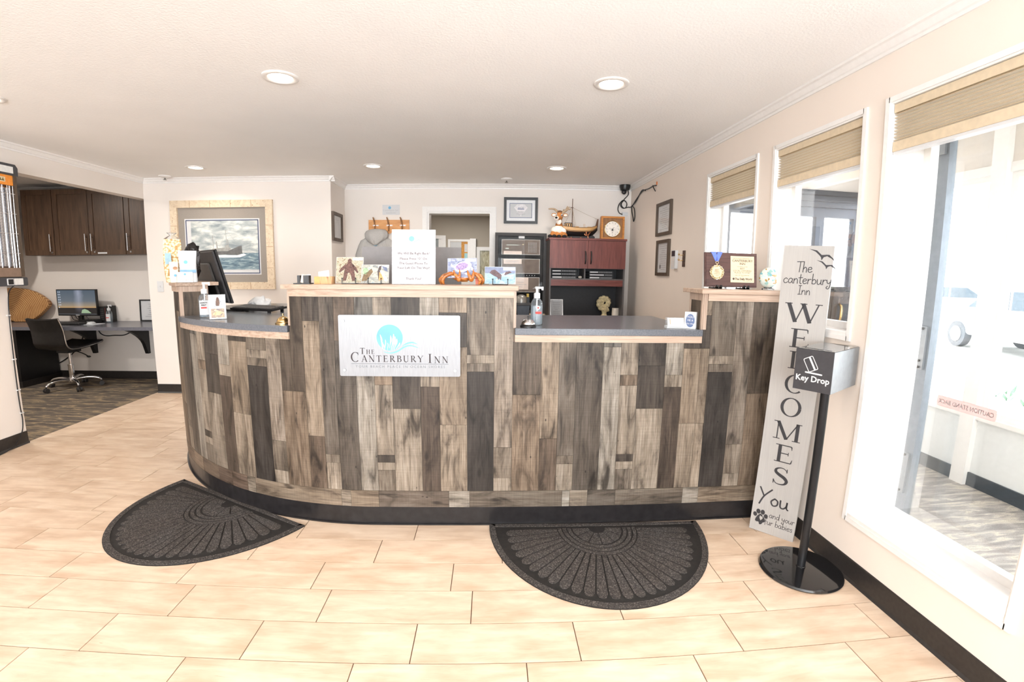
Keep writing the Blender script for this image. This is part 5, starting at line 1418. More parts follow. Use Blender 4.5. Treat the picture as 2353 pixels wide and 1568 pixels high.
b = NB(); lathe(b, [(.11, 0), (.11, .008), (.03, .014), (0, .014)], 24, Matrix.Translation((mid.x - .04, mid.y - .03, LOW + .0004))); obj('base', b, BLACK, mb, world=True, smooth=.5)
b = NB(); tube(b, curve([tuple(mid + upv * .06 - nn_ * .05), (-1.93, 3.42, 1.13), (-1.82, 3.36, 1.105), (-1.75, 3.48, 1.102)], 5), .005, 6); tube(b, curve([tuple(mid + upv * .07 - nn_ * .05 + wv_ * .03), (-1.98, 3.45, 1.14), (-1.90, 3.40, 1.104), (-1.70, 3.55, 1.102)], 5), .005, 6); obj('cables', b, BLACK, mb, world=True, kind='stuff')
kbl = keyboard('keyboard', 'black keyboard propped at a slant on the left worktop', (-1.61, 3.40, LOW + .008), radians(-24), .42, .14, 6)
b = NB()
for x in (-.18, .18): box(b, x - .012, x + .012, .045, .055, -.012, .03); box(b, x - .012, x + .012, -.07, -.06, -.012, .004)
obj('feet', b, BLACK, kbl, kind='stuff')
ph = thing('desk_phone', 'flat black desk phone beside the slanted keyboard on the left worktop', 'phone', (-1.42, 3.86, LOW), .4)
obj('body', box(NB(), -.06, .06, -.09, .09, .0006, .03), BLACK, ph, bevel=.006)
b = NB(); tube(b, curve([(-.04, -.09, .05), (-.045, 0, .058), (-.04, .09, .05)], 5), .012, 8); obj('handset', b, BLACK, ph, smooth=1.0)
b = NB(); bmesh.ops.create_icosphere(b, subdivisions=4, radius=.065)
for v in b.verts:
    q = v.co.copy(); k_ = noise.noise(q * 26 + Vector((3, 1, 7))) * .03 + noise.noise(q * 60) * .010
    v.co = Vector((q.x * 1.25 + k_, q.y * .9 + k_ * .6, max(.0008, (q.z + .04) * .82 + k_)))
cl = single('cloth', b, mat('white_cloth', (226, 226, 226), .8), 'crumpled white cloth behind the slanted keyboard', 'cloth', (-1.74, 3.70, LOW), smooth=1.5)
def bell(label, loc, metal, base=.043, dome=.036, bh=.014):
    r = thing('desk_bell', label, 'desk bell', loc)
    obj('base', lathe(NB(), [(base, .0006), (base, bh * .5), (base * .86, bh), (0, bh)], 28), BLACK if metal is CHROME else metal, r, smooth=.6)
    obj('dome', lathe(NB(), [(dome, bh + .002), (dome * .98, bh + .007), (dome * .84, bh + .017), (dome * .55, bh + .025), (dome * .2, bh + .029), (0, bh + .03)], 28), metal, r, smooth=1.0)
    obj('button', lathe(NB(), [(.003, bh + .028), (.003, bh + .036), (.0055, bh + .038), (.005, bh + .043), (0, bh + .045)], 12), BLACK if metal is CHROME else metal, r, smooth=.8)
    return r
bell('small golden desk bell on the left worktop against the high ledge', (-1.085, 2.575, LOW), BRASS, .042, .034, .012)

# --- the high ledge in the middle, left to right
rp = thing('card_holder', 'black two-slot card holder at the left end of the high ledge', 'card holder', (-.955, 2.545, TOP))
obj('base', box(NB(), -.042, .046, -.03, .03, .0004, .006), BLACK, rp, bevel=.001)
obj('block', box(NB(), .006, .036, -.014, .02, .006, .046), DKGREY, rp, bevel=.001); obj('block', box(NB(), -.026, -.012, -.014, .02, .006, .046), DKGREY, rp, bevel=.001)
obj('card', box(NB(), -.014, .008, -.006, -.004, .006, .050, Matrix.Rotation(.2, 4, 'Y')), mat('cream_card', (236, 214, 196), .7), rp)
obj('card', box(NB(), .010, .034, .0205, .022, .006, .051), PAPER, rp)
rp = thing('wooden_card_holder', 'small wooden block holding a white card on the high ledge', 'card holder', (-.845, 2.56, TOP))
obj('block', box(NB(), -.046, .048, -.025, .03, .0004, .040), wood('spalted_wood', (120, 84, 54), (196, 150, 104), (214, 174, 130), 2, .5, 8, 9), rp, bevel=.002)
obj('end_grain', box(NB(), -.0465, -.018, -.0256, -.025, .001, .039), mat('honey_wood', (206, 150, 84), .45), rp)
b = NB(); box(b, -.028, .030, .0, .050, -.0006, .0, frm((0, -.004, .020), (1, 0, .16), (-.14, .2, 1))); obj('card', b, PAPER, rp)
def easel(r, w, h, M=None, y=0.0, lean=.3):
    """little black wire easel"""
    b = NB()
    for s_ in (-1, 1):
        tube(b, [(s_ * w, y - .006, .030), (s_ * w, y - .010, .003), (s_ * w, y + .06, .003), (s_ * w, y + .06, .003)], .0022, 6)
        tube(b, [(s_ * w, y + .012, .003), (s_ * w * .5, y + .012 + h * lean, h)], .0022, 6)
        ball(b, (s_ * w, y - .006, .031), .0038, n=8)
    tube(b, [(-w, y - .010, .003), (w, y - .010, .003)], .0022, 6); tube(b, [(-w * .5, y + .012 + h * lean, h), (w * .5, y + .012 + h * lean, h)], .0022, 6)
    return obj('easel', b, BLACK, r, smooth=1.0)
def pcard(name, label, loc, rz, w, h, stops, sc, lean=.22, ew=.042, tag=True, zoff=.006, shear=0.0):
    r = thing(name, label, 'photo card', loc, rz)
    Mf = frm((0, 0, zoff), (1, 0, shear), (0, lean, 1))
    obj('card', box(NB(), -w / 2, w / 2, 0, h, -.003, 0, Mf), PAPER, r)
    def bld(t, u, v): return t.mix(1.0, t.ramp(t.noise(t.uv, sc, 6, .68, 1.0), stops), (206, 206, 206), 'MULTIPLY')
    obj('print', sheet(((-w / 2 + .001, .001), (w / 2 - .001, h - .001)), Mf, .0003), print_mat('card_print_%d' % len(MATS), bld, .4), r)
    if tag: obj('price_tag', box(NB(), w * .10, w / 2 - .004, h - .018, h - .004, .0004, .0008, Mf), PAPER, r)
    return r, Mf
FURC = mat('figure_brown', (92, 66, 60), .7, var=.25, scale=120)
rp, Mf = pcard('photo_card', 'photo card of a dark shaggy walking figure, leftmost on the high ledge', (-.713, 2.56, TOP), 0, .145, .14, [(.28, (110, 84, 66)), (.42, (176, 158, 128)), (.52, (226, 216, 196)), (.62, (150, 160, 120)), (.75, (240, 232, 216))], 11)
easel(rp, .036, .10)
b = NB()
for P in ([(-.035, .012), (-.018, .012), (-.008, .055), (.004, .055), (.016, .010), (.034, .012), (.026, .06), (.022, .095), (.008, .112), (-.012, .108), (-.024, .09), (-.03, .05)], [(-.012, .106), (.010, .108), (.010, .126), (.0, .132), (-.010, .126)], [(-.022, .104), (-.046, .080), (-.058, .062), (-.05, .056), (-.036, .068), (-.018, .084)], [(.016, .104), (.034, .085), (.048, .058), (.042, .052), (.030, .066), (.014, .082)]): poly(b, P, Mf, .0009)
obj('figure_image', b, FURC, rp, kind='stuff')
rp, Mf = pcard('photo_card', 'wide photo card of a blue and brown bird, left of the white notice', (-.573, 2.548, TOP), 0, .146, .099, [(.3, (118, 128, 140)), (.46, (190, 190, 180)), (.56, (226, 220, 206)), (.7, (150, 186, 204))], 4)
easel(rp, .034, .075)
for nm, P, c in (('brown_image', [(-.072, .01), (-.045, .012), (-.012, .06), (-.02, .078), (-.04, .06), (-.06, .05)], (110, 90, 66)), ('green_image', [(-.07, .05), (-.05, .045), (-.036, .06), (-.042, .08), (-.062, .082)], (150, 176, 140)), ('dark_image', [(.018, .02), (.012, .06), (.02, .09), (.034, .094), (.026, .06), (.034, .03)], (74, 64, 62)), ('orange_image', [(.02, .012), (.022, .06), (.036, .045), (.044, .02)], (212, 150, 94)), ('white_image', [(.024, .068), (.034, .064), (.066, .022), (.062, .006), (.05, .014)], (248, 240, 226)), ('slate_image', [(.034, .092), (.05, .066), (.066, .062), (.062, .084)], (104, 112, 136))):
    obj(nm, poly(NB(), P, Mf, .0009 + .00015 * len(nm) / 10), mat('card_' + nm, c, .6, var=.15, scale=90), rp)
# notice in an acrylic stand
rp = thing('paper_notice', 'white paper notice in a clear stand in the middle of the high ledge', 'notice', (-.365, 2.535, TOP))
Mf = frm((0, 0, .001), (1, 0, 0), (0, .06, 1))
obj('acrylic', box(NB(), -.116, .114, 0, .286, -.004, -.002, Mf), CLEARP, rp); obj('foot', box(NB(), -.116, .114, .002, .075, .0004, .003), CLEARP, rp)
obj('paper', box(NB(), -.115, .113, .001, .286, -.0015, 0, Mf), PAPER, rp)
b = NB(); poly(b, ell(-.012, .238, .0142, n=24), Mf, .0004); obj('logo', b, mat('logo_pale_blue', (120, 176, 206), .5), rp)
b = NB(); C = curve([(0.0, .222, 0), (.012, .226, 0), (.022, .232, 0), (.034, .230, 0)], 4); stroke(b, [(p.x, p.y) for p in C], .0022, Mf, .0005); obj('logo_wave', b, TEAL, rp)
b = NB(); e = serif(b, 'Canterbury Inn', 0, 0, .0165, Mf, .7, measure=True); serif(b, 'Canterbury Inn', -.004 - e / 2, .208, .0165, Mf, .7, w=.0005, heavy=.75); serif(b, 'The', -.045, .2235, .008, Mf, .8, w=.0005); obj('letterhead', b, mat('pale_print', (140, 136, 140), .6), rp, kind='stuff')
b = NB()
for s_, z in (('We Will Be Right Back!', .156), ('Please Press \u201c0\u201d On', .128), ('The Guest Phone To', .104), ('Your Left On The Wall!', .080), ('Thank You!', .024)):
    text(b, s_, .0175, Mf @ Matrix.Translation((-.002, z, 0)), w=.0005, bold=.0002)
obj('lettering', b, mat('plum_ink', (70, 38, 48), .6), rp, kind='stuff')
# wooden crab holding a card
CRW = wood('carved_crab_wood', (128, 68, 26), (178, 104, 44), (206, 136, 66), 0, .28, 6, 12, coat=.4)
rp = thing('wooden_crab', 'carved brown wooden crab stand on the high ledge', 'crab carving', (-.112, 2.545, TOP))
b = NB(); ball(b, (.0, .035, .034), .03, 1.6, 1.0, .6, n=18); obj('shell', b, CRW, rp, smooth=1.2)
for s_, x in ((-1, -.022), (1, .050)):
    b = NB(); tube(b, curve([(x, .0, .018), (x - .004 * s_, -.012, .034), (x - .016, -.012, .056), (x - .022, -.008, .078)], 5), [.004, .007, .010, .012, .0125, .012, .011, .010, .009, .008, .007, .006, .005, .004, .003, .0015][:16], 9)
    tube(b, curve([(x, .0, .018), (x + .004, -.014, .036), (x + .010, -.014, .058), (x + .008, -.010, .082)], 5), [.004, .006, .008, .0095, .010, .010, .0095, .009, .008, .007, .006, .005, .004, .003, .002, .0012][:16], 9)
    obj('claw', b, CRW, rp, smooth=1.2)
for s_ in (-1, 1):
    for k_, (dx, dy) in enumerate(((.085, .0), (.10, .03), (.088, .06))):
        b = NB(); P = [(s_ * .035 + .012, .03 + dy * .3, .036), (s_ * (.058 + .006 * k_) + .004, dy * .7 + .01, .046 + .010 * (2 - k_) * .6), (s_ * dx - .002, dy, .046), (s_ * (dx + .014) - .004, dy - .006, .022), (s_ * (dx + .006) - .004, dy - .004, .0008)]
        C = curve(P, 4); tube(b, C, [.006 + .006 * sin(pi * min(1, i / (len(C) * .62))) if i < len(C) * .62 else .010 * (1 - (i - len(C) * .62) / (len(C) * .40)) + .0015 for i in range(len(C))], 7); obj('leg', b, CRW, rp, smooth=1.2)
rp, Mf = pcard('photo_card', 'photo card of a purple crab held by the wooden crab on the high ledge', (-.112, 2.552, TOP + .0375), 0, .155, .103, [(.3, (92, 98, 140)), (.46, (150, 156, 190)), (.6, (196, 206, 226)), (.75, (124, 130, 160))], 5, lean=.1, zoff=0, shear=.02)
PURP, CREAM = mat('crab_purple', (150, 130, 170), .6, var=.2, scale=110), mat('crab_cream', (240, 222, 204), .6, var=.06, scale=60)
b = NB(); poly(b, ell(.004, .058, .046, .027, 20, .25), Mf, .0007); obj('crab_rim_image', b, CREAM, rp)
b = NB(); poly(b, ell(-.002, .060, .034, .019, 18, .25), Mf, .0009); obj('crab_shell_image', b, PURP, rp)
b = NB()
for P in ([(-.05, .035), (-.066, .02), (-.05, .004), (-.036, .008), (-.048, .02), (-.036, .034)], [(-.04, .05), (-.062, .062), (-.058, .076), (-.05, .066), (-.03, .06)], [(.02, .028), (.034, .02), (.04, .002), (.03, .012), (.01, .022)], [(.046, .06), (.058, .05), (.056, .036), (.046, .044)]): poly(b, P, Mf, .0008)
obj('crab_claw_image', b, CREAM, rp, kind='stuff')
b = NB(); text(b, 'OCEAN SHORES', .009, Mf @ Matrix.Translation((-.035, .09, 0)), w=.0008); obj('lettering', b, PAPER, rp)
b = NB(); prism(b, [(.0, .0), (.030, .005), (.028, .030), (.006, .06), (-.002, .03)], 0, .03, front(-.042, 2.66, TOP + .0004)); single('orange_ornament', b, mat('coral_orange', (232, 120, 84), .4), 'small coral orange ornament standing behind the wooden crab', 'ornament')
rp, Mf = pcard('photo_card', 'photo card of a diving eagle over blue water, rightmost on the high ledge', (.090, 2.555, TOP), 0, .165, .093, [(.3, (132, 176, 200)), (.48, (178, 210, 224)), (.6, (220, 234, 240)), (.75, (150, 184, 204))], 3)
easel(rp, .040, .075)
obj('dark_hill_image', box(NB(), -.081, .081, .058, .091, .0004, .0006, Mf), mat('hill_slate', (124, 132, 156), .6, var=.12, scale=30), rp)
obj('price_tag', box(NB(), .034, .078, .074, .088, .0007, .0010, Mf), PAPER, rp)
b = NB(); EB = mat('eagle_brown', (96, 78, 82), .65, var=.15, scale=120)
for P in ([(-.058, .060), (-.046, .074), (-.03, .078), (-.018, .070), (-.004, .058), (.008, .05), (.006, .034), (.004, .02), (-.006, .03), (-.01, .02), (-.016, .036), (-.034, .044)], [(.012, .052), (.030, .066), (.052, .07), (.062, .062), (.046, .056), (.028, .048)]): poly(b, P, Mf, .0011)
obj('eagle_image', b, EB, rp, kind='stuff')
obj('eagle_head_image', poly(NB(), [(.004, .052), (.014, .056), (.028, .064), (.022, .052), (.012, .044)], Mf, .0014), PAPER, rp)
# silver all-in-one seen from behind, past the ledge
ai = thing('all_in_one_computer', 'wide silver computer screen seen from behind, beyond the high ledge', 'monitor', (-.435, 2.95, .742))
obj('panel', box(NB(), -.30, .30, -.012, .012, .34, .785), mat('satin_silver', (128, 124, 124), .5, spec=.2, var=.02), ai, bevel=.006)
obj('screen', box(NB(), -.29, .29, .0121, .0128, .42, .775), mat('dark_screen', ()), ai)
b = NB(); prism(b, [(-.02, 0), (.16, 0), (.02, .42), (-.0, .42)], -.09, .09, Matrix(((0, 0, 1, 0), (1, 0, 0, -.015), (0, 1, 0, .0), (0, 0, 0, 1)))); bmesh.ops.recalc_face_normals(b, faces=b.faces); obj('stand', b, mat('satin_silver', ()), ai)
dsk = thing('staff_desk', 'low grey staff desk behind the counter', 'desk', (-.4, 3.0, 0))
obj('desktop', bx(-1.0, .14, 2.66, 3.25, .705, .7415), WORKTOP, dsk, world=True); obj('leg_panel', bx(-.98, -.95, 2.70, 3.2, .001, .705), DKGREY, dsk, world=True); obj('leg_panel', bx(.09, .12, 2.70, 3.2, .001, .705), DKGREY, dsk, world=True)

# --- low right worktop
bell('silver desk bell on the right worktop beside the tall sanitizer bottle', (.236, 2.475, LOW), CHROME, .042, .037, .014)
sanitizer('tall clear pump bottle of hand sanitizer on the right worktop', (.292, 2.585, LOW), 0, .033, .150, .066, cross=True)
rp = thing('business_card_holder', 'clear holder of white business cards on the right worktop', 'card holder', (1.035, 2.46, LOW), -.02)
Mf = frm((0, 0, .016), (1, 0, 0), (0, .35, 1))
obj('tray', box(NB(), -.055, .052, -.012, .03, .0006, .015), glass('frosted_acrylic', (236, 240, 242), .06, .1, .35), rp); obj('back', box(NB(), -.055, .052, -.012, .046, -.010, -.007, Mf), CLEARP, rp)
obj('card_stack', box(NB(), -.046, .046, -.008, .042, -.006, .0, Mf), PAPER, rp)
b = NB(); paper_lines(b, Mf, -.02, .04, .004, .036, 4, .002, .0005, random.Random(2)); obj('print_lines', b, GREYINK, rp, kind='stuff')
obj('orange_print', box(NB(), -.034, -.030, .006, .036, .0003, .0006, Mf), mat('print_orange', (226, 150, 110), .6), rp); obj('grey_print', box(NB(), -.041, -.038, .010, .034, .0003, .0006, Mf), GREYINK, rp)
rp = thing('block_sign', 'small white block sign with a blue oval at the right end of the worktop', 'sign', (1.120, 2.466, LOW), radians(-33))
obj('block', box(NB(), -.030, .030, -.022, .022, .0006, .090), WHITEP, rp, bevel=.001)
Mf = front(0, -.0225, 0)
b = NB(); poly(b, ell(0, .044, .0235, .036, 28), Mf, .0003); obj('oval', b, mat('sign_slate_blue', (92, 108, 142), .6), rp)
b = NB()
for s_, z, q in (('YOU', .058, .016), ('ME &', .041, .014), ('the dog', .024, .0125)): text(b, s_, q, Mf @ Matrix.Translation((0, z, 0)), w=.0008)
obj('lettering', b, PAPER, rp)

# --- right high ledge: award plaque on two little easels, glass disc
rp = thing('award_plaque', 'dark wooden award plaque with a medal on a blue ribbon on the right ledge', 'plaque', (1.385, 2.545, TOP), -.015)
Mf = frm((0, 0, .012), (1, 0, 0), (0, .12, 1))
PLQ = wood('plaque_wood', (62, 44, 42), (84, 60, 56), (98, 74, 68), 0, .3, 14, 5)
b = NB(); w2, h2 = .156, .192
for z0_, z1_, e in ((-.018, -.006, 0), (-.006, 0, .006)):
    prism(b, [(-w2 + e, e), (w2 - e, e), (w2 - e, h2 - e), (-w2 + e, h2 - e)], z0_, z1_, Mf)
obj('board', b, PLQ, rp)
b = NB(); prism(b, [(-.006, .026), (.136, .026), (.136, .174), (-.006, .174)], 0, .0012, Mf); obj('gold_plate', b, mat('gold_plate', (212, 194, 162), .4, .1, var=.02), rp)
b = NB()
for s_, z, q, bo in (('THIS PLAQUE IS AWARDED TO', .158, .0075, 0), ('CANTERBURY', .142, .0175, .0002), ('INN', .125, .0175, .0002), ('FOR BEING VOTED', .112, .0065, 0), ('BEST', .100, .012, 0), ('LOCAL LODGING/', .088, .012, 0), ('PLACE TO STAY', .077, .012, 0), ('BEST OF TWIN HARBORS', .064, .0065, 0), ('2024', .057, .006, 0), ('www.thedailyworld.com', .032, .0055, 0)):
    text(b, s_, q, Mf @ Matrix.Translation((.065 if z > .04 else .10, z, 0)), w=.0016, bold=bo, sx=1.12)
text(b, 'The Daily World', .0175, Mf @ Matrix.Translation((.072, .040, 0)), w=.0016, bold=.0006, sx=.86); poly(b, ell(.012, .046, .0065, n=16), Mf, .0016)
obj('lettering', b, mat('plaque_ink', (78, 60, 52), .5), rp, kind='stuff')
RIB = mat('blue_ribbon', (96, 118, 206), .7, var=.08, scale=200)
b = NB()
for P in ([(-.122, .192), (-.092, .192), (-.082, .140), (-.096, .140)], [(-.054, .192), (-.084, .192), (-.096, .140), (-.080, .140)]): prism(b, P, .0004, .002, Mf)
for x0_, x1_ in ((-.122, -.092), (-.084, -.054)): box(b, x0_, x1_, .1922, .1938, -.02, .002, Mf)
bmesh.ops.recalc_face_normals(b, faces=b.faces)
obj('ribbon', b, RIB, rp, kind='stuff')
GOLD = mat('medal_gold', (206, 188, 150), .3, .6, var=.06)
b = NB(); tube(b, [Mf @ Vector((-.088 + .008 * cos(a), .134 + .007 * sin(a), .004)) for a in (2 * pi * i / 12 for i in range(12))], .0016, 6, closed=True); cyl(b, Mf @ Vector((-.088, .126, .004)), Mf @ Vector((-.088, .112, .004)), .0022, n=8); obj('medal_ring', b, GOLD, rp, smooth=1.0)
b = NB(); cz = .080
prism(b, ell(-.089, cz, .030, n=28), .001, .005, Mf); obj('medal_disc', b, mat('medal_face', (214, 198, 164), .4, .15), rp)
for q in (0, 1):
    b = NB(); tube(b, [Mf @ Vector((-.089 + (.0355 + .0045 * cos(8 * a + q * pi)) * cos(a), cz + (.0355 + .0045 * cos(8 * a + q * pi)) * sin(a), .005 + .002 * sin(8 * a + q * pi))) for a in (2 * pi * i / 72 for i in range(72))], .0028, 6, closed=True); obj('medal_rope', b, GOLD, rp, smooth=1.0)
b = NB()
for s_, z, q in (('BEST', cz + .008, .0115), ('TWIN', cz - .003, .0115), ('HARBORS', cz - .012, .0085), ('2024', cz - .022, .009)): text(b, s_, q, Mf @ Matrix.Translation((-.089, z, 0)), w=.0056)
obj('medal_lettering', b, mat('medal_red_print', (120, 62, 46), .5), rp)
for k_, x in enumerate((-.083, .080)):
    r = thing('plaque_easel', 'small black easel under the %s corner of the award plaque' % ('left' if k_ == 0 else 'right'), 'easel', (1.385 + x, 2.545 - .015 * x, TOP))
    b = NB()
    for s_ in (-.012, .012):
        box(b, s_ - .0045, s_ + .0045, -.022, -.016, .0006, .022); box(b, s_ - .0045, s_ + .0045, -.022, .075, .0006, .007); box(b, s_ - .0045, s_ + .0045, -.022, .0, .0065, .0105)
        cyl(b, (s_, .070, .004), (s_ * .5, .030, .13), .003, n=6)
    obj('frame', b, BLACK, r, kind='stuff')
rp = thing('glass_disc', 'round white glass disc speckled with gold and teal on the right ledge', 'glass ornament', (1.628, 2.575, TOP))
def speck():
    t = NT('speckled_glass'); t.set(.08, spec=.6)
    v = t.tex(); vo = t.n('ShaderNodeTexVoronoi'); vo.inputs['Scale'].default_value = 78; vo.inputs['Randomness'].default_value = 1; t.l(v, vo.inputs['Vector'])
    c = t.ramp(t.math('FRACT', t.math('MULTIPLY', t.n('ShaderNodeSeparateColor').outputs[0], 1.0)), [(.5, (255, 255, 255))] * 2)
    sc = t.n('ShaderNodeSeparateColor'); t.l(vo.outputs['Color'], sc.inputs[0])
    c = t.ramp(sc.outputs[0], [(.0, (240, 246, 240)), (.40, (236, 244, 238)), (.42, (178, 216, 210)), (.60, (190, 222, 216)), (.62, (246, 244, 234)), (.78, (244, 242, 232)), (.80, (196, 152, 82)), (.92, (180, 136, 70)), (.94, (150, 206, 214))])
    c.node.color_ramp.interpolation = 'CONSTANT'
    t.base(c)
    tl_ = t.n('ShaderNodeBsdfTranslucent'); t.l(c, tl_.inputs[0]); mx = t.n('ShaderNodeMixShader'); mx.inputs[0].default_value = .35
    t.l(t.p.outputs[0], mx.inputs[1]); t.l(tl_.outputs[0], mx.inputs[2]); t.l(mx.outputs[0], t.t.nodes['Material Output'].inputs[0])
    return t.m
b = NB(); ball(b, (0, 0, .070), .058, 1, .42, 1, n=28); obj('disc', b, speck(), rp, smooth=2.0)
b = NB(); lathe(b, [(.034, .0006), (.034, .006), (.020, .012), (.024, .016), (0, .016)], 24); obj('stand', b, CLEARP, rp, smooth=.6)
# cards lying on the window sill behind the plaque
for nm, lb, x0, x1, z1, c in (('green_card', 'small green card on the window sill below the award plaque', 1.735, 1.80, .062, (112, 138, 108)),):
    b = NB(); box(b, 0, .09, 0, z1, 0, .001, frm((1.745, 3.20, 1.143), (.55, -.83, 0), (.05, .03, 1))); single(nm, b, mat('leaf_green', c, .6), lb, 'card')
b = NB(); box(b, 0, .12, 0, .11, 0, .012, frm((1.735, 2.62, 1.1375), (.62, -.78, 0), (0, 0, 1)))
fr = single('small_picture', b, wood('tan_frame', (196, 156, 126), (216, 180, 150), (230, 198, 170), 2, .5), 'small tan frame on the window sill between the plaque and the glass disc', 'picture frame')
b = NB(); box(b, -.0, .12, .112, .124, 0, .014, frm((1.735, 2.62, 1.1375), (.62, -.78, 0), (0, 0, 1))); obj('top_edge', b, BLACK, fr)
# ================================================================== behind the counter, along the back wall
MAH = wood('mahogany', (84, 42, 38), (108, 56, 50), (126, 70, 62), 2, .36, 12, 4)
MAHH = wood('mahogany_level', (84, 42, 38), (108, 56, 50), (126, 70, 62), 0, .36, 12, 4)
SLATE = mat('slate_laminate', (84, 80, 80), .45, var=.06)
NIGHT = mat('black_laminate', (30, 29, 32), .5, var=.1)
HX0, HX1, HY0, HY1 = .703, 1.553, 5.15, 5.44
hu = thing('hutch', 'mahogany hutch with two cupboard doors over open black shelves in the far right corner', 'hutch', (1.128, 5.3, .76))
for x0, x1 in ((HX0 + .008, HX0 + .026), (HX1 - .026, HX1 - .008)): obj('side_panel', bx(x0, x1, HY0, HY1, .7605, 1.738), SLATE, hu, world=True)
obj('top', bx(HX0 - .002, HX1 + .002, HY0 - .015, HY1, 1.738, 1.7605), MAHH, hu, world=True, bevel=.002)
obj('back_panel', bx(HX0 + .026, HX1 - .026, HY1 - .012, HY1 - .002, .7605, 1.737), NIGHT, hu, world=True)
obj('cupboard_floor', bx(HX0 + .026, HX1 - .026, HY0 + .02, HY1 - .012, 1.432, 1.444), SLATE, hu, world=True)
obj('shelf', bx(HX0 + .026, HX1 - .026, HY0 + .004, HY1 - .012, 1.313, 1.327), SLATE, hu, world=True)
obj('divider', bx(1.093, 1.107, HY0 + .004, HY1 - .012, 1.327, 1.432), SLATE, hu, world=True)
obj('valance', bx(HX0 + .026, HX1 - .026, HY0 + .006, HY0 + .022, 1.245, 1.313), MAHH, hu, world=True)
for x0, x1, hx in ((HX0 + .009, 1.127, 1.098), (1.130, HX1 - .009, 1.160)):
    d = obj('door', bx(x0, x1, HY0 - .012, HY0 + .008, 1.436, 1.735), MAH, hu, world=True, bevel=.0015)
    b = NB(); tube(b, curve([(hx, HY0 - .012, 1.488), (hx, HY0 - .030, 1.51), (hx, HY0 - .034, 1.553), (hx, HY0 - .030, 1.597), (hx, HY0 - .012, 1.618)], 5), .0075, 8); obj('handle', b, BLACK, d, world=True, smooth=1.0)
cz_ = thing('credenza', 'dark slate credenza under the mahogany hutch', 'credenza', (1.128, 5.2, 0))
obj('top', bx(HX0 - .01, HX1 + .01, 4.85, 5.44, .725, .760), SLATE, cz_, world=True); obj('cabinet', bx(HX0, HX1, 4.9, 5.43, .001, .7245), SLATE, cz_, world=True)
for x0, x1 in ((HX0 + .01, 1.12), (1.136, HX1 - .01)): obj('door', bx(x0, x1, 4.882, 4.8995, .06, .70), MAH, cz_, world=True)
# letter trays
def tray(x, z, w, label, lw):
    r = thing('letter_tray', label, 'letter tray', (x, 5.30, z), group='black letter trays in the hutch')
    b = NB(); box(b, 0, w, -.12, .12, 0, .003); box(b, 0, w, -.124, -.120, 0, .021); box(b, 0, .003, -.12, .12, .003, .021); box(b, w - .003, w, -.12, .12, .003, .021)
    obj('tray', b, mat('tray_smoke', (62, 62, 64), .4), r)
    obj('label', bx(.008, .008 + lw, -.126, -.1242, .005, .016), PAPER, r)
    b = NB()
    for i in range(8): box(b, lw + .02 + i * (w - lw - .03) / 8, lw + .02 + (i + .7) * (w - lw - .03) / 8, -.1252, -.1242, .003, .018)
    obj('ribs', b, mat('tray_grey', (112, 112, 114), .5), r, kind='stuff')
for i, nm in enumerate(('bottom', 'middle', 'top')):
    tray(.742, 1.328 + .034 * i, .27, 'black letter tray with white label, %s of the left stack in the hutch' % nm, (.10, .09, .09)[i])
    tray(1.155, 1.328 + .030 * i, .265, 'black letter tray with white label, %s of the right stack in the hutch' % nm, (.105, .155, .09)[i])
b = NB(); lathe(b, [(.012, .0004), (.021, .008), (.022, .018), (.014, .026), (0, .028)], 18); single('small_pot', b, mat('cream_glaze', (214, 204, 190), .3), 'tiny cream pot beside the left letter trays in the hutch', 'pot', (1.062, 5.22, 1.3275), smooth=1.0)
# framed sheet leaning in the hutch, ammonite, cup, glass
rp = thing('framed_sheet', 'thin framed printed sheet leaning inside the open hutch', 'notice', (.835, 5.34, .7605))
Mf = frm((0, 0, .001), (1, 0, 0), (0, .22, 1))
obj('frame', box(NB(), -.075, .075, 0, .33, -.010, .0, Mf), STEEL, rp, bevel=.002); obj('sheet', box(NB(), -.066, .066, .008, .322, .0, .0008, Mf), PAPER, rp)
b = NB(); paper_lines(b, Mf, -.055, .055, .02, .30, 14, .005, .0014, random.Random(6)); obj('print_lines', b, GREYINK, rp, kind='stuff')
rp = thing('ammonite_sculpture', 'cream ribbed ammonite shell sculpture on a pedestal inside the hutch', 'sculpture', (1.368, 5.30, .7605))
STN = mat('cream_stone', (206, 190, 150), .6, var=.14, scale=60, bump=.2)
b = NB(); P, Rr = [], []
for i in range(200):
    a = 2 * pi * 2.6 * i / 199; rad = .012 + .0615 * (i / 199) ** 1.15
    P.append((-rad * cos(a + 1.55) * -1, 0, .295 + rad * sin(a + 1.55))); Rr.append((.006 + .027 * (i / 199) ** 1.2) * (1 + .10 * (1 if (i % 7) < 4 else -1) * min(1, i / 60)))
tube(b, P, Rr, 10); obj('shell', b, STN, rp, smooth=.9)
obj('pedestal', lathe(NB(), [(.058, .0006), (.058, .10), (.062, .115), (.05, .135), (.03, .16), (.026, .185), (.034, .205), (.02, .22), (0, .22)], 22), STN, rp, smooth=.7)
b = NB(); lathe(b, [(.046, .0006), (.040, .24), (.0, .242)], 20); single('white_tumbler', b, mat('cream_white', (232, 222, 210), .4), 'plain white tumbler beside the ammonite sculpture', 'cup', (1.493, 5.28, .7605), smooth=.7)
b = NB(); lathe(b, [(.028, .0006), (.034, .14), (.030, .14), (.024, .006), (0, .006)], 18); single('drinking_glass', b, CLEARP, 'small clear glass between the framed sheet and the ammonite', 'glass', (1.12, 5.2, .7605), smooth=.7)

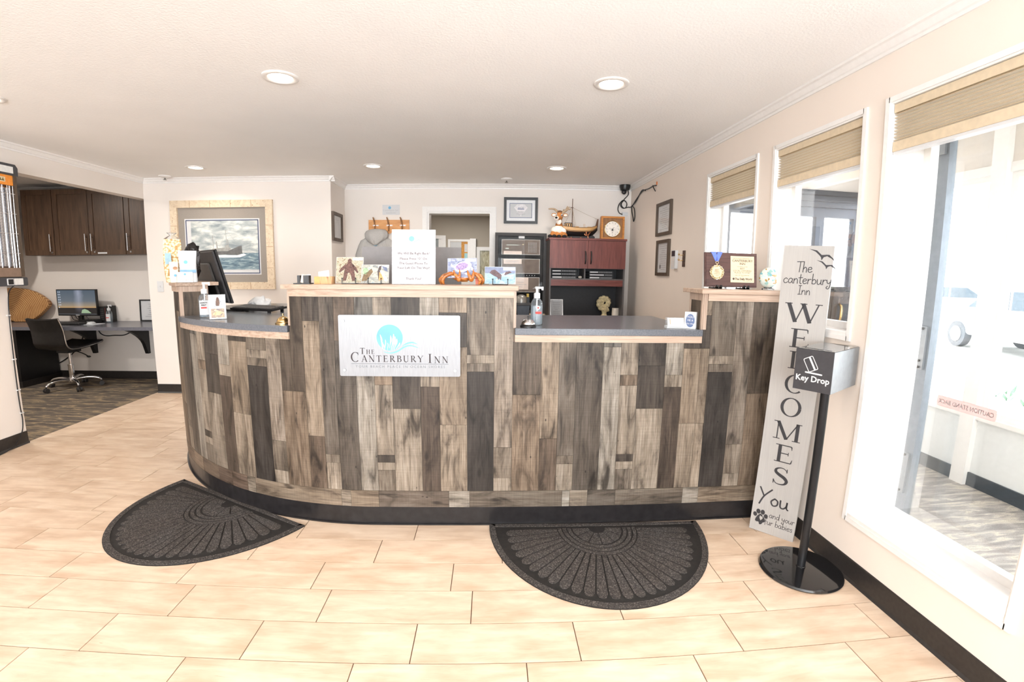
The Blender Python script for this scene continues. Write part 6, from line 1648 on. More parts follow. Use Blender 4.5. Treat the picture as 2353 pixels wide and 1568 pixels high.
# --- on top of the hutch: plush deer, model boat, anchor, clock
HT_ = 1.7612
dr = thing('plush_deer', 'brown plush stag in a white shirt sitting on the left of the hutch top', 'plush toy', (.815, 5.265, HT_))
FUR = mat('plush_brown', (178, 116, 62), .9, var=.14, scale=140, bump=.3); FURW = mat('plush_white', (240, 230, 220), .9, var=.05, scale=120, bump=.3); HOOF = mat('plush_black', (36, 33, 34), .9, var=.15)
b = NB()
for c, r_, s in (((0, .03, .075), .060, (1, .9, 1.15)), ((.012, .03, .14), .042, (1, .9, 1.2)), ((.010, .012, .185), .033, (1, 1, 1.3)), ((.010, .0, .235), .043, (.9, .95, 1.08)), ((-.008, -.026, .222), .033, (.9, 1, .9)), ((.012, .002, .268), .030, (1, 1, .7)),
                 ((-.055, -.01, .045), .032, (1, 1, 1.2)), ((-.075, -.035, .030), .027, (1, 1, .9)), ((.012, -.03, .030), .028, (1, 1, 1)), ((.07, -.02, .030), .030, (1, 1, 1)), ((-.02, -.02, .04), .03, (1, 1, 1)), ((.05, .0, .05), .04, (1, 1, 1))): ball(b, c, r_, *s, n=16)
o = obj('fur_body', b, FUR, dr, smooth=2.0)
md = o.modifiers.new('Remesh', 'REMESH'); md.mode = 'VOXEL'; md.voxel_size = .0045; md.use_smooth_shade = True
sm = o.modifiers.new('Smooth', 'SMOOTH'); sm.iterations = 6
b = NB(); ball(b, (.004, .026, .088), .066, 1.05, .95, .85, n=20)
for x, y, z in ((-.045, .0, .085), (.055, .0, .075)): ball(b, (x, y, z), .036, 1, 1, 1.1, n=14)
o = obj('shirt', b, mat('shirt_white', (236, 224, 214), .85, var=.04), dr, smooth=2.0); md = o.modifiers.new('Remesh', 'REMESH'); md.mode = 'VOXEL'; md.voxel_size = .005; md.use_smooth_shade = True
b = NB(); ball(b, (.003, -.014, .180), .028, 1.15, .8, 1.15, n=16); obj('chest_patch', b, FURW, dr, smooth=2.0)
b = NB(); ball(b, (-.030, -.056, .212), .025, 1.05, .8, 1.0, n=16); obj('muzzle', b, FURW, dr, smooth=2.0)
b = NB(); ball(b, (-.036, -.078, .216), .012, 1.3, .7, 1.0, n=12); obj('nose', b, HOOF, dr, smooth=2.0)
for x, y in ((.030, -.038), (-.028, -.030)):
    b = NB(); ball(b, (x, y, .247), .0115, .9, .6, 1.15, n=12); e = obj('eye', b, PAPER, dr, smooth=2.0)
    b = NB(); ball(b, (x - .001, y - .006, .245), .0075, .9, .6, 1.1, n=10); obj('pupil', b, BLACK, e, smooth=2.0)
b = NB(); ball(b, (.012, -.006, .288), .024, 1.2, .8, .6, n=14); obj('forelock', b, mat('plush_dark', (104, 76, 56), .9, var=.1), dr, smooth=2.0)
for s_ in (-1, 1):
    b = NB(); ball(b, (.012 + s_ * .062, -.002, .252), .024, 1.25, .45, .8, n=14); e = obj('ear', b, FUR, dr, smooth=2.0)
    b = NB(); ball(b, (.012 + s_ * .064, -.010, .250), .018, 1.25, .4, .75, n=12); obj('ear_lining', b, FURW, e, smooth=2.0)
ANT = mat('antler_felt', (168, 146, 122), .85, var=.1)
b = NB(); tube(b, curve([(-.008, .0, .282), (-.03, .002, .305), (-.06, .004, .318), (-.112, .002, .316)], 5), [.012, .012, .013, .013, .012, .012, .012, .011, .011, .010, .010, .009, .009, .008, .007, .005], 9); obj('antler', b, ANT, dr, smooth=1.5)
b = NB(); tube(b, curve([(.03, .0, .280), (.062, .002, .288), (.092, .002, .310), (.118, .0, .345)], 5), [.012, .012, .013, .013, .013, .013, .012, .012, .012, .011, .011, .010, .009, .008, .007, .005], 9)
for q in (((.075, .002, .298), (.092, 0, .335), (.098, 0, .352)), ((.098, .002, .318), (.122, 0, .318), (.135, 0, .325)), ((.045, .002, .283), (.055, 0, .305), (.06, 0, .318))): tube(b, curve(q, 4), [.009, .009, .009, .008, .008, .007, .006, .005, .004], 8)
obj('antler', b, ANT, dr, smooth=1.5)
for x, y, rx in ((-.098, -.058, 1.15), (-.052, -.066, 1.3), (.0, -.066, 1.1), (.062, -.056, 1.25)):
    b = NB(); ball(b, (x, y, .0185), .0205, rx, 1.1, .88, n=14); obj('hoof', b, HOOF, dr, smooth=2.0)
# model boat
bt = thing('model_boat', 'wooden model fishing boat with a tall mast on the hutch top behind the plush stag', 'model boat', (1.08, 5.36, HT_))
BTAN = wood('boat_tan', (178, 134, 82), (204, 160, 104), (218, 178, 124), 0, .45, 20, 6); BDK = mat('boat_black', (30, 28, 28), .4); BBR = mat('boat_trim', (92, 60, 38), .5)
b = NB(); N = 22; rows = []
for i in range(N + 1):
    t = i / N; x = -.20 + .395 * t
    wd = .052 * (sin(pi * min(1, .16 + .66 * t)) ** .7) * (1 if t < .75 else max(.02, 1 - ((t - .75) / .25) ** 1.8))
    sh = .128 + .018 * (2 * t - 1) ** 2 + .016 * max(0, t - .8) / .2; kz = .030 + .075 * max(0, (t - .72) / .28) ** 2 + .02 * max(0, .15 - t) / .15
    row = []
    for q, zz in ((0.04, 0), (.55, .22), (.86, .48), (.97, .56), (1.0, .80), (1.03, 1.0)): row.append((x, wd * q, kz + (sh - kz) * zz))
    rows.append(row)
for s_ in (-1, 1):
    V_ = [[b.verts.new((p[0], s_ * p[1], p[2])) for p in r_] for r_ in rows]
    for a, c in zip(V_, V_[1:]):
        for j in range(5):
            f = b.faces.new((a[j], c[j], c[j + 1], a[j + 1])); f.material_index = 1 if j < 2 else (2 if j == 2 else 0)
    if s_ < 0: first = V_
    else:
        for a, c, d_, e in zip(first, first[1:], V_, V_[1:]):
            f = b.faces.new((a[5], c[5], e[5], d_[5])); f.material_index = 2
            f = b.faces.new((a[0], d_[0], e[0], c[0])); f.material_index = 1
        for k_ in (0, N): f = b.faces.new([v for v in first[k_]] + [v for v in V_[k_]][::-1]); f.material_index = 0
bmesh.ops.recalc_face_normals(b, faces=b.faces)
obj('hull', b, [BTAN, BDK, BBR], bt)
b = NB()
for s_ in (-1, 1):
    for zz in (1.0, .62): tube(b, [(r_[5][0], s_ * (r_[5][1] * (1.01 if zz == 1 else 1.0) + .0008), r_[0][2] + (r_[5][2] - r_[0][2]) * zz) for r_ in rows], .0025, 5)
obj('rubbing_strake', b, BBR, bt)
b = NB(); prism(b, [(.165, .135), (.198, .14), (.203, .225), (.196, .232), (.186, .215)], -.006, .006, front(0, 0, 0)); bmesh.ops.recalc_face_normals(b, faces=b.faces); obj('stem_post', b, BBR, bt)
b = NB(); box(b, -.175, -.105, -.028, .028, .125, .172); obj('cabin', b, BTAN, bt); b = NB(); box(b, -.182, -.098, -.033, .033, .172, .180); obj('cabin_roof', b, BDK, bt)
b = NB()
for x in (-.165, -.142, -.118): box(b, x - .006, x + .006, -.0288, -.0278, .140, .166)
obj('cabin_window', b, BDK, bt, kind='stuff')
b = NB(); cyl(b, (-.095, 0, .12), (-.095, 0, .447), .0052, .004, n=9); cyl(b, (-.118, 0, .350), (-.085, 0, .350), .004, n=7); obj('mast', b, BBR, bt, smooth=.8)
b = NB()
tube(b, curve([(-.092, 0, .350), (.05, 0, .285), (.196, 0, .226)], 4), .0014, 5); tube(b, [(-.095, 0, .348), (-.19, 0, .145)], .0012, 5)
for s_ in (-1, 1):
    for x in (-.085, -.060): tube(b, [(-.095, 0, .345), (x, s_ * .045, .135)], .0011, 4)
    for k_ in range(9): t = .15 + .09 * k_; tube(b, [(-.095 + .010 * t, s_ * .045 * t, .345 - .21 * t), (-.095 + .035 * t, s_ * .045 * t, .345 - .21 * t)], .0008, 4)
obj('rigging', b, mat('rope_tan', (150, 124, 92), .8), bt, kind='stuff')
b = NB()
for x in (.035, .048): cyl(b, (x, -.01, .125), (x, -.01, .172), .002, n=6)
for x in (-.04, .10): box(b, x - .02, x + .02, -.015, .015, .128, .142)
obj('deck_fittings', b, BTAN, bt, kind='stuff')
b = NB(); prism(b, [(-.15, .0005), (.16, .0005), (.165, .03), (.14, .05), (.10, .034), (-.12, .034)], -.012, .012, front(0, 0, 0)); bmesh.ops.recalc_face_normals(b, faces=b.faces); obj('cradle', b, BDK, bt)
COP = mat('copper', (190, 120, 80), .3, .8, var=.08)
an = thing('anchor_ornament', 'tiny copper anchor on a little stand in front of the model boat', 'ornament', (1.135, 5.19, HT_))
b = NB(); tube(b, curve([(.0, 0, .004), (-.004, 0, .025), (.008, 0, .05), (.022, 0, .066)], 4), .003, 6); obj('stand', b, COP, an); obj('foot', box(NB(), -.02, .024, -.01, .01, .0005, .004), BDK, an)
b = NB(); tube(b, [(-.024 + .018 * cos(a), 0, .05 + .018 * sin(a)) for a in (pi + pi * i / 10 for i in range(11))], .0032, 6); tube(b, [(-.024, 0, .032), (-.024, 0, .072)], .0028, 6); obj('anchor', b, COP, an)
for x in (.945, 1.05):
    b = NB(); ball(b, (0, 0, .007), .0066, n=10); single('brass_bead', b, COP, 'small copper bead %s in front of the model boat' % ('left' if x < 1 else 'right'), 'ornament', (x, 5.18, HT_), smooth=2.0)
# square wooden clock
ck_ = thing('square_clock', 'square honey-wood clock with a round white dial at the right end of the hutch top', 'clock', (1.414, 5.25, HT_))
CW = wood('honey_frame', (160, 98, 40), (190, 124, 58), (206, 142, 76), 0, .35, 14, 6)
M = front(0, 0, 0)
for s in 'btlr': obj('frame_board', mitred(NB(), -.130, .130, 0, .25, .020, .03, s, M, -.03), CW, ck_, bevel=.003)
obj('panel', box(NB(), -.111, .111, .019, .231, -.02, .012, M), wood('clock_panel', (128, 88, 52), (146, 104, 66), (162, 120, 80), 2, .5, 10, 8), ck_)
cc = (0, .114)
b = NB(); tube(b, [M @ Vector((cc[0] + .088 * cos(a), cc[1] + .088 * sin(a), .0145)) for a in (2 * pi * i / 40 for i in range(40))], .0045, 8, closed=True); obj('bezel', b, BRASS, ck_, smooth=1.5)
b = NB(); prism(b, ell(*cc, .086, n=40), .012, .0135, M); obj('dial', b, mat('dial_white', (236, 230, 222), .4), ck_)
b = NB()
for i in range(12):
    a = pi * i / 6; stroke(b, [(cc[0] + .062 * sin(a), cc[1] + .062 * cos(a)), (cc[0] + .072 * sin(a), cc[1] + .072 * cos(a))], .004, M, .0139, cap=False)
for i in range(8):
    a = pi * i / 4; stroke(b, [(cc[0], cc[1] - .01), (cc[0] + .022 * sin(a), cc[1] - .01 + .022 * cos(a))], [.006, .001], M, .0140, cap=False)
obj('dial_marks', b, INK, ck_, kind='stuff')
b = NB(); stroke(b, [(cc[0], cc[1] + .012), (cc[0], cc[1] - .045)], [.002, .0035], M, .0146); stroke(b, [(cc[0], cc[1]), (cc[0] + .018, cc[1] + .02)], .003, M, .0146); stroke(b, [(cc[0] - .035, cc[1]), (cc[0] + .01, cc[1])], .002, M, .0146); obj('hand', b, INK, ck_)

# --- glass-fronted alarm panel on the wall
ap = thing('alarm_panel', 'tall black glass-fronted alarm cabinet on the back wall left of the hutch', 'alarm panel', (.42, 5.45, .93))
M = front(0, 5.45, 0)
AF = mat('panel_frame', (66, 64, 64), .5, spec=.3)
obj('housing', bx(.135, .705, 5.452, 5.59, .925, 1.822), AF, ap, world=True)
for s in 'btlr': obj('door_frame', mitred(NB(), .130, .712, .92, 1.826, .034, .014, s, M, 0), AF, ap, world=True, bevel=.002)
obj('inner_face', box(NB(), .16, .68, .95, 1.795, .0005, .0025, M), mat('panel_black', (24, 24, 26), .6, spec=.1), ap, world=True)
PB = mat('panel_taupe', (118, 106, 98), .6, spec=.15, var=.06, scale=18)
for z0_, z1_ in ((1.583, 1.752), (1.370, 1.536), (1.160, 1.328)):
    p_ = obj('module', box(NB(), .205, .640, z0_, z1_, .003, .006, M), PB, ap, world=True)
    b = NB()
    for s in 'btlr': mitred(b, .205, .640, z0_, z1_, .003, .0066, s, M, .006)
    obj('module_edge', b, mat('edge_silver', (176, 172, 166), .35, .5), p_, world=True)
b = NB(); box(b, .26, .40, 1.686, 1.694, .006, .0068, M); box(b, .245, .285, 1.645, 1.657, .006, .0068, M); obj('display_strip', b, mat('display_pale', (196, 206, 196), .4), ap, world=True)
b = NB()
for i in range(6):
    for j in range(7): box(b, .505 + .017 * i, .513 + .017 * i, 1.612 + .0165 * j, 1.619 + .0165 * j, .006, .0066, M)
for j in range(5): box(b, .445, .451, 1.62 + .018 * j, 1.626 + .018 * j, .006, .0066, M)
obj('indicator_dots', b, mat('dot_grey', (176, 180, 182), .4), ap, world=True, kind='stuff')
b = NB(); poly(b, ell(.446, 1.697, .005, n=10), M, .0070); obj('status_lamp', b, emit('amber_lamp', (255, 226, 160), 2.0), ap, world=True)
CRD = mat('blush_card', (232, 216, 206), .7, var=.01)
for q in ((.228, .432, 1.586, 1.622), (.228, .432, 1.478, 1.534), (.228, .512, 1.19, 1.326)):
    obj('paper_card', box(NB(), *q, .0066, .0075, M), CRD, ap, world=True)
b = NB()
for q in ((.25, .33, 1.598, 1.602), (.25, .40, 1.51, 1.514), (.25, .38, 1.498, 1.502), (.25, .46, 1.27, 1.274), (.25, .49, 1.245, 1.249), (.25, .44, 1.22, 1.224)): box(b, *q, .0076, .008, M)
obj('print_lines', b, GREYINK, ap, world=True, kind='stuff')
obj('top_label', box(NB(), .395, .462, 1.765, 1.793, .003, .0045, M), PAPER, ap, world=True)
b = NB()
for i in range(12): box(b, .25 + .03 * i, .258 + .03 * i, 1.345, 1.353, .0026, .0032, M)
obj('lower_dots', b, mat('dot_grey', ()), ap, world=True, kind='stuff')
obj('glass_front', box(NB(), .165, .677, .955, 1.79, .010, .0115, M), GLZ, ap, world=True)
# side table with a coffee maker
st_ = thing('side_table', 'small pale side table below the alarm cabinet', 'table', (.42, 5.1, 0))
obj('top', bx(.17, .695, 4.85, 5.42, .885, .915), mat('cream_top', (226, 208, 186), .5), st_, world=True)
for x in (.2, .665):
    for y in (4.9, 5.38): obj('leg', bx(x - .02, x + .02, y - .02, y + .02, .001, .885), mat('cream_top', ()), st_, world=True)
cm = thing('coffee_maker', 'small black and grey coffee maker beyond the high ledge, left of the sanitizer', 'coffee maker', (.42, 5.02, .9155))
b = NB(); box(b, -.075, .07, -.08, .08, .0005, .022); box(b, -.075, .07, .02, .08, .022, .21); obj('body', b, BLACK, cm, bevel=.006)
b = NB(); prism(b, [(-.06, .022), (.055, .022), (.068, .125), (-.07, .125)], -.02, .07, front(0, 0, 0)); bmesh.ops.recalc_face_normals(b, faces=b.faces); obj('jug', b, mat('slate_jug', (74, 82, 94), .3), cm, bevel=.004)
b = NB(); lathe(b, [(.062, .15), (.062, .19), (.05, .22), (.02, .235), (0, .235)], 22, Matrix.Translation((-.02, -.01, 0))); obj('lid', b, mat('grey_metal_lid', (150, 148, 144), .35, .6), cm, smooth=1.0)
obj('drip_tray', box(NB(), -.078, .075, -.088, .05, .126, .150), DKGREY, cm, bevel=.004)
b = NB(); box(b, .036, .06, -.02, .0, .21, .245); obj('yellow_tab', b, mat('mustard', (196, 168, 70), .5), cm)

# --- coat hooks and the hooded top
hm_ = frm(BW0 + BWD * bw(-1.357), BWD, (0, 0, 1))
hk = thing('coat_rack', 'honey wood coat rack with three wooden hooks on the back wall', 'coat rack', (-1.11, 5.757, 1.85))
PINE = wood('honey_pine', (186, 124, 66), (206, 146, 88), (222, 166, 110), 0, .4, 10, 5)
obj('board', box(NB(), 0, .486, 1.848, 1.984, .0008, .018, hm_), PINE, hk, world=True, bevel=.003)
for u in (.073, .238, .398):
    b = NB(); prism(b, ell(u + .010, 1.862, .040, .040, 24), .018, .024, hm_)
    o_ = obj('hook_disc', b, PINE, hk, world=True)
    b = NB(); tube(b, [hm_ @ Vector(p) for p in curve([(u - .012, 2.012, .046), (u - .004, 1.99, .044), (u + .002, 1.955, .034), (u + .006, 1.92, .032), (u + .008, 1.885, .036), (u + .010, 1.858, .050), (u + .012, 1.85, .066)], 4)], [.006, .007, .0075, .008, .008] + [.0085] * 15 + [.008, .007, .006, .005, .004][:5], 9); obj('hook', b, wood('hook_wood', (110, 72, 40), (138, 94, 54), (156, 110, 66), 2, .4, 6, 8), hk, world=True, smooth=1.2)
    b = NB(); box(b, u - .022, u + .050, 1.912, 1.926, .018, .020, hm_); cyl(b, hm_ @ Vector((u + .006, 1.919, .02)), hm_ @ Vector((u + .006, 1.919, .042)), .006, n=10)
    for du in (-.015, .042): ball(b, hm_ @ Vector((u + du, 1.919, .021)), .004, n=8)
    obj('bracket', b, CHROME, hk, world=True, kind='stuff')
hd = thing('hooded_top', 'light grey hooded sweatshirt hanging on the left hook of the coat rack', 'sweatshirt', (-1.285, 5.72, 1.25))
GRYC = mat('heather_grey', (178, 175, 172), .95, var=.05, scale=160, bump=.3)
def cloth_loft(secs, n=20, wr=.004, seed=0):
    b = NB(); R_ = []
    for cx_, z, hw, dp in secs:
        row = []
        for i in range(n):
            a = 2 * pi * i / n
            k_ = noise.noise(Vector((cos(a) * 3 + seed, sin(a) * 3, z * 9))) * wr * 2.2 + noise.noise(Vector((cos(a) * 9 + seed, sin(a) * 5, z * 22))) * wr
            row.append(b.verts.new(hm_ @ Vector((.073 + cx_ + hw * cos(a) + k_, z, .024 + dp * (1 + sin(a)) + k_ * (1 if sin(a) > -.2 else 0)))))
        R_.append(row)
    for a, c in zip(R_, R_[1:]):
        for i in range(n): b.faces.new((a[i], a[(i + 1) % n], c[(i + 1) % n], c[i]))
    b.faces.new(R_[0][::-1]); b.faces.new(R_[-1]); bmesh.ops.recalc_face_normals(b, faces=b.faces)
    return b
obj('body', cloth_loft([(.03, 1.15, .18, .030), (.03, 1.3, .18, .032), (.03, 1.45, .185, .033), (.03, 1.58, .19, .034), (.03, 1.68, .185, .034), (.03, 1.735, .165, .032), (.03, 1.775, .13, .030), (.03, 1.81, .08, .026), (.03, 1.83, .05, .018)], 28, .006), GRYC, hd, world=True, smooth=2.0)
obj('sleeve', cloth_loft([(-.205, 1.18, .035, .022), (-.20, 1.3, .042, .026), (-.19, 1.45, .05, .03), (-.165, 1.58, .055, .032), (-.135, 1.68, .055, .032), (-.105, 1.74, .05, .03), (-.08, 1.765, .03, .02)], 16, .008, 3), GRYC, hd, world=True, smooth=2.0)
obj('sleeve', cloth_loft([(.265, 1.18, .035, .022), (.26, 1.3, .042, .026), (.25, 1.45, .05, .03), (.225, 1.58, .055, .032), (.195, 1.68, .055, .032), (.165, 1.74, .05, .03), (.14, 1.765, .03, .02)], 16, .008, 9), GRYC, hd, world=True, smooth=2.0)
obj('hood', cloth_loft([(.025, 1.685, .015, .048), (.025, 1.71, .065, .050), (.03, 1.745, .115, .054), (.035, 1.785, .135, .056), (.04, 1.82, .135, .054), (.045, 1.848, .12, .046), (.045, 1.868, .085, .034), (.03, 1.876, .04, .02)], 28, .010, 5), GRYC, hd, world=True, smooth=2.0)
b = NB(); box(b, .085, .12, 1.675, 1.69, .085, .090, hm_); obj('neck_label', b, mat('label_blue', ()), hd, world=True)

# --- security camera and its cables in the corner
sc_ = thing('security_camera', 'black dome security camera under the ceiling in the far right corner', 'camera', (1.60, 5.44, H))
obj('mount', lathe(NB(), [(.062, -.0005), (.062, -.022), (.050, -.060), (.040, -.064), (0, -.064)], 22), BLACK, sc_, smooth=.6)
b = NB(); ball(b, (-.012, -.01, -.078), .030, n=16); obj('dome', b, mat('smoked_dome', (34, 34, 38), .1), sc_, smooth=2.0)
b = NB(); cyl(b, (-.022, -.032, -.085), (-.026, -.042, -.088), .009, n=12); obj('lens', b, CHROME, sc_)
b = NB()
tube(b, curve([(1.645, 5.47, 2.345), (1.66, 5.50, 2.30), (1.62, 5.51, 2.25), (1.60, 5.51, 2.22), (1.575, 5.51, 2.18), (1.60, 5.51, 2.145), (1.635, 5.51, 2.15), (1.65, 5.51, 2.19), (1.63, 5.51, 2.225), (1.60, 5.51, 2.225), (1.585, 5.51, 2.18), (1.615, 5.51, 2.145), (1.66, 5.50, 2.155), (1.69, 5.45, 2.16), (1.694, 5.25, 2.235), (1.694, 5.08, 2.275), (1.694, 4.9, 2.268), (1.694, 4.75, 2.272), (1.694, 4.68, 2.262)], 6), .0055, 6)
tube(b, curve([(1.60, 5.51, 2.235), (1.56, 5.51, 2.19), (1.545, 5.51, 2.13), (1.565, 5.51, 2.085), (1.60, 5.51, 2.075)], 6), .0055, 6)
tube(b, curve([(1.688, 5.45, 2.165), (1.690, 5.44, 2.10), (1.692, 5.40, 2.03), (1.692, 5.37, 1.98), (1.692, 5.33, 2.03), (1.692, 5.36, 2.12), (1.690, 5.42, 2.165), (1.692, 5.30, 2.20), (1.694, 5.12, 2.285), (1.694, 5.0, 2.265)], 6), .0055, 6)
tube(b, curve([(1.694, 4.78, 2.28), (1.692, 4.75, 2.25), (1.694, 4.70, 2.21)], 4), .005, 6)
single('camera_cable', b, BLACK, 'tangle of black camera cables looping from the corner along the right wall', 'cable', smooth=1.5)
b = NB(); box(b, 1.60, 1.665, 5.515, 5.528, 2.06, 2.10); single('cable_box', b, WHITEP, 'small white junction box under the looped camera cables', 'junction box')
b = NB(); box(b, XR - .008, XR - .0005, 4.675, 4.69, 2.27, 2.30); single('orange_clip', b, mat('clip_orange', (214, 120, 66), .5), 'small orange clip at the end of the camera cables on the right wall', 'clip')
# --- wall handset and key hooks on the right wall
wp = thing('wall_remote', 'white wall remote with a dark display on the right wall beside the certificates', 'remote control', (XR, 4.13, 1.44))
M = rw(4.172, 1.437)
b = NB(); prism(b, rrect(0, .085, 0, .165, .012), .0008, .028, M); obj('case', b, WHITEP, wp, world=True, bevel=.003)
obj('display', box(NB(), .006, .079, .112, .160, .028, .0292, M), mat('dark_display', (44, 40, 44), .2), wp, world=True)
b = NB()
for i in range(5): box(b, .02, .065, .02 + .017 * i, .029 + .017 * i, .028, .0286, M)
obj('buttons', b, mat('pale_button', (226, 218, 212), .5), wp, world=True, kind='stuff')
kh = thing('key_hooks', 'narrow dark key strip with two brass hooks on the right wall', 'key hooks', (XR, 3.95, 1.455))
M = rw(3.966, 1.455)
obj('strip', box(NB(), 0, .036, 0, .138, .0008, .012, M), mat('marbled_dark', (66, 52, 44), .3, var=.6, scale=60), kh, world=True)
for z in (.10, .055):
    b = NB(); tube(b, [M @ Vector(p) for p in curve([(.018, z, .012), (.014, z - .004, .03), (.006, z + .004, .045)], 4)], .0035, 7); ball(b, M @ Vector((.004, z + .005, .047)), .008, n=10); obj('hook', b, BRASS, kh, world=True, smooth=1.5)

# --- office seen through the doorway
bb_ = thing('bulletin_board', 'framed notice board on the office wall seen through the doorway', 'notice board', (-.405, 7.99, 1.2))
M = front(0, 7.995, 0)
for s in 'btlr': obj('frame_board', mitred(NB(), -.585, -.225, 1.18, 1.915, .036, .02, s, M), TRIMW, bb_, world=True)
obj('cork', box(NB(), -.55, -.26, 1.215, 1.88, .001, .006, M), mat('cork_orange', (206, 150, 84), .9, var=.08), bb_, world=True)
obj('calendar', box(NB(), -.548, -.365, 1.50, 1.876, .006, .008, M), PAPER, bb_, world=True)
for i in range(4): obj('note', box(NB(), -.315, -.264, 1.26 + .15 * i, 1.39 + .15 * i, .006, .008, M), PAPER if i != 2 else mat('note_teal', (160, 206, 212), .6), bb_, world=True)
b = NB()
for i in range(6):
    for j in range(7): box(b, -.54 + .025 * j, -.535 + .025 * j, 1.55 + .05 * i, 1.553 + .05 * i, .008, .0083, M)
for i in range(4): box(b, -.305, -.275, 1.30 + .15 * i, 1.303 + .15 * i, .008, .0083, M)
obj('print_lines', b, GREYINK, bb_, world=True, kind='stuff')
struct('trim_14', bx(-.222, -.126, 7.90, 7.995, 0, 1.925), TRIMW)
fl_ = thing('office_machine', 'small black office machine at the foot of the doorway view, beside the wooden crab', 'printer', (-.28, 7.6, .0))
obj('stand', bx(-.55, .2, 7.45, 7.95, .001, .98), mat('cabinet_beige', (172, 160, 146), .5), fl_, world=True); obj('body', bx(-.33, -.16, 7.5, 7.8, .9805, 1.13), BLACK, fl_, world=True, bevel=.01)
b = NB()
for i in range(3): box(b, -.31 + .05 * i, -.28 + .05 * i, 7.498, 7.50, 1.06, 1.10)
obj('label', b, PAPER, fl_, world=True, kind='stuff')
# ================================================================== leaning welcome board
BL, BR = Vector((1.478, 2.285, 0)), Vector((1.634, 2.118, 0))
uu = (BR - BL).normalized(); TLw = Vector((1.521, 2.282, 1.542))
back = Vector((-uu.y, uu.x, 0)); back = back if back.y > 0 else -back
lean = (TLw - BL).dot(back); vv = Vector((back.x * lean, back.y * lean, 1.542)); vv = (vv + uu * 0.030)
Hb = vv.length; vv.normalize()
Mw = frm(BL + Vector((0, 0, .004)), uu, (vv - uu * vv.dot(uu)).normalized())
Mw = Mw @ Matrix.Rotation(-.020, 4, 'Z')
Ww = .2295
wb = thing('welcome_sign', 'tall grey board lettered WELCOMES YOU leaning in the corner by the right wall', 'sign', tuple(BL))
t = NT('grey_painted_board'); t.set(.6); v = t.tex((120, 120, 2)); f = t.noise(v, 2, 4); g = t.noise(t.tex(), 3, 3)
t.base(t.mix(.5, t.ramp(f, [(.3, (158, 154, 150)), (.7, (174, 170, 165))]), t.ramp(g, [(.3, (160, 156, 152)), (.7, (176, 172, 167))]))); t.bump(f, .15, .001)
obj('board', prism(NB(), [(0, 0), (Ww, 0), (Ww, Hb), (0, Hb)], -.018, 0, Mw), t.m, wb, world=True, bevel=.0015)
SINK = mat('sign_black', (48, 47, 50), .55, var=.08)
def vpos(z): return z * Hb            # fraction of the board's height
b = NB()
def fitser(ch, v0, h, cx=.53):
    e = serif(NB(), ch, 0, 0, h, Mw, measure=True); sx_ = 1.42 if ch == 'W' else 1.28 if ch in 'ELSM' else 1.1; serif(b, ch, -e / 2, 0, h, Mw @ Matrix.Translation((Ww * cx, v0, 0)) @ Matrix.Diagonal((sx_, 1, 1, 1)), w=.0006, heavy=.95)
LET = (('W', .752, .062), ('E', .669, .062), ('L', .598, .058), ('C', .517, .060), ('O', .436, .062), ('M', .352, .062), ('E', .272, .062), ('S', .191, .062))
for ch, z, h in LET: fitser(ch, vpos(z), Hb * h)
obj('welcome_lettering', b, SINK, wb, world=True, kind='stuff')
b = NB()
def hcen(s, v0, h, cx, pen=.075):
    e = hand(b, s, 0, 0, h, Mw, measure=True); hand(b, s, Ww * cx - e / 2, v0, h, Mw, pen)
hcen('The', vpos(.915), .052, .46); hcen('canterbury', vpos(.878), .050, .53); hcen('Inn', vpos(.843), .044, .50)
obj('name_lettering', b, SINK, wb, world=True, kind='stuff')
b = NB(); e = hand(NB(), 'You', 0, 0, .088, Mw, measure=True); hand(b, 'You', -e / 2, 0, .088, Mw @ Matrix.Translation((Ww * .46, vpos(.108), 0)) @ Matrix.Diagonal((1.12, 1, 1, 1)), .085); obj('you_lettering', b, SINK, wb, world=True, kind='stuff')
b = NB(); hcen('and your', vpos(.062), .036, .69, .07); hcen('fur babies', vpos(.034), .036, .64, .07); obj('small_lettering', b, SINK, wb, world=True, kind='stuff')
def paw(x, y): return ((x) * Ww, vpos(y))
b = NB(); PW = [(.115, .045), (.155, .058), (.215, .066), (.265, .060), (.325, .050), (.33, .040), (.29, .036), (.26, .028), (.215, .026), (.19, .034), (.14, .033), (.108, .037)]
C = curve([(*paw(*p), 0) for p in PW + PW[:1]], 4); poly(b, [(p.x, p.y) for p in C[:-1]], Mw, .0006)
for x, y, rx, ry in ((.09, .060, .017, .0095), (.155, .073, .018, .0105), (.255, .074, .018, .0105), (.335, .062, .017, .0095)): poly(b, ell(*paw(x, y), rx * .62, ry * 1.35, 16, .3 - x), Mw, .0006)
obj('paw_print', b, SINK, wb, world=True, kind='stuff')
b = NB(); poly(b, [paw(*p) for p in ((.20, .056), (.215, .060), (.24, .056), (.262, .059), (.275, .051), (.232, .041), (.20, .050))], Mw, .0009); obj('paw_heart', b, t.m, wb, world=True)
b = NB()
for ox, oy, k_ in ((.80, .966, 1.0), (.90, .936, .78)):
    def bp(*p): return [(Ww * ox + q[0] * .06 * k_, vpos(oy) + q[1] * .06 * k_) for q in p]
    poly(b, bp((-1.1, .62), (-.5, .50), (-.12, .14), (.22, .16), (.30, .05), (.05, -.04), (-.10, -.30), (-.16, -.05), (-.3, .12), (-.6, .40)), Mw, .0006)
    poly(b, bp((.18, .17), (.45, .16), (.72, -.10), (.98, -.42), (.60, -.12), (.34, .02)), Mw, .0006)
obj('bird_silhouette', b, SINK, wb, world=True, kind='stuff')

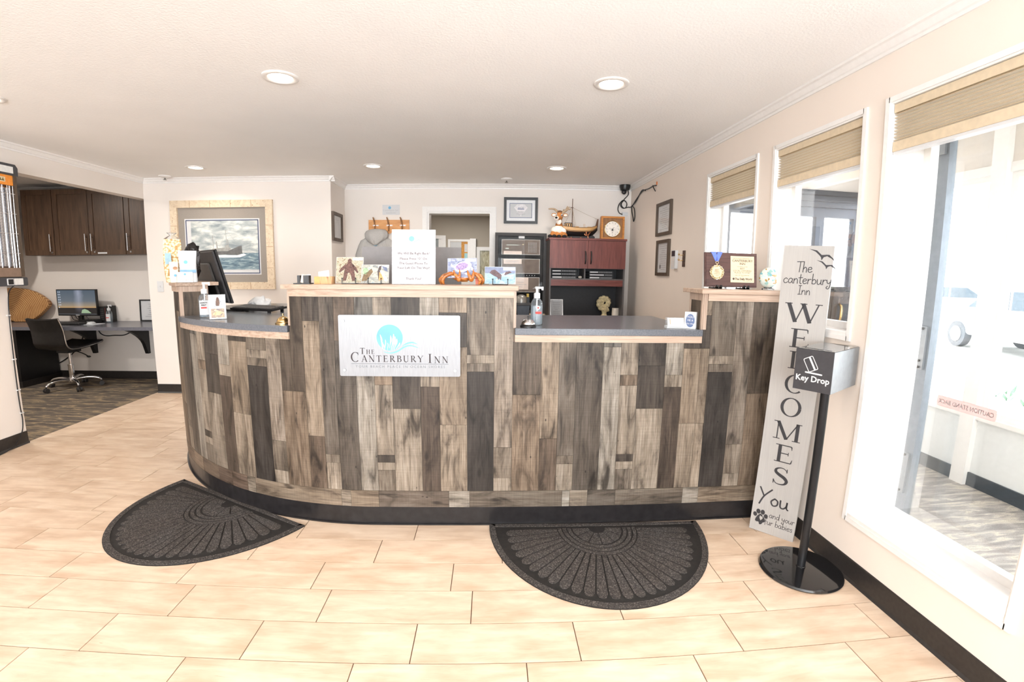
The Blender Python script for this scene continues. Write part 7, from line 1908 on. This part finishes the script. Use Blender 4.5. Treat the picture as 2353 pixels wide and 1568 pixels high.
# ================================================================== key drop box on its stand
kd = thing('key_drop_stand', 'black key drop box on a pole with a heavy round base by the right wall', 'key drop box', (1.519, 1.885, 0))
GLB = mat('gloss_black', (22, 22, 24), .10, var=.1, coat=.6)
kc = (1.519, 1.885)
obj('base', lathe(NB(), [(.187, .0008), (.190, .006), (.185, .014), (.170, .018), (.0, .021)], 56, Matrix.Translation((*kc, 0))), GLB, kd, world=True, smooth=.7)
obj('pole_collar', lathe(NB(), [(.0215, .019), (.0215, .024), (.019, .026)], 24, Matrix.Translation((*kc, 0)), cap=False), GLB, kd, world=True, smooth=.7)
b = NB(); cyl(b, (*kc, .020), (*kc, .906), .019, n=24); obj('pole', b, mat('satin_black', (36, 36, 38), .28, .3, var=.05), kd, world=True, smooth=.7)
bc, by = Vector((1.522, 1.897, 0)), -1.004
bu, bv = Vector((cos(by), sin(by), 0)), Vector((-sin(by), cos(by), 0))
Mk = frm(bc - bv * .155 + Vector((0, 0, .906)), bu, (0, 0, 1))      # front face
w2, hb = .078, .176
SATB = mat('satin_box', (58, 59, 62), .25, .75, var=.04)
FACE = mat('box_face', (56, 55, 58), .5, var=.05)
obj('box_sides', prism(NB(), [(-w2, 0), (w2, 0), (w2, hb), (-w2, hb)], -.310, -.0015, Mk), mat('satin_gunmetal', (150, 154, 158), .40, .85, var=.03), kd, world=True, bevel=.001)
obj('box_face', prism(NB(), [(-w2, 0), (w2, 0), (w2, hb), (-w2, hb)], -.0015, .0015, Mk), FACE, kd, world=True)
Mt = Mk @ Matrix.Translation((0, hb, 0)) @ Matrix.Rotation(radians(-90), 4, 'X')
b = NB(); box(b, -w2 + .002, w2 - .002, .004, .306, .0005, .002, Mt); obj('lid', b, GLB, kd, world=True)
b = NB(); box(b, -.055, .055, .028, .040, .002, .0026, Mt); obj('key_slot', b, BLACK, kd, world=True)
IC = mat('box_print', (226, 224, 220), .5)
b = NB(); Mi = Mk @ Matrix.Translation((-.012, .116, 0)) @ Matrix.Rotation(radians(28), 4, 'Z')
o_, i_ = rrect(-.0215, .0215, -.031, .031, .006), rrect(-.0188, .0188, -.0283, .0283, .004)
for k_ in range(len(o_)):
    q = (k_ + 1) % len(o_); poly(b, [o_[k_], o_[q], i_[q], i_[k_]], Mi, .0018)
poly(b, [(.003, -.0283), (.0105, -.0283), (.0105, .0283), (.003, .0283)], Mi, .0019)
stroke(b, [(-.030, .079), (.036, .076)], .0062, Mk, .0020); 
obj('card_symbol', b, IC, kd, world=True, kind='stuff')
b = NB(); text(b, 'Key Drop', .0355, Mk @ Matrix.Translation((.0, .041, 0)), w=.0019, bold=.0007, sx=.98); obj('lettering', b, IC, kd, world=True)

# ================================================================== sticker on the open sliding leaf (reads from the porch side)
t = NT('sticker_film'); t.set(.5); t.base((232, 204, 200)); tl_ = t.n('ShaderNodeBsdfTranslucent'); tl_.inputs[0].default_value = (*lin((240, 214, 210)), 1); mx = t.n('ShaderNodeMixShader'); mx.inputs[0].default_value = .6
t.l(t.p.outputs[0], mx.inputs[1]); t.l(tl_.outputs[0], mx.inputs[2]); t.l(mx.outputs[0], t.t.nodes['Material Output'].inputs[0]); STK = t.m
Ms_ = frm((2.0535, 0, 0), (0, 1, 0), (0, 0, 1)); 
sk = thing('door_sticker', 'pale red caution sticker on the sliding door glass, seen reversed', 'sticker', (2.0535, 1.68, .832))
b = NB(); prism(b, rrect(1.545, 1.815, .832, .880, .008), 0, .0006, Ms_); obj('backing', b, STK, sk, world=True)
Mx = frm((2.0525, 1.68, .856), (0, 1, 0), (0, 0, 1))
b = NB(); text(b, 'CAUTION STAND BACK', .0275, frm((2.0527, 1.68, .8465), (0, 1, 0), (0, 0, 1)), w=.0, bold=.0006, sx=.84); obj('lettering', b, PAPER, sk, world=True)
b = NB()
for q in ((1.548, 1.812, .8775, .8782), (1.548, 1.812, .8338, .8345)): box(b, 2.0524, 2.0530, q[0], q[1], q[2], q[3])
obj('border', b, PAPER, sk, world=True, kind='stuff')
# tall black cabinet in the porch
pc_ = thing('porch_cabinet', 'tall black cabinet with a brass handle in the porch, seen through the middle window', 'cabinet', (2.52, 2.95, 0))
obj('body', bx(2.325, 2.72, 2.92, 3.25, .001, 1.335), mat('gloss_cabinet', (30, 30, 34), .15), pc_, world=True, bevel=.003)
obj('door', bx(2.33, 2.715, 2.905, 2.9195, .02, 1.325), mat('gloss_cabinet', ()), pc_, world=True, bevel=.002)
b = NB(); tube(b, curve([(2.375, 2.905, 1.10), (2.372, 2.88, 1.12), (2.372, 2.88, 1.20), (2.375, 2.905, 1.22)], 4), .008, 8); obj('handle', b, BRASS, pc_, world=True, smooth=1.2)
obj('plate', box(NB(), 2.48, 2.52, 2.903, 2.905, 1.28, 1.295), BRASS, pc_, world=True)
# planter outside the porch glazing
pl_ = thing('planter', 'white planter with a small green plant outside the porch window', 'planter', (3.75, 2.62, 0))
obj('stand', bx(3.62, 3.9, 2.38, 2.88, -.118, .40), mat('pale_concrete', ()), pl_, world=True)
obj('pot', box(NB(), 3.60, 3.88, 2.36, 2.90, .401, .57), WHITEP, pl_, world=True, bevel=.01)
R_ = random.Random(12); LEAF = mat('leaf_dusty', (120, 150, 124), .6, var=.2)
for i in range(26):
    b = NB(); a = R_.uniform(0, 2 * pi); L_ = R_.uniform(.08, .17); x, y = 3.74 + R_.uniform(-.08, .08), 2.62 + R_.uniform(-.2, .2)
    d = Vector((cos(a), sin(a), R_.uniform(.5, 1.4))).normalized(); s = Vector((-sin(a), cos(a), 0)) * .014
    o = Vector((x, y, .56)); quad(b, [o - s * .3, o + d * L_ * .5 - s, o + d * L_, o + d * L_ * .5 + s]); quad(b, [o - s * .3 + Vector((0, 0, .001)), o + d * L_ * .5 + s, o + d * L_, o + d * L_ * .5 - s])
    obj('leaf', b, LEAF, pl_, world=True)
# parked cars, washed out in the daylight
def car(loc, rz, label, col):
    r = thing('parked_car', label, 'car', loc, rz)
    prof = [(-2.1, .32), (2.05, .32), (2.15, .55), (2.1, .82), (1.25, .95), (.55, 1.42), (-.85, 1.46), (-1.65, 1.02), (-2.12, .92), (-2.2, .6)]
    b = NB(); prism(b, prof, -.85, .85, front(0, 0, 0)); bmesh.ops.recalc_face_normals(b, faces=b.faces); obj('body', b, mat('car_paint_%d' % col[0], col, .25, coat=.5), r, bevel=.05)
    b = NB()
    for s_ in (-1, 1): prism(b, [(1.08, .98), (.52, 1.36), (-.15, 1.38), (-.15, .98)], s_ * .852 - .004, s_ * .852 + .004, front(0, 0, 0)); prism(b, [(-.22, .98), (-.22, 1.38), (-.82, 1.38), (-1.4, 1.02)], s_ * .852 - .004, s_ * .852 + .004, front(0, 0, 0))
    obj('side_window', b, mat('car_glass', (70, 82, 92), .1), r, kind='stuff')
    for x in (-1.35, 1.35):
        for s_ in (-1, 1):
            b = NB(); cyl(b, (x, s_ * .70, .31), (x, s_ * .87, .31), .31, n=22); w_ = obj('wheel', b, mat('washed_out_tyre', (96, 98, 102), .8), r, smooth=.7)  # tyre colour greyed so the wheels look washed out by daylight
            b = NB(); cyl(b, (x, s_ * .865, .31), (x, s_ * .885, .31), .19, n=14); obj('hub', b, STEEL, w_)
    obj('bumper', box(NB(), 2.08, 2.2, -.8, .8, .4, .52), BLACK, r); b = NB()
    for s_ in (-1, 1): box(b, 2.06, 2.17, s_ * .62 - .14, s_ * .62 + .14, .68, .80)
    obj('headlamp', b, GLZ, r, kind='stuff')
    return r
car((19.0, 16.5, -.118), radians(100), 'pale car parked outside, seen through the large right window', (214, 218, 222))
car((12.0, 8.4, -.118), radians(75), 'white car parked nearest outside the porch', (232, 234, 236))
